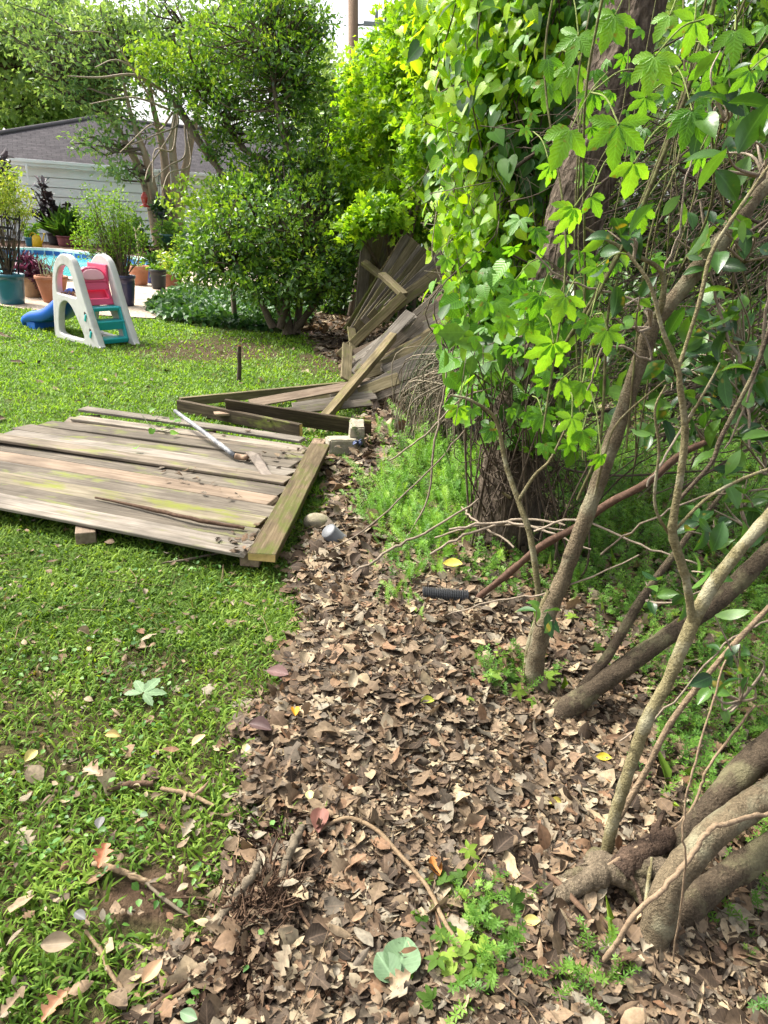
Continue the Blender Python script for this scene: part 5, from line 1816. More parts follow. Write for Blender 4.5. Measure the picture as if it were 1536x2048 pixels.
# sunlit leafy vine low in front of the tangle
v3 = thing('broadleaf_vine', 'green broad leaved vine hanging low over the dead stems', 'vine', G(930, 820))
curtain(v3, [(950, 650, 4.0, 45, 50, .4, .7), (985, 600, 3.9, 60, 60, .4, .8), (930, 705, 4.1, 35, 35, .3, .3), (1020, 700, 3.6, 65, 70, .4, 1.1), (960, 760, 3.7, 50, 50, .4, .5), (1070, 620, 3.4, 60, 80, .4, .9), (1060, 800, 3.1, 60, 80, .3, .4), (1010, 860, 3.0, 45, 50, .3, .15)], 640, .085, L_CREEP, 7)
ov = thing('shade_sapling', 'dark oval leaved sapling in front of the thick trunk', 'sapling', G(1000, 1010))
sc, tb = Scatter(), Tubes()
for cx, cy, Y, rx, ry, n in ((960, 690, 3.2, 80, 60, 34), (1060, 730, 2.9, 90, 70, 40), (1110, 640, 2.8, 70, 60, 26), (1000, 790, 3.1, 60, 50, 14), (1230, 780, 2.8, 70, 60, 18)):
    c_ = A(rng.normal(cx, rx * .6, n), rng.normal(cy, ry * .6, n), rng.normal(Y, .15, n))
    sc.mix(OV, c_, frames(rdir(n) + np.array([0, 0, -.2]), rdir(n) * .7 + np.array([0, -.3, .8])), rng.uniform(.07, .13, n), rng.random(n))
    rt_ = np.array([c_[:, 0].mean() + .05, Y + .1, 0.02])
    for i in range(0, n, 10): tb.add(smooth_path([rt_ + rng.normal(size=3) * [.1, .1, 0], rt_ * .5 + c_[i] * .5 + rng.normal(size=3) * .06, c_[i]], 5), np.linspace(.006, .002, 11), 5, rng.random())
sc.build('foliage', L_MID, ov)
tb.build('stems', M_TWIG, ov)

# ------------------------------------------------------------------ five leaflet creeper with its large leaves
CREEP = [t_palmate(5, 165, .235, .22), t_palmate(5, 200, .22, .12), t_palmate(3, 110, .27, .25), t_palmate(5, 140, .22, .35)]
cr = thing('virginia_creeper', 'creeper with big toothed five part leaves hanging before the thick trunk', 'vine', G(1150, 1050))
leafs = [(1310, 112, 100, 2.0, 200), (1237, 248, 115, 1.9, 195), (1142, 257, 110, 2.0, 190), (1384, 221, 96, 2.0, 175), (1424, 112, 90, 2.1, 185), (1291, 195, 62, 2.0, 180), (1268, 325, 92, 2.0, 190), (1186, 182, 60, 2.1, 170), (1099, 166, 72, 2.4, 200), (1157, 70, 85, 2.3, 200),
         (1182, 393, 62, 2.1, 150), (1148, 414, 80, 2.1, 190), (1132, 592, 85, 2.0, 200), (1194, 534, 55, 2.1, 210), (1281, 418, 72, 2.1, 160), (1144, 132, 80, 2.3, 190), (1107, 685, 100, 2.0, 190), (1144, 835, 75, 2.0, 180), (1165, 860, 65, 2.0, 160), (1202, 909, 50, 2.0, 180),
         (917, 814, 55, 3.0, 180), (1085, 830, 55, 2.4, 200), (1190, 715, 60, 2.1, 170), (1165, 765, 70, 2.1, 200), (1230, 30, 90, 2.2, 180), (1390, 40, 90, 2.1, 170), (1340, 30, 70, 2.2, 200), (1060, 640, 60, 2.5, 190), (1030, 560, 55, 2.7, 200), (1215, 660, 70, 2.0, 190), (1120, 760, 65, 2.1, 150),
         (1080, 590, 70, 2.3, 190), (1010, 640, 60, 2.8, 180), (1180, 640, 60, 2.1, 190), (1470, 60, 90, 2.0, 190), (1500, 140, 80, 1.9, 170), (1100, 330, 55, 2.5, 190), (1345, 150, 60, 2.1, 200), (1130, 470, 50, 2.3, 180), (1400, 300, 60, 2.3, 170)]
sc, tb = Scatter(), Tubes()
for i, (px, py, s_, Y, dr) in enumerate(leafs):
    Y = Y + rng.uniform(-.1, .1)
    c_ = A(px, py, Y)
    sz = s_ / ppm(c_) * .72
    a = R(dr + rng.uniform(-18, 18))
    ax = np.array([[math.sin(a), rng.uniform(-.35, .1), math.cos(a)]])
    nr = np.array([[rng.normal(0, .3), -.75, .55 + rng.normal(0, .2)]])
    sc.add(CREEP[i % 4], c_[None], frames(ax, nr), np.array([sz]), np.array([rng.uniform(.35, .9)]))
    e = c_ + np.array([rng.uniform(-.05, .14), rng.uniform(.02, .14), rng.uniform(.03, .16)])
    tb.add(smooth_path([c_, c_ * .5 + e * .5 + (0, 0, .02), e], 4), .0022, 4, .9)
nx = 150
cx = np.concatenate([rng.normal(1150, 100, 50), rng.uniform(1200, 1536, 35), rng.normal(1080, 70, 65)])
cy = np.concatenate([rng.uniform(0, 900, 50), rng.uniform(-30, 300, 35), rng.normal(640, 110, 65)])
cY = rng.uniform(2.3, 3.0, nx)
c_ = A(cx, cy, cY)
ax = np.stack([rng.normal(0, .5, nx), rng.normal(-.2, .3, nx), -np.abs(rng.normal(.7, .3, nx))], -1)
sc.mix(CREEP, c_, frames(ax, np.array([0, -.6, .6]) + rdir(nx) * .5), rng.uniform(.03, .065, nx), np.clip(rng.normal(.4, .2, nx), 0, 1))
sc.build('foliage', L_CREEP, cr)
for k in range(15):
    px = rng.uniform(1080, 1480)
    y0 = rng.uniform(500, 980)
    a, b = A(px, y0, rng.uniform(2.0, 2.6)), A(px + rng.uniform(20, 190), -60, rng.uniform(2.1, 2.9))
    tb.add(smooth_path([a, a * .66 + b * .34 + rng.normal(size=3) * .06, a * .33 + b * .67 + rng.normal(size=3) * .06, b], 5), .0026 * rng.uniform(.6, 1.5), 5, rng.random() * .3)
for pts in ([(1155, 1000, 2.05, 6), (1200, 880, 2.05, 6), (1215, 640, 2.1, 6), (1235, 560, 2.1, 5)], [(1110, 720, 2.2, 7), (1230, 520, 2.2, 9), (1330, 290, 2.25, 9), (1420, 30, 2.3, 8), (1450, -60, 2.3, 8)], [(1170, 640, 2.1, 8), (1290, 400, 2.15, 9), (1400, 110, 2.2, 9), (1440, -50, 2.2, 9)],
            [(1155, 410, 2.2, 4), (1160, 300, 2.2, 4), (1155, 170, 2.3, 4), (1180, 20, 2.4, 4)]):
    q, r_ = limb_px(pts)
    q, r_ = smooth_path(q, 6, list(r_))
    tb.add(q, r_, 6, .15)
tb.build('stems', stemmat('creeper_stem', (0.05, 0.03, 0.02), (0.22, 0.28, 0.08)), cr)

# ------------------------------------------------------------------ twiggy thicket on the right
tb = Tubes()
for k in range(620):
    px, py = rng.uniform(1100, 1620), rng.uniform(180, 930)
    Y = rng.uniform(3.0, 6.2)
    c_ = A(px, py, Y)
    L = rng.uniform(.3, 1.0 + .5 * (px > 1250))
    an = rng.normal(.85, .45) if rng.random() < .75 else rng.uniform(-.4, .4)
    d = np.array([math.cos(an), rng.normal(0, .4), math.sin(an)])
    a, b = c_ - d * L / 2, c_ + d * L / 2
    a[2] = max(a[2], .01)
    tb.add(smooth_path([a, a * .6 + b * .4 + rng.normal(size=3) * .05 * L, a * .3 + b * .7 + rng.normal(size=3) * .06 * L, b], 4), np.linspace(1.2, .5, 13) * rng.choice([.0016, .0025, .004, .008], p=[.45, .33, .18, .04]), 5, rng.random() * .8)
tag(tb.build('twig_thicket', M_TWIG), 'dense thicket of bare leaning twigs behind the foreground shrub', 'thicket', None, 'stuff')

# ------------------------------------------------------------------ foreground shrub: stems, roots, leaves
B_SHR = barkmat('shrub_bark', (0.055, 0.042, 0.025), (0.20, 0.155, 0.095), 24, (1, 1, .6), (0.25, 0.235, 0.15), .010, 170)
B_SHRG = barkmat('green_bark', (0.085, 0.07, 0.032), (0.25, 0.215, 0.11), 24, (1, 1, .5), (0.32, 0.30, 0.20), .008, 170)
B_SHRD = barkmat('dark_shrub_bark', (0.030, 0.022, 0.014), (0.115, 0.086, 0.056), 26, (1, 1, .6), (0.18, 0.165, 0.09), .012, 150)
B_ROT = barkmat('rotten_bark', (0.022, 0.014, 0.010), (0.125, 0.082, 0.055), 30, (1, 1, .4), None, .02, 120)
B_ROOT = barkmat('root_bark', (0.045, 0.034, 0.022), (0.21, 0.165, 0.11), 28, (1, 1, 1), (0.11, 0.105, 0.045), .014, 140)


def bark_tube(q, r_, n, lump, rough=1.0):
    """tube with swellings, knots and a rough skin"""
    r_ = np.asarray(r_) * (1 + lump * (fbm(np.arange(len(q)) * .16 + rng.uniform(0, 50), np.zeros(len(q)), 71) - .5) * 1.6)
    V, F = tube_arrays(q, r_, n)
    c_ = np.repeat(q, n, 0)
    d_ = V - c_
    R0 = float(np.median(r_))
    f1, f2 = .55 / R0, 2.2 / R0
    rel = (fbm(V[:, 0] * f1 + V[:, 1] * f1 * .6, V[:, 2] * f1 * .8 + V[:, 1] * f1 * .4, 73, 3) - .5) * (.22 + lump * .5)
    rel += (fbm(V[:, 0] * f2 + V[:, 1] * f2 * .7, V[:, 2] * f2 * .6 + 3, 75, 2) - .5) * .085 * rough
    return c_ + d_ * (1 + rel)[:, None], F


def stem(name, pts, mat, parent, n=16, lump=.12, k=8, ground=True):
    q, r_ = limb_px(pts)
    if ground:
        q[0][2] = float(hgt(q[0][0], q[0][1])) - .02
    q, r_ = smooth_path(q, k * 2, list(r_ * .72))
    V, F = bark_tube(q, r_, n + 10, lump)
    o_ = link(name, mesh_np(name, V, F), mat, parent)
    # close the far end
    bm = bmesh.new(); bm.from_mesh(o_.data)
    bmesh.ops.holes_fill(bm, edges=[e for e in bm.edges if e.is_boundary], sides=n + 2)
    bmesh.ops.delete(bm, geom=[v for v in bm.verts if not v.link_faces], context='VERTS')
    for f_ in bm.faces: f_.smooth = True
    bm.to_mesh(o_.data); bm.free()
    return o_


y1 = gd(1065, 1385)
sh1 = thing('shrub_tree', 'tall leaning shrub stem with mottled bark rising from the leaf litter', 'shrub', G(1065, 1385))
stem('trunk', [(1066, 1390, y1, 56), (1072, 1320, y1, 50), (1087, 1255, y1 + .01, 47), (1128, 1150, y1 + .03, 45), (1188, 990, y1 + .06, 42), (1240, 840, y1 + .09, 44), (1290, 690, y1 + .13, 46), (1310, 645, y1 + .14, 42), (1350, 595, y1 + .16, 44), (1410, 522, y1 + .2, 50), (1470, 448, y1 + .25, 46), (1536, 362, y1 + .3, 42), (1640, 240, y1 + .4, 36)], B_SHR, sh1)
stem('twig', [(1052, 1375, y1 + .03, 22), (1060, 1290, y1 + .03, 22), (1085, 1215, y1 + .03, 20), (1100, 1180, y1 + .02, 14)], B_SHRG, sh1)
stem('twig', [(1310, 640, y1 + .14, 22), (1325, 600, y1 + .1, 18), (1320, 540, y1 + .1, 14), (1250, 500, y1 + .1, 12), (1170, 455, y1 + .1, 6)], B_SHRG, sh1, ground=False)
stem('twig', [(1190, 990, y1 + .03, 8), (1212, 900, y1 - .02, 7), (1240, 840, y1 - .04, 6), (1330, 760, y1 - .1, 4)], B_SHRG, sh1, ground=False)
y2 = gd(1115, 1440)
sh2 = thing('shrub_tree', 'dark thick limb lying low from its root at the litter edge', 'shrub', G(1115, 1440))
stem('trunk', [(1098, 1440, y2, 60), (1135, 1418, y2, 64), (1185, 1380, y2 + .02, 56), (1250, 1333, y2 + .05, 52), (1350, 1262, y2 + .1, 50), (1440, 1200, y2 + .14, 50), (1536, 1105, y2 + .2, 48), (1680, 980, y2 + .3, 44)], B_SHRD, sh2)
stem('branch', [(1160, 1380, y2 + .05, 28), (1210, 1320, y2 + .07, 28), (1252, 1250, y2 + .09, 27), (1292, 1185, y2 + .12, 24), (1370, 1080, y2 + .2, 16), (1450, 980, y2 + .25, 10)], B_SHRD, sh2, ground=False)
# many stemmed clump at the lower right
y3 = gd(1320, 1890)
cl_ = thing('many_stemmed_shrub', 'many stemmed shrub with gnarled roots at the lower right corner', 'shrub', G(1320, 1860))
stem('stem', [(1300, 1905, y3 - .02, 80), (1318, 1840, y3, 92), (1345, 1760, y3 + .03, 84), (1395, 1700, y3 + .06, 80), (1450, 1648, y3 + .1, 80), (1536, 1588, y3 + .16, 80), (1660, 1500, y3 + .24, 74)], B_SHR, cl_, 22)
stem('stem', [(1345, 1860, y3 + .05, 70), (1385, 1805, y3 + .06, 80), (1440, 1762, y3 + .09, 78), (1536, 1700, y3 + .14, 74), (1660, 1620, y3 + .2, 70)], B_SHRD, cl_, 20)
stem('stem', [(1330, 1740, y3 + .16, 74), (1372, 1680, y3 + .18, 70), (1420, 1620, y3 + .2, 72), (1475, 1555, y3 + .24, 80), (1540, 1495, y3 + .28, 80), (1660, 1400, y3 + .36, 76)], B_SHRD, cl_, 20)
yc = gd(1205, 1760) + .02
stem('stem', [(1206, 1745, yc, 34), (1222, 1660, yc + .01, 33), (1245, 1580, yc + .02, 33), (1272, 1500, yc + .04, 34), (1298, 1430, yc + .05, 36), (1335, 1365, yc + .07, 36), (1378, 1262, yc + .1, 36), (1432, 1160, yc + .13, 36), (1540, 1030, yc + .2, 34), (1660, 900, yc + .28, 28)], B_SHRG, cl_)
stem('stem', [(1386, 1255, yc + .1, 22), (1372, 1160, yc + .1, 24), (1346, 1072, yc + .1, 26), (1348, 1030, yc + .1, 22), (1364, 930, yc + .11, 20), (1370, 855, yc + .12, 20), (1360, 775, yc + .12, 17), (1355, 735, yc + .12, 15), (1325, 660, yc + .13, 12), (1300, 570, yc + .14, 11), (1255, 505, yc + .16, 8)], B_SHRG, cl_, 12, ground=False)
stem('stem', [(1356, 738, yc + .12, 12), (1372, 690, yc + .13, 11), (1400, 600, yc + .14, 11), (1422, 510, yc + .16, 12), (1470, 430, yc + .18, 11), (1560, 300, yc + .22, 8)], B_SHRG, cl_, 10, ground=False)
stem('stem', [(1372, 850, yc + .12, 9), (1400, 800, yc + .1, 8), (1432, 742, yc + .1, 6), (1440, 725, yc + .1, 4)], B_SHRG, cl_, 8, ground=False)
stem('stem', [(1235, 1640, yc + .05, 18), (1290, 1545, yc + .08, 17), (1345, 1440, yc + .12, 17), (1440, 1320, yc + .16, 16), (1560, 1190, yc + .22, 15)], barkmat('ruddy_bark', (0.10, 0.07, 0.042), (0.26, 0.19, 0.12), 12), cl_, 10, ground=False)
stem('stem', [(1340, 1070, yc + .12, 12), (1352, 1010, yc + .13, 11), (1420, 930, yc + .15, 12), (1440, 880, yc + .16, 13), (1470, 820, yc + .17, 12), (1510, 740, yc + .18, 12), (1545, 640, yc + .2, 12)], B_SHRD, cl_, 8, ground=False)
stem('stem', [(1345, 1080, yc + .12, 9), (1310, 1010, yc + .1, 8), (1318, 900, yc + .1, 8), (1310, 820, yc + .1, 7), (1332, 770, yc + .1, 5)], B_SHRG, cl_, 8, ground=False)
stem('stem', [(1350, 1060, yc + .12, 9), (1410, 1000, yc + .12, 9), (1480, 960, yc + .14, 9), (1560, 930, yc + .16, 9)], B_SHRG, cl_, 8, ground=False)
def stemg(name, pts, mat, n=16, lump=.25, k=8):
    """like stem(), each point given by its height above the ground"""
    q = np.array([G(a_, b_, dz) for a_, b_, dz, w_ in pts])
    q, r_ = smooth_path(q, k * 2, [w_ * .76 / 2 / ppm(p) for (a_, b_, dz, w_), p in zip(pts, q)])
    V, F = bark_tube(q, r_, n + 12, lump * 1.3, 1.6)
    me = mesh_np(name, V, F)
    bm = bmesh.new(); bm.from_mesh(me)
    bmesh.ops.holes_fill(bm, edges=[e for e in bm.edges if e.is_boundary], sides=n + 2)
    for f_ in bm.faces: f_.smooth = True
    bm.to_mesh(me); bm.free()
    return link(name, me, mat, cl_)


stemg('root', [(1085, 1812, .0, 40), (1115, 1798, .025, 50), (1150, 1776, .05, 54), (1185, 1756, .075, 56), (1220, 1745, .085, 66), (1262, 1760, .075, 64), (1300, 1795, .05, 58), (1325, 1850, .02, 54)], B_ROOT, 20)
stemg('root', [(1085, 1768, .01, 26), (1130, 1756, .03, 32), (1180, 1738, .05, 40), (1215, 1725, .06, 40)], B_ROOT)
stemg('root', [(1190, 1716, .04, 56), (1215, 1735, .07, 66), (1255, 1742, .08, 70), (1300, 1735, .10, 64), (1350, 1755, .08, 66)], B_ROOT, 20, .3)
stemg('root', [(1300, 1700, .06, 44), (1350, 1690, .05, 56), (1420, 1690, .03, 40)], B_ROOT, 16, .3)
stemg('stump', [(1235, 1745, .09, 60), (1280, 1705, .115, 66), (1325, 1680, .13, 52), (1345, 1660, .135, 26)], B_ROT, 22, .4)
stemg('stump', [(1300, 1690, .13, 28), (1316, 1650, .15, 24), (1328, 1622, .16, 10)], B_ROT, 12, .4)
stemg('twig', [(1296, 1930, .01, 10), (1292, 1850, .05, 14), (1276, 1780, .09, 12), (1262, 1752, .11, 10)], B_ROT, 8)
stemg('twig', [(1298, 1925, .01, 8), (1290, 1830, .07, 10), (1296, 1770, .1, 10), (1304, 1715, .13, 9)], B_SHRG, 8)
# pale climbing stem winding over the roots
wv = Tubes()
for pts in ([(1060, 2060, gd(1060, 2030), 12), (1068, 2010, gd(1068, 2000), 13), (1085, 1968, gd(1085, 1965), 13), (1160, 1950, gd(1160, 1948) + .01, 15), (1220, 1905, y3 - .08, 16), (1268, 1830, y3 - .07, 16), (1330, 1775, y3 - .05, 15), (1380, 1715, y3 - .01, 15), (1420, 1660, y3 + .02, 14), (1460, 1645, y3 + .04, 14), (1540, 1625, y3 + .1, 13)],
            [(1010, 1788, gd(1010, 1790), 9), (1090, 1778, gd(1090, 1778) - .0, 11), (1200, 1740, yc - .07, 11), (1280, 1690, yc - .03, 10), (1370, 1635, yc + .06, 8), (1400, 1580, yc + .1, 8), (1420, 1530, yc + .12, 8), (1510, 1410, yc + .2, 7)],
            [(1385, 1810, y3 - .06, 5), (1370, 1740, y3 - .07, 6), (1365, 1660, y3 - .06, 6), (1380, 1560, y3 - .03, 6), (1420, 1420, y3 + .02, 6), (1450, 1320, y3 + .06, 5)]):
    q, r_ = limb_px(pts)
    q[0][2] = float(hgt(q[0][0], q[0][1])) + .004
    q, r_ = smooth_path(q, 7, list(r_ * .72))
    q = q + rng.normal(size=q.shape) * .0012
    wv.add(q, r_, 9, .6, .25)
tag(wv.build('woody_vine', stemmat('tan_vine', (0.11, 0.075, 0.045), (0.31, 0.225, 0.145))), 'pale tan woody vine winding over the gnarled roots', 'vine')
tb = Tubes()
for k in range(95):
    e = G(rng.uniform(930, 1130), rng.uniform(1010, 1090)) - np.array([0, .12, 0])
    a = A(rng.uniform(930, 1150), rng.uniform(700, 960), rng.uniform(2.85, 3.15))
    tb.add(smooth_path([e, e * .6 + a * .4 + rng.normal(size=3) * .07, e * .25 + a * .75 + rng.normal(size=3) * .08, a], 5), .0022 * rng.uniform(.5, 1.6), 5, rng.random() * .7)
tag(tb.build('brush', M_TWIG), 'thin bare brush standing against the foot of the thick trunk', 'brush', None, 'stuff')
# thin sapling in front of the big trunk and the leaning brown stick
y4 = gd(1080, 1330)
sp = thing('thin_sapling', 'thin pale forked sapling standing before the thick trunk', 'sapling', G(1080, 1330))
stem('trunk', [(1080, 1335, y4, 15), (1078, 1210, y4 + .05, 16), (1062, 1080, y4 + .1, 18), (1038, 1005, y4 + .15, 15), (1012, 930, y4 + .2, 13), (1000, 870, y4 + .22, 12), (985, 830, y4 + .22, 11), (940, 800, y4 + .2, 8), (900, 790, y4 + .2, 5)], B_SHRG, sp, 10)
stem('branch', [(1036, 1002, y4 + .15, 10), (1070, 950, y4 + .15, 9), (1100, 920, y4 + .16, 8), (1130, 860, y4 + .17, 6)], B_SHRG, sp, 8, ground=False)
stem('branch', [(1020, 995, y4 + .15, 8), (1005, 985, y4 + .12, 7)], B_SHRG, sp, 8, ground=False)
ys = gd(945, 1205)
stk = Tubes()
q, r_ = limb_px([(944, 1204, ys, 11), (1010, 1152, ys - .1, 14), (1080, 1095, ys - .22, 15), (1150, 1055, ys - .3, 15), (1220, 1005, ys - .35, 16), (1290, 968, ys - .38, 17), (1360, 910, ys - .36, 15), (1410, 885, ys - .34, 12)])
q[0][2] = float(hgt(q[0][0], q[0][1])) + .0
q, r_ = smooth_path(q, 6, list(r_))
stk.add(q, r_, 9, .35, .3)
tag(stk.build('fallen_branch', stemmat('ruddy_stick', (0.06, 0.034, 0.024), (0.19, 0.115, 0.078))), 'long reddish brown branch leaning up from the litter to the right', 'branch')

# glossy oval leaves of the foreground shrubs
L_SHRUB = leafmat('shrub_leaf', (0.015, 0.05, 0.014), (0.04, 0.11, 0.022), (0.11, 0.23, 0.035), .34, (1.7, 1.6, .4), .34, .5, .4, .25, 25, None, .07, (0.24, 0.19, 0.03))
OVB = [t_sheet(o_oval(.24), 5, .25, -.25, 0, .15), t_sheet(o_oval(.2), 5, -.2, .3, .3, .2), t_sheet(o_oval(.27), 5, .2, -.5, -.2, .2)]
sc, tb = Scatter(), Tubes()
for cx, cy, Y, rx, ry, n, s_ in ((1490, 300, 1.7, 60, 60, 9, .10), (1440, 190, 2.0, 60, 60, 14, .09), (1240, 470, 2.05, 50, 45, 10, .085), (1270, 620, 2.0, 50, 40, 8, .07), (1450, 640, 2.3, 100, 80, 34, .085), (1480, 760, 2.2, 80, 90, 46, .085), (1420, 700, 2.6, 90, 70, 40, .08), (1390, 830, 2.4, 70, 60, 22, .08), (1480, 470, 2.1, 70, 60, 14, .08), (1400, 470, 2.3, 60, 60, 10, .07),
                             (1500, 1000, 1.9, 60, 80, 14, .08), (1420, 1050, 1.9, 40, 50, 9, .07), (1300, 820, 2.4, 60, 60, 14, .075), (1460, 1330, 1.5, 60, 80, 16, .06), (1080, 1215, 2.0, 18, 40, 7, .075), (1340, 700, 2.5, 60, 60, 20, .08), (1520, 890, 2.0, 50, 60, 14, .08), (1110, 560, 2.5, 60, 60, 12, .08), (1290, 1170, 1.9, 30, 40, 5, .07), (1400, 1150, 1.7, 50, 40, 7, .065)):
    n = int(n * 1.35)
    c_ = A(rng.normal(cx, rx * .55, n), rng.normal(cy, ry * .55, n), rng.normal(Y, .1, n))
    sc.mix(OVB, c_, frames(rdir(n) + np.array([-.1, -.2, -.25]), rdir(n) * .7 + np.array([0, -.3, .8])), s_ * rng.uniform(.7, 1.3, n), rng.random(n))
    ctr = A(cx + rng.uniform(0, 40), cy + ry * .9, Y + .06)
    for i in range(0, n, 2): tb.add(smooth_path([ctr, ctr * .5 + c_[i] * .5 + rng.normal(size=3) * .02, c_[i]], 4), np.linspace(.0045, .0016, 9), 5, rng.random())
    tb.build('twig', M_TWIGP, cl_)
    tb = Tubes()
sc.build('foliage', L_SHRUB, cl_)
# finer twigs crossing the view
tb = Tubes()
for pts in ([(1060, 500, 2.2, 5), (1130, 560, 2.2, 7), (1200, 580, 2.2, 8), (1265, 600, 2.2, 9), (1300, 640, 2.15, 10)], [(1175, 780, 2.1, 5), (1215, 690, 2.1, 7), (1300, 720, 2.1, 8), (1280, 650, 2.1, 5)], [(1290, 970, 2.0, 6), (1325, 920, 2.0, 7), (1360, 860, 2.05, 6), (1420, 770, 2.1, 4)], [(1200, 1110, 2.1, 6), (1300, 1040, 2.0, 6), (1420, 990, 2.0, 7), (1540, 975, 2.0, 6)],
            [(1070, 1060, 2.4, 7), (1160, 1040, 2.3, 7), (1280, 1090, 2.2, 6), (1400, 1130, 2.1, 5)], [(900, 1060, 2.7, 7), (1000, 1045, 2.7, 8), (1080, 1060, 2.6, 7), (1180, 1100, 2.5, 5)], [(860, 1110, 2.7, 6), (940, 1065, 2.7, 8), (1040, 1040, 2.7, 8), (1130, 1050, 2.6, 6)], [(870, 1075, 2.8, 5), (960, 1050, 2.75, 6), (1060, 1052, 2.7, 7), (1150, 1065, 2.65, 5)],
            [(925, 1015, 3.0, 5), (950, 1040, 2.8, 7), (1030, 1095, 2.6, 6)], [(890, 1230, 2.4, 5), (1000, 1200, 2.2, 5), (1100, 1185, 2.1, 6), (1280, 1110, 2.0, 5)], [(1450, 900, 2.0, 5), (1500, 780, 2.0, 8), (1530, 640, 2.0, 9), (1545, 500, 2.0, 9)], [(1400, 400, 2.3, 6), (1430, 600, 2.2, 8), (1490, 760, 2.1, 9), (1500, 900, 2.0, 8)],
            [(1330, 540, 2.2, 5), (1360, 450, 2.2, 5), (1378, 330, 2.2, 5), (1440, 200, 2.3, 4)], [(1240, 1480, 1.6, 5), (1330, 1420, 1.6, 6), (1450, 1290, 1.6, 6), (1540, 1240, 1.6, 6)], [(780, 1180, 3.0, 4), (850, 1010, 3.2, 6), (870, 880, 3.3, 7), (885, 800, 3.4, 6), (900, 700, 3.5, 4)], [(640, 1130, 3.0, 4), (740, 1050, 3.0, 5), (850, 950, 3.1, 5), (930, 860, 3.1, 4)],
            [(690, 1160, 2.7, 7), (780, 1100, 2.75, 8), (850, 1065, 2.75, 7), (960, 1000, 2.8, 5)], [(780, 920, 3.6, 5), (850, 870, 3.4, 5), (920, 800, 3.3, 5), (1000, 770, 3.2, 4)]):
    q, r_ = limb_px(pts)
    q[:, 2] = np.maximum(q[:, 2], hgt(q[:, 0], q[:, 1]) + .004)
    q, r_ = smooth_path(q, 6, list(r_ * .7))
    q = q + rng.normal(size=q.shape) * .003
    tb.add(q, r_, 6, rng.uniform(.0, .7), .2)
tag(tb.build('loose_twigs', M_TWIGP), 'thin bare twigs crossing between the shrub stems', 'twigs', None, 'stuff')

# ------------------------------------------------------------------ leaf litter
LIT = []
for k in range(9):
    wd = [.22, .28, .32, .25, .36, .2, .3, .26, .4][k]
    LIT.append(t_sheet(o_oval(wd, [1, .8, 1.2][k % 3]), 4, rng.uniform(-.5, .5), rng.uniform(-.45, .45), rng.uniform(-1.0, 1.0), rng.uniform(-.2, .3)))
for k in range(4):
    LIT.append(t_sheet(o_oval(rng.uniform(.09, .15)), 4, rng.uniform(-.8, .8), rng.uniform(-.8, .8), rng.uniform(-.9, .9), rng.uniform(-.2, .5)))
for k in range(5):
    LIT.append(t_sheet([rng.uniform(.05, .3), rng.uniform(.2, .45), rng.uniform(.2, .5), rng.uniform(.1, .4), rng.uniform(.02, .2)], 4, rng.uniform(-.5, .5), rng.uniform(-.4, .4), rng.uniform(-1.2, 1.2), rng.uniform(-.2, .3)))
for k in range(4):
    LIT.append(t_sheet(o_oak(rng.uniform(.3, .42)), 9, rng.uniform(-.4, .4), rng.uniform(-.4, .4), rng.uniform(-.8, .8), rng.uniform(0, .3)))
M_LIT = leafmat('litter_leaf', (0.05, 0.03, 0.02), (0.18, 0.12, 0.08), (0.42, 0.31, 0.21), .1, (1.2, 1.0, .75), .75, .2, .2, .4, 70, veins=.06, spots=(0.04, 0.027, 0.02), stops=
               
                [(0, (0.0265, 0.019, 0.0129)), (0.12, (0.062, 0.0427, 0.0276)), (0.24, (0.1328, 0.1107, 0.0819)), (0.34, (0.0752, 0.049, 0.031)), (0.45, (0.1771, 0.1288, 0.0793)), (0.54, (0.1062, 0.0672, 0.0397)), (0.64, (0.2302, 0.1723, 0.1102)), (0.72, (0.1771, 0.0952, 0.0517)), (0.82, (0.3099, 0.2403, 0.1509)), (0.92, (0.2213, 0.195, 0.1465)), (1, (0.4072, 0.3174, 0.1896))])


def area_points(n, y0, y1, fac=.66, pad=.35):
    """uniform on the ground between two distances, within the view"""
    y = np.sqrt(rng.uniform(y0 ** 2, y1 ** 2, n)) if y0 > 0 else rng.uniform(y0, y1, n)
    x = rng.uniform(-1, 1, n) * (fac * y + pad)
    return x, y


def area(y0, y1, fac=.66, pad=.35):
    return (y1 - y0) * 2 * (fac * (y0 + y1) / 2 + pad)


sc = Scatter()
for (y0, y1, dens, s_) in ((.75, 1.6, 9800, .040), (1.6, 2.6, 8200, .042), (2.6, 4.2, 4300, .050), (4.2, 7, 900, .075), (7, 12, 330, .10), (.75, 1.6, 16000, .017), (1.6, 2.8, 11000, .02)):
    x, y = area_points(int(area(y0, y1) * dens), y0, y1)
    l_ = litterness(x, y)
    w_ = weedness(x, y)
    keep = rng.random(len(x)) < l_ * (1 - .45 * w_) + .004
    x, y = x[keep], y[keep]
    n = len(x)
    pile = rng.random(n) ** 1.3 * .035 * np.clip(l_[keep], .05, 1)
    z = hgt(x, y) + pile + .004
    tilt = rng.choice([.12, .35, .6, 1.3], n, p=[.38, .36, .16, .10])
    nr = np.array([0, 0, 1.0]) + rdir(n) * tilt[:, None]
    ax = rdir(n) * [1, 1, .25]
    fr = frames(ax, nr)
    sz = s_ * np.clip(rng.lognormal(0, .40, n), .35, 1.75)
    sc.mix(LIT, np.stack([x, y, z], -1), fr, sz, rng.random(n))
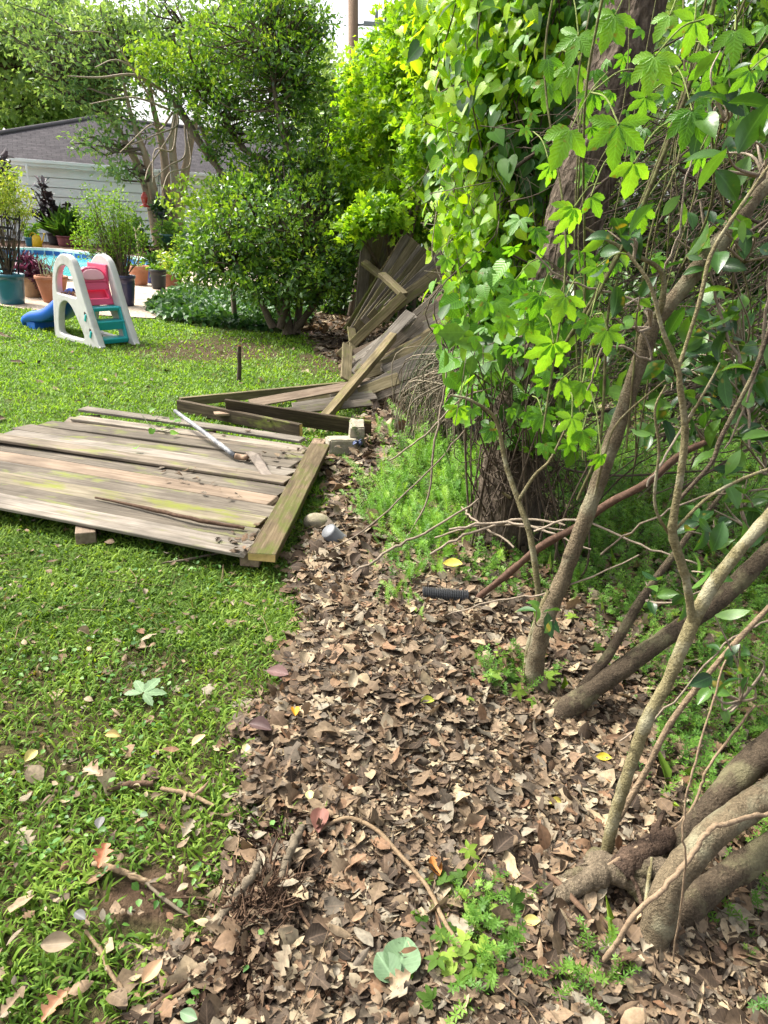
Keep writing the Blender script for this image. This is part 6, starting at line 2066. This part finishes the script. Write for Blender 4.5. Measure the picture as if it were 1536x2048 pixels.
# strays on the lawn
for (y0, y1, num) in ((.8, 1.5, 85), (1.5, 2.3, 70), (2.3, 4, 45), (4, 8, 50)):
    x, y = area_points(num * 2, y0, y1)
    k_ = (litterness(x, y) < .5) & ((rng.random(len(x)) < .5) | (y < 1.6))
    x, y = x[k_], y[k_]
    n = len(x)
    sc.mix(LIT, np.stack([x, y, hgt(x, y) + .028], -1), frames(rdir(n) * [1, 1, .2], np.array([0, 0, 1]) + rdir(n) * .35), .043 * rng.uniform(.5, 1.4, n), rng.uniform(.4, 1, n))
# bits of leaf and dry grass among the blades
for (y0, y1, num, s_) in ((.8, 1.6, 700, .02), (1.6, 2.6, 520, .022), (2.6, 4, 260, .03), (4, 9, 260, .04)):
    x, y = area_points(num, y0, y1)
    k_ = litterness(x, y) < .5
    x, y = x[k_], y[k_]
    n = len(x)
    sc.mix(LIT, np.stack([x, y, hgt(x, y) + rng.uniform(.008, .03, n)], -1), frames(rdir(n) * [1, 1, .3], np.array([0, 0, 1]) + rdir(n) * .5), s_ * rng.uniform(.5, 1.6, n), rng.uniform(.2, 1, n))
# leaves blown onto the panel
for cx, cy, n, sx in ((370, 950, 14, 25), (600, 900, 22, 40), (500, 1080, 16, 30), (570, 935, 8, 50), (520, 860, 6, 60), (450, 975, 8, 60), (640, 890, 14, 25)):
    p_ = P(rng.normal(cx, sx, n), rng.normal(cy, sx * .4, n), ZP + .025)
    sc.mix(LIT, p_, frames(rdir(n) * [1, 1, .15], np.array([0, 0, 1]) + rdir(n) * .3), .045 * rng.uniform(.5, 1.3, n), np.clip(rng.normal(.4, .2, n), 0, 1))
tag(sc.build('leaf_litter', M_LIT), 'brown dry fallen leaves covering the ground', 'leaf litter', None, 'stuff')

# ------------------------------------------------------------------ lawn grass
BL = [t_blade(.075, .45, .1), t_blade(.06, .7, -.15), t_blade(.085, .9, .2), t_blade(.07, .25, 0)]
BLN = [t_blade(.07, .6, .25, 4), t_blade(.055, .9, -.3, 4), t_blade(.075, 1.1, .15, 4), t_blade(.045, .4, .1, 4), t_blade(.05, 1.0, -.35, 4)]
M_GR = leafmat('grass_blade', (0.04, 0.10, 0.010), (0.095, 0.205, 0.018), (0.20, 0.33, 0.035), .42, (1.45, 1.35, .4), .5, .3, 0, .1, 60,
               [(0, (0.20, 0.16, 0.06)), (.07, (0.15, 0.14, 0.04)), (.12, (0.05, 0.115, 0.012)), (.5, (0.138, 0.275, 0.026)), (.95, (0.255, 0.40, 0.05))])
M_GRN = leafmat('broad_grass', (0.035, 0.09, 0.013), (0.10, 0.195, 0.026), (0.21, 0.33, 0.05), .38, (1.45, 1.35, .4), .6, .18, 0, .1, 60,
                [(0, (0.22, 0.165, 0.075)), (.07, (0.16, 0.13, 0.05)), (.11, (0.04, 0.092, 0.013)), (.5, (0.115, 0.212, 0.025)), (.95, (0.255, 0.37, 0.055))])


def grass(bands, mat, name, label, tm):
    sc = Scatter()
    for (y0, y1, dens, ln, wf) in bands:
        x, y = area_points(int(area(y0, y1) * dens), y0, y1)
        l_ = litterness(x, y)
        so = soilness(x, y)
        # keep off the patio, the panel ground shade and the shrub bed
        px, py = proj(np.stack([x, y, np.zeros_like(x)], -1))
        far = np.interp(px, [-900, 0, 70, 200, 309, 400, 470, 560, 2000], [600, 612, 622, 633, 640, 656, 664, 668, 668])
        clump = fbm(x * 7, y * 7, 51)
        keep = (rng.random(len(x)) < np.clip(1.02 - l_ * 1.02, 0, 1) * (1 - .88 * so) * np.clip(.35 + clump * 1.25, 0, 1)) & (py > far + rng.normal(0, 1.5, len(x)))
        x, y, clump = x[keep], y[keep], clump[keep]
        n = len(x)
        if n == 0: continue
        z = hgt(x, y)
        up = np.array([0, 0, 1.0]) + rdir(n) * [.55, .55, .1]
        fr = frames(np.stack([rng.normal(size=n), rng.normal(size=n), np.zeros(n)], -1), up)
        s3 = ln * rng.uniform(.55, 1.25, n)[:, None] * np.array([wf, 1, 1])
        tone = np.clip(.52 + (clump - .5) * .8 + rng.normal(0, .17, n), 0, 1)
        sc.mix(tm, np.stack([x, y, z], -1), fr, s3, tone)
    tag(sc.build(name, mat), label, 'grass', None, 'stuff')


grass([(3.6, 5.5, 4600, .052, 1.25), (5.5, 8, 2900, .055, 1.6), (8, 12.0, 1700, .06, 2.3)], M_GR, 'lawn_grass', 'bright sunlit mown lawn grass', BL)
grass([(.7, 1.5, 11500, .075, .85), (1.5, 2.5, 9500, .072, .9), (2.5, 3.75, 7600, .066, 1.05)], M_GRN, 'coarse_grass', 'coarse broad bladed grass in the foreground', BLN)
# little round leaved lawn weeds
sc = Scatter()
for (y0, y1, dens) in ((.8, 1.8, 700), (1.8, 3.6, 600)):
    x, y = area_points(int(area(y0, y1) * dens), y0, y1)
    k_ = (rng.random(len(x)) < (1 - litterness(x, y)) * np.clip((fbm(x * 4, y * 4, 61) - .42) * 4, 0, 1))
    x, y = x[k_], y[k_]
    n = len(x)
    sc.mix([t_oval(.36, .05, .1), t_oval(.28, .08, .2)], np.stack([x, y, hgt(x, y) + rng.uniform(.008, .04, n)], -1), frames(rdir(n) * [1, 1, .3], np.array([0, 0, 1]) + rdir(n) * .45), rng.uniform(.013, .026, n), rng.random(n))
tag(sc.build('lawn_weeds', leafmat('clover_leaf', (0.04, 0.12, 0.02), (0.09, 0.22, 0.035), (0.17, 0.33, 0.07), .35)), 'small round leaved weeds among the grass', 'weeds', None, 'stuff')
# sparse grass in the shade behind
# ------------------------------------------------------------------ bedstraw and weeds on the right
SPR = [t_sprig(6, 6, .17, .022, k) for k in range(4)]
SPF = [t_sprig(12, 7, .12, .0085, k + 10) for k in range(5)]
M_BED = leafmat('bedstraw', (0.045, 0.12, 0.018), (0.11, 0.24, 0.032), (0.22, 0.37, 0.06), .42, (1.4, 1.35, .4), .5, .3, 0, .1)
M_FEA = leafmat('feather_fern', (0.07, 0.19, 0.015), (0.16, 0.34, 0.03), (0.30, 0.48, 0.06), .45, (1.3, 1.3, .4), .5, .3, 0, .1)
sc = Scatter()
for (y0, y1, dens, ln) in ((.8, 1.7, 1100, .10), (1.7, 3.0, 1200, .115), (3, 5.5, 800, .15), (5.5, 9, 160, .2)):
    x, y = area_points(int(area(y0, y1) * dens), y0, y1)
    k_ = (rng.random(len(x)) < weedness(x, y) * litterness(x, y) * .95)
    x, y = x[k_], y[k_]
    n = len(x)
    up = np.array([0, 0, 1.0]) + rdir(n) * .55
    fr = frames(np.cross(up, rdir(n)), up)
    sc.mix(SPR, np.stack([x, y, hgt(x, y)], -1), fr, ln * rng.uniform(.5, 1.25, n), np.clip(rng.normal(.5, .2, n), 0, 1))
tag(sc.build('bedstraw_weeds', M_BED), 'soft green bedstraw weeds growing through the litter', 'weeds', None, 'stuff')
sc = Scatter()
for cx, cy, rx, ry, n, ln in ((800, 990, 60, 60, 260, .16), (840, 900, 40, 60, 170, .2), (930, 1000, 70, 30, 260, .17), (870, 1060, 80, 50, 260, .14), (920, 940, 50, 40, 130, .2), (780, 880, 40, 30, 50, .16), (770, 1010, 50, 40, 110, .13), (820, 1190, 50, 30, 40, .10), (850, 1120, 70, 35, 60, .10)):
    q = G(rng.normal(cx, rx * .6, n), rng.normal(cy + 18, ry * .6, n))
    q = q[rng.random(n) < np.clip(fbm(q[:, 0] * 7, q[:, 1] * 7, 81) * 2.2 - .5, .1, .9) * .58]
    n = len(q)
    up = np.array([-.15, -.25, 1.0]) + rdir(n) * .5
    sc.mix(SPF, q, frames(np.cross(up, rdir(n)), up), ln * 1.25 * rng.uniform(.5, 1.3, n), np.clip(rng.normal(.5, .22, n), 0, 1))
tag(sc.build('feathery_weeds', M_FEA), 'bright feathery light green weeds below the tangle', 'weeds', None, 'stuff')
# broad bladed weeds and seedlings with five part leaves at right
sc = Scatter()
for (y0, y1, dens) in ((.8, 2.0, 260), (2.0, 4.5, 150)):
    x, y = area_points(int(area(y0, y1) * dens), y0, y1)
    k_ = (rng.random(len(x)) < weedness(x, y) * litterness(x, y)) & (x > .1)
    x, y = x[k_], y[k_]
    n = len(x)
    sc.mix([t_diamond(.07, .02, .5), t_diamond(.1, .03, .3)] + BLN, np.stack([x, y, hgt(x, y)], -1), frames(rdir(n) * .7 + np.array([0, 0, .8]), rdir(n) + np.array([0, -.4, .4])), rng.uniform(.06, .15, n), rng.random(n))
cx = np.concatenate([rng.normal(1040, 40, 16), rng.normal(1260, 70, 22), rng.normal(1180, 60, 14), rng.normal(960, 55, 34), rng.normal(1420, 60, 16), rng.normal(1100, 80, 14), rng.normal(900, 60, 14)])
cy = np.concatenate([rng.normal(1380, 25, 16), rng.normal(1230, 40, 22), rng.normal(1190, 50, 14), rng.normal(1850, 55, 34), rng.normal(1320, 50, 16), rng.normal(1120, 30, 14), rng.normal(1960, 50, 14)])
q = G(cx, cy) + np.array([0, 0, .03]) + rng.uniform(0, .03, (len(cx), 1)) * [0, 0, 1]
n = len(q)
sc.mix([t_palmate(5, 180, .22, .15, True), t_palmate(3, 120, .27, .2, True), t_palmate(5, 260, .24, .1, False)], q, frames(rdir(n) * [1, 1, .2], np.array([0, -.3, 1]) + rdir(n) * .4), rng.uniform(.02, .047, n), rng.random(n))
tag(sc.build('leafy_seedlings', M_GRN), 'green leafy seedlings in the litter around the shrub roots', 'weeds', None, 'stuff')

# ------------------------------------------------------------------ sticks on the ground, each its own
GS = 'sticks on the ground'
mst = [stemmat('tan_stick', (0.10, 0.066, 0.036), (0.30, 0.215, 0.13)), stemmat('brown_stick', (0.045, 0.026, 0.017), (0.16, 0.10, 0.062)), stemmat('grey_stick', (0.065, 0.052, 0.036), (0.22, 0.18, 0.125))]
sticks = [
    ('thick pale stick ending in the ragged rotten wood', [(425, 1880, 20), (465, 1832, 23), (500, 1795, 22), (520, 1760, 16)], 2),
    ('upright mossy stub of root leaning against the rotten wood', [(548, 1800, 18), (572, 1752, 22), (592, 1710, 20), (604, 1690, 16)], 2),
    ('long crooked lichen covered stick on the leaf litter', [(630, 1845, 10), (680, 1815, 17), (740, 1775, 20), (780, 1745, 18), (855, 1715, 8)], 2),
    ('thin tan runner arching over the litter from the stub', [(610, 1692, 6), (680, 1665, 8), (740, 1680, 9), (800, 1740, 9), (850, 1800, 9), (885, 1870, 9), (935, 1960, 8), (960, 2040, 8)], 0),
    ('dark twisted branch at the bottom edge of the litter', [(690, 2010, 16), (720, 1965, 20), (800, 1955, 16), (880, 1975, 15), (960, 2020, 14), (1000, 2060, 14)], 1),
    ('pale bent stick standing at the grass edge by the bottom', [(408, 2060, 9), (412, 1980, 10), (418, 1900, 9), (408, 1882, 6)], 0),
    ('curved tan stick lying in the grass at the lower left', [(172, 1872, 7), (200, 1905, 10), (222, 1955, 9), (245, 1988, 8)], 0),
    ('long bowed brown stick across the bare soil at lower left', [(270, 2060, 10), (320, 2015, 11), (370, 1975, 11), (395, 1935, 9)], 1),
    ('straight tan stick meeting the bowed one on the soil', [(300, 2025, 8), (370, 1995, 9), (425, 1970, 9), (480, 1945, 6)], 0),
    ('flaking bark strip in the grass near the oak leaf', [(185, 1738, 12), (235, 1752, 16), (280, 1770, 12), (315, 1775, 6)], 0),
    ('slim greenish stick running down from the bark strip', [(290, 1772, 6), (325, 1805, 8), (360, 1830, 7), (380, 1842, 5)], 2),
    ('short broken stick among the grass left of centre', [(215, 1590, 10), (260, 1580, 13), (308, 1578, 12)], 1),
    ('pale twig continuing right of the short broken stick', [(322, 1588, 9), (380, 1600, 10), (430, 1622, 7)], 0),
    ('short splintered chip on the brown litter', [(578, 1582, 5), (600, 1560, 11), (632, 1530, 6)], 0),
    ('long thin splinter at the grass and litter border', [(510, 1540, 5), (550, 1520, 8), (588, 1500, 4)], 0),
    ('thin dark twig on the grass under the chips', [(345, 1805, 4), (400, 1806, 6), (440, 1820, 6), (490, 1860, 4)], 1),
    ('forked tan vine stem along the bottom right litter', [(905, 1845, 5), (960, 1870, 7), (1020, 1900, 8), (1060, 1945, 8), (1080, 1990, 7), (1075, 2060, 7)], 0),
    ('straight thin stem crossing to the bottom right', [(1060, 1910, 6), (1100, 1960, 8), (1160, 2010, 8), (1230, 2060, 8)], 0),
    ('brown root strand arching through the litter by the gnarled roots', [(1060, 1745, 8), (1105, 1790, 12), (1160, 1850, 12), (1210, 1890, 8)], 1),
    ('thin curved twig beside the brown root strand', [(1065, 1760, 5), (1100, 1830, 7), (1122, 1900, 7), (1125, 1985, 5)], 1),
    ('long thin brown twig low across the litter centre', [(900, 1690, 4), (980, 1660, 5), (1080, 1630, 6), (1205, 1618, 4)], 1),
    ('pale curled twig near the yellow fallen leaf at right', [(985, 1640, 5), (1000, 1700, 8), (1025, 1765, 8)], 0),
    ('reddish twig rising in an arc from the stub', [(585, 1745, 5), (592, 1810, 7), (605, 1860, 7), (690, 1960, 5)], 1),
    ('grey twig from the reddish arc across the litter', [(610, 1858, 7), (660, 1885, 7), (720, 1915, 6), (780, 1960, 5)], 2),
    ('rust brown twig at the far litter by the drain pipe', [(690, 1225, 4), (720, 1185, 7), (770, 1150, 6), (800, 1120, 4)], 1),
    ('pale splinter lying beside the mossy stone', [(590, 1230, 5), (660, 1200, 6), (680, 1180, 5)], 0),
    ('long dry stem lying along the near edge of the panel', [(195, 1035, 4), (300, 1060, 8), (400, 1085, 9), (490, 1100, 7)], 1),
    ('thin twig along the grass below the panel corner', [(325, 1132, 3), (380, 1125, 5), (440, 1112, 4)], 2),
    ('dark stick end in the lower right corner', [(1490, 2060, 16), (1530, 2020, 16), (1570, 1985, 14)], 1),
    ('straight brown stem flat on the litter at lower left of the fern', [(880, 1900, 5), (900, 1950, 7), (940, 2000, 7), (985, 2060, 7)], 0),
]
for lb, pts, k in sticks:
    zoff = .095 if 'panel' in lb and 'near edge' in lb else .0
    q = np.array([G(a, b) for a, b, w_ in pts])
    r_ = np.array([w_ / 2 / ppm(p) for (a, b, w_), p in zip(pts, q)])
    lift = .012 + zoff
    q[:, 2] += lift + r_
    if 'upright mossy' in lb or 'ragged rotten' in lb:
        q[:, 2] += np.linspace(0, .05, len(q))
    if 'arching' in lb or 'in an arc' in lb: q[1:-1, 2] += .03
    q, r_ = smooth_path(q, 6, list(r_))
    q = q + rng.normal(size=q.shape) * (r_ * .14)[:, None]
    tb = Tubes()
    if max(w_ for _, _, w_ in pts) >= 16:
        q, r_ = smooth_path(q, 3, list(r_))
        r_ = r_ * np.concatenate([[.35, .8], np.ones(len(r_) - 4), [.7, .25]])
        V_, F_ = bark_tube(q, r_ * .85, 22, .22, 2.6)
        tb.raw(V_, F_, rng.uniform(.3, .7))
    else:
        tb.add(q, r_, 9, rng.uniform(.3, .8), .25)
    tag(tb.build('stick', mst[k]), lb, 'stick', GS)
# dark crumbs and torn leaves along the ridge
sc = Scatter()
n = 5200
cy = rng.uniform(1640, 2060, n)
cx = np.interp(cy, [1640, 1750, 1900, 2060], [575, 560, 520, 480]) + rng.normal(0, 55, n)
q = G(cx, cy)
q[:, 2] += rng.random(n) ** 1.4 * .03
sc.mix([t_diamond(.12, .05, .1), t_diamond(.3, .1, .1), t_sheet(o_oak(.3), 5, .5, .4, .6), t_diamond(.06, .02, .2)], q, frames(rdir(n) * [1, 1, .5], np.array([0, 0, .8]) + rdir(n) * .7), rng.uniform(.008, .034, n), np.clip(rng.normal(.3, .22, n), 0, 1))
tag(sc.build('rotten_debris', leafmat('rotten_crumbs', (0.018, 0.011, 0.008), (0.075, 0.045, 0.028), (0.22, 0.15, 0.095), .05, (1, 1, 1), .9, .1, 0, .3, 60)), 'dark crumbs of rotten wood and leaf along the soil ridge', 'debris', None, 'stuff')
# fine twigs in the litter and the grass edge
tb = Tubes()
x, y = area_points(1500, .8, 3.6)
k_ = rng.random(len(x)) < .12 + .6 * litterness(x, y)
for a, b in zip(x[k_], y[k_]):
    L = rng.uniform(.02, .09) * (1 + (rng.random() < .15))
    an_ = rng.uniform(0, 6.28)
    c_ = np.array([a, b, float(hgt(a, b)) + rng.uniform(.012, .036)])
    d = np.array([math.cos(an_), math.sin(an_), rng.normal(0, .12)]) * L
    tb.add(smooth_path([c_ - d, c_ + rng.normal(size=3) * .12 * L, c_ + d], 3), np.array([1, .95, .9, .8, .7, .6, .4]) * rng.uniform(.0008, .0022), 4, rng.random())
tag(tb.build('litter_twigs', mst[0]), 'fine dry twigs strewn through the leaf litter', 'twigs', None, 'stuff')
# ragged rotten wood
o = thing('rotten_stump', 'ragged dark brown rotten stump end at the litter edge', 'stump', G(525, 1790))
b = G(530, 1800)
tb = Tubes()
for k in range(760):
    a = b + np.array([rng.normal(0, .032), rng.normal(0, .034), rng.uniform(-.01, .03)])
    e = a + np.array([rng.normal(.012, .022), rng.normal(.01, .022), rng.uniform(.004, .06) * rng.random()])
    tb.add([a, a * .5 + e * .5 + rng.normal(size=3) * .004, e], np.array([.0022, .002, .0005]) * rng.uniform(.4, 1.7), 4, rng.random(), .4)
tb.build('wood_fibre', mst[1], o)

# ------------------------------------------------------------------ leaves that stand out, one by one
LEAFS = [
    ('large bright yellow leaf lying near the black drain pipe', 905, 1130, .095, 80, (0.62, 0.52, 0.10), 0, .08),
    ('orange yellow leaf standing at the grass and litter border', 590, 1422, .05, 10, (0.60, 0.30, 0.02), 0, .03),
    ('green and yellow leaf on the litter right of centre', 855, 1402, .05, 100, (0.42, 0.46, 0.06), 0, .025),
    ('yellow leaf on the litter left of the pale stem', 1207, 1516, .05, 80, (0.58, 0.46, 0.05), 0, .025),
    ('curled yellow leaf in the middle of the right litter', 1112, 1604, .045, 100, (0.55, 0.47, 0.10), 0, .025),
    ('pale yellow oval leaf on the litter above the green blades', 620, 1592, .042, 20, (0.55, 0.52, 0.22), 0, .03),
    ('small orange leaf beside the pale leaning stem', 1218, 1560, .035, 30, (0.50, 0.20, 0.03), 0, .025),
    ('yellow leaf at the foot of the gnarled roots', 1062, 1842, .045, 90, (0.58, 0.50, 0.16), 0, .03),
    ('orange brown leaf in the litter below the centre', 870, 1735, .06, 200, (0.42, 0.17, 0.04), 0, .03),
    ('reddish oak leaf upright in the grass at lower left', 205, 1712, .075, 185, (0.42, 0.17, 0.09), 1, .05),
    ('pale tan curled leaf on the grass at far lower left', 115, 1888, .075, 95, (0.27, 0.21, 0.14), 0, .04),
    ('brown oak leaf flat on the soil in the bottom left corner', 108, 2012, .07, 160, (0.36, 0.18, 0.10), 1, .03),
    ('dusty tan leaf spread on the grass near the short stick', 185, 1542, .075, 70, (0.40, 0.29, 0.19), 1, .035),
    ('slim pale leaf pointing down the grass near the litter edge', 398, 1482, .06, 150, (0.50, 0.38, 0.22), 0, .035),
    ('yellow leaf on the grass at the left edge', 62, 1510, .055, 165, (0.55, 0.47, 0.16), 0, .035),
    ('two tone brown and yellow leaf on the grass', 225, 1470, .05, 90, (0.45, 0.33, 0.12), 0, .035),
    ('pale yellow leaf beside the brown ones at the litter edge', 492, 1498, .045, 10, (0.58, 0.52, 0.25), 0, .03),
    ('dark purplish leaf tented at the litter edge', 520, 1452, .085, 70, (0.10, 0.06, 0.055), 0, .04),
    ('purplish brown leaf on the grass border above it', 555, 1345, .09, 75, (0.17, 0.095, 0.085), 0, .035),
    ('broad dark red leaf on the litter behind the green blades', 640, 1640, .09, 180, (0.22, 0.10, 0.075), 0, .03),
    ('silvery grey leaf in the foreground grass', 200, 1645, .045, 10, (0.16, 0.155, 0.15), 0, .045),
    ('grey leaf lying below the bark strip', 160, 1832, .04, 60, (0.13, 0.13, 0.13), 0, .035),
    ('small pale green leaf at the bottom of the bare soil', 378, 2032, .045, 70, (0.18, 0.27, 0.15), 0, .03),
    ('wide tan leaf leaning on the soil by the bowed stick', 305, 1945, .06, 150, (0.45, 0.29, 0.17), 0, .035),
    ('yellow brown leaf in the shade behind the leaning branch', 1248, 1072, .075, 90, (0.38, 0.30, 0.03), 0, .04),
]
for lb, px, py, s_, ang, colr, kind_, dz in LEAFS:
    c_ = G(px, py, dz + .014)
    tm = t_sheet(o_oak(.36) if kind_ else o_oval(.30), 12, rng.uniform(.2, .6), rng.uniform(-.4, .5), rng.uniform(-.5, .5), .25)
    a = R(ang)
    ax = np.array([[math.sin(a), -math.cos(a) * 1.0, .05]])
    nr = np.array([[rng.normal(0, .2), -.35, 1.0]])
    sc = Scatter()
    sc.add(tm, c_[None] - ax * s_ * .45, frames(ax, nr), np.array([s_ * .9]), np.array([.5]))
    m = leafmat('fallen_leaf_colour', tuple(v * .8 for v in colr), colr, tuple(min(1, v * 1.15) for v in colr), .2, (1.1, 1, .8), .6, .3, .35, .22, 45)
    tag(sc.build('fallen_leaf', m), lb, 'leaf', 'single leaves on the ground')
# the two pale creeper leaves that have fallen
for lb, px, py, s_, tmp_, colr, ang in (('upturned pale green five part creeper leaf on the grass', 300, 1372, .07, t_palmate(5, 230, .24, .1), (0.19, 0.29, 0.15), 20),
                                        ('large pale blue green leaf on the litter at the bottom', 803, 1918, .075, t_sheet(o_oval(.46, .8), 8, .15, -.2, .1, .15), (0.17, 0.27, 0.14), 15),
                                        ('second pale green leaf tucked behind the large one', 775, 1938, .06, t_sheet(o_oval(.42, .8), 8, .2, -.2, .1, .1), (0.13, 0.21, 0.11), -35)):
    c_ = G(px, py, .045)
    a = R(ang)
    ax = np.array([[math.sin(a), math.cos(a), .12]])
    sc = Scatter()
    sc.add(tmp_, c_[None] - ax * s_ * .5, frames(ax, np.array([[0, -.3, 1.0]])), np.array([s_ * 1.2]), np.array([.5]))
    tag(sc.build('fallen_leaf', leafmat('pale_leaf_back', tuple(v * .8 for v in colr), colr, tuple(v * 1.15 for v in colr), .3, (1.1, 1.1, .8), .6, .25, .5, .3, 40, veins=.12)), lb, 'leaf', 'single leaves on the ground')
# sprig of green vine on the panel, tall blades by the litter
o = thing('vine_sprig', 'sprig of fresh green vine lying across the fallen panel', 'vine', P(310, 850, .1))
sc, tb = Scatter(), Tubes()
q = smooth_path([P(275, 815, .12), P(300, 850, .13), P(330, 862, .12), P(360, 845, .12)], 6)
tb.add(q, .0025, 4, .6)
q2 = smooth_path([P(300, 850, .13), P(335, 820, .16), P(350, 835, .13)], 6)
tb.add(q2, .002, 4, .6)
cx = [(310, 832), (325, 828), (340, 838), (318, 846), (335, 850), (342, 866), (305, 858), (272, 895), (300, 822), (350, 842), (328, 858)]
p_ = np.array([P(a, b, .13) for a, b in cx])
sc.mix(HEART, p_, frames(rdir(len(cx)) * [1, 1, .3], np.array([0, -.3, 1]) + rdir(len(cx)) * .4), rng.uniform(.035, .065, len(cx)), rng.random(len(cx)))
sc.build('foliage', L_CREEP, o)
tb.build('stem', M_VINEG, o)
o = thing('strap_weed', 'three long green blades sprouting from the litter', 'plant', G(635, 1668))
b = G(635, 1668)
sc = Scatter()
for ax in ((-.9, .1, .35), (.75, .55, .25), (.2, .7, .7)):
    sc.add(t_sheet(lambda t: .035 * (1 - t ** 3) + .004, 8, 0, -.35, 0, .5), b[None], frames(np.array([ax], float), np.array([[0, -.2, 1.0]])), np.array([.085]), np.array([.6]))
sc.build('foliage', M_GRN, o)
print('objects', len(SC.objects), 'verts', sum(len(o.data.vertices) for o in SC.objects if o.type == 'MESH'))
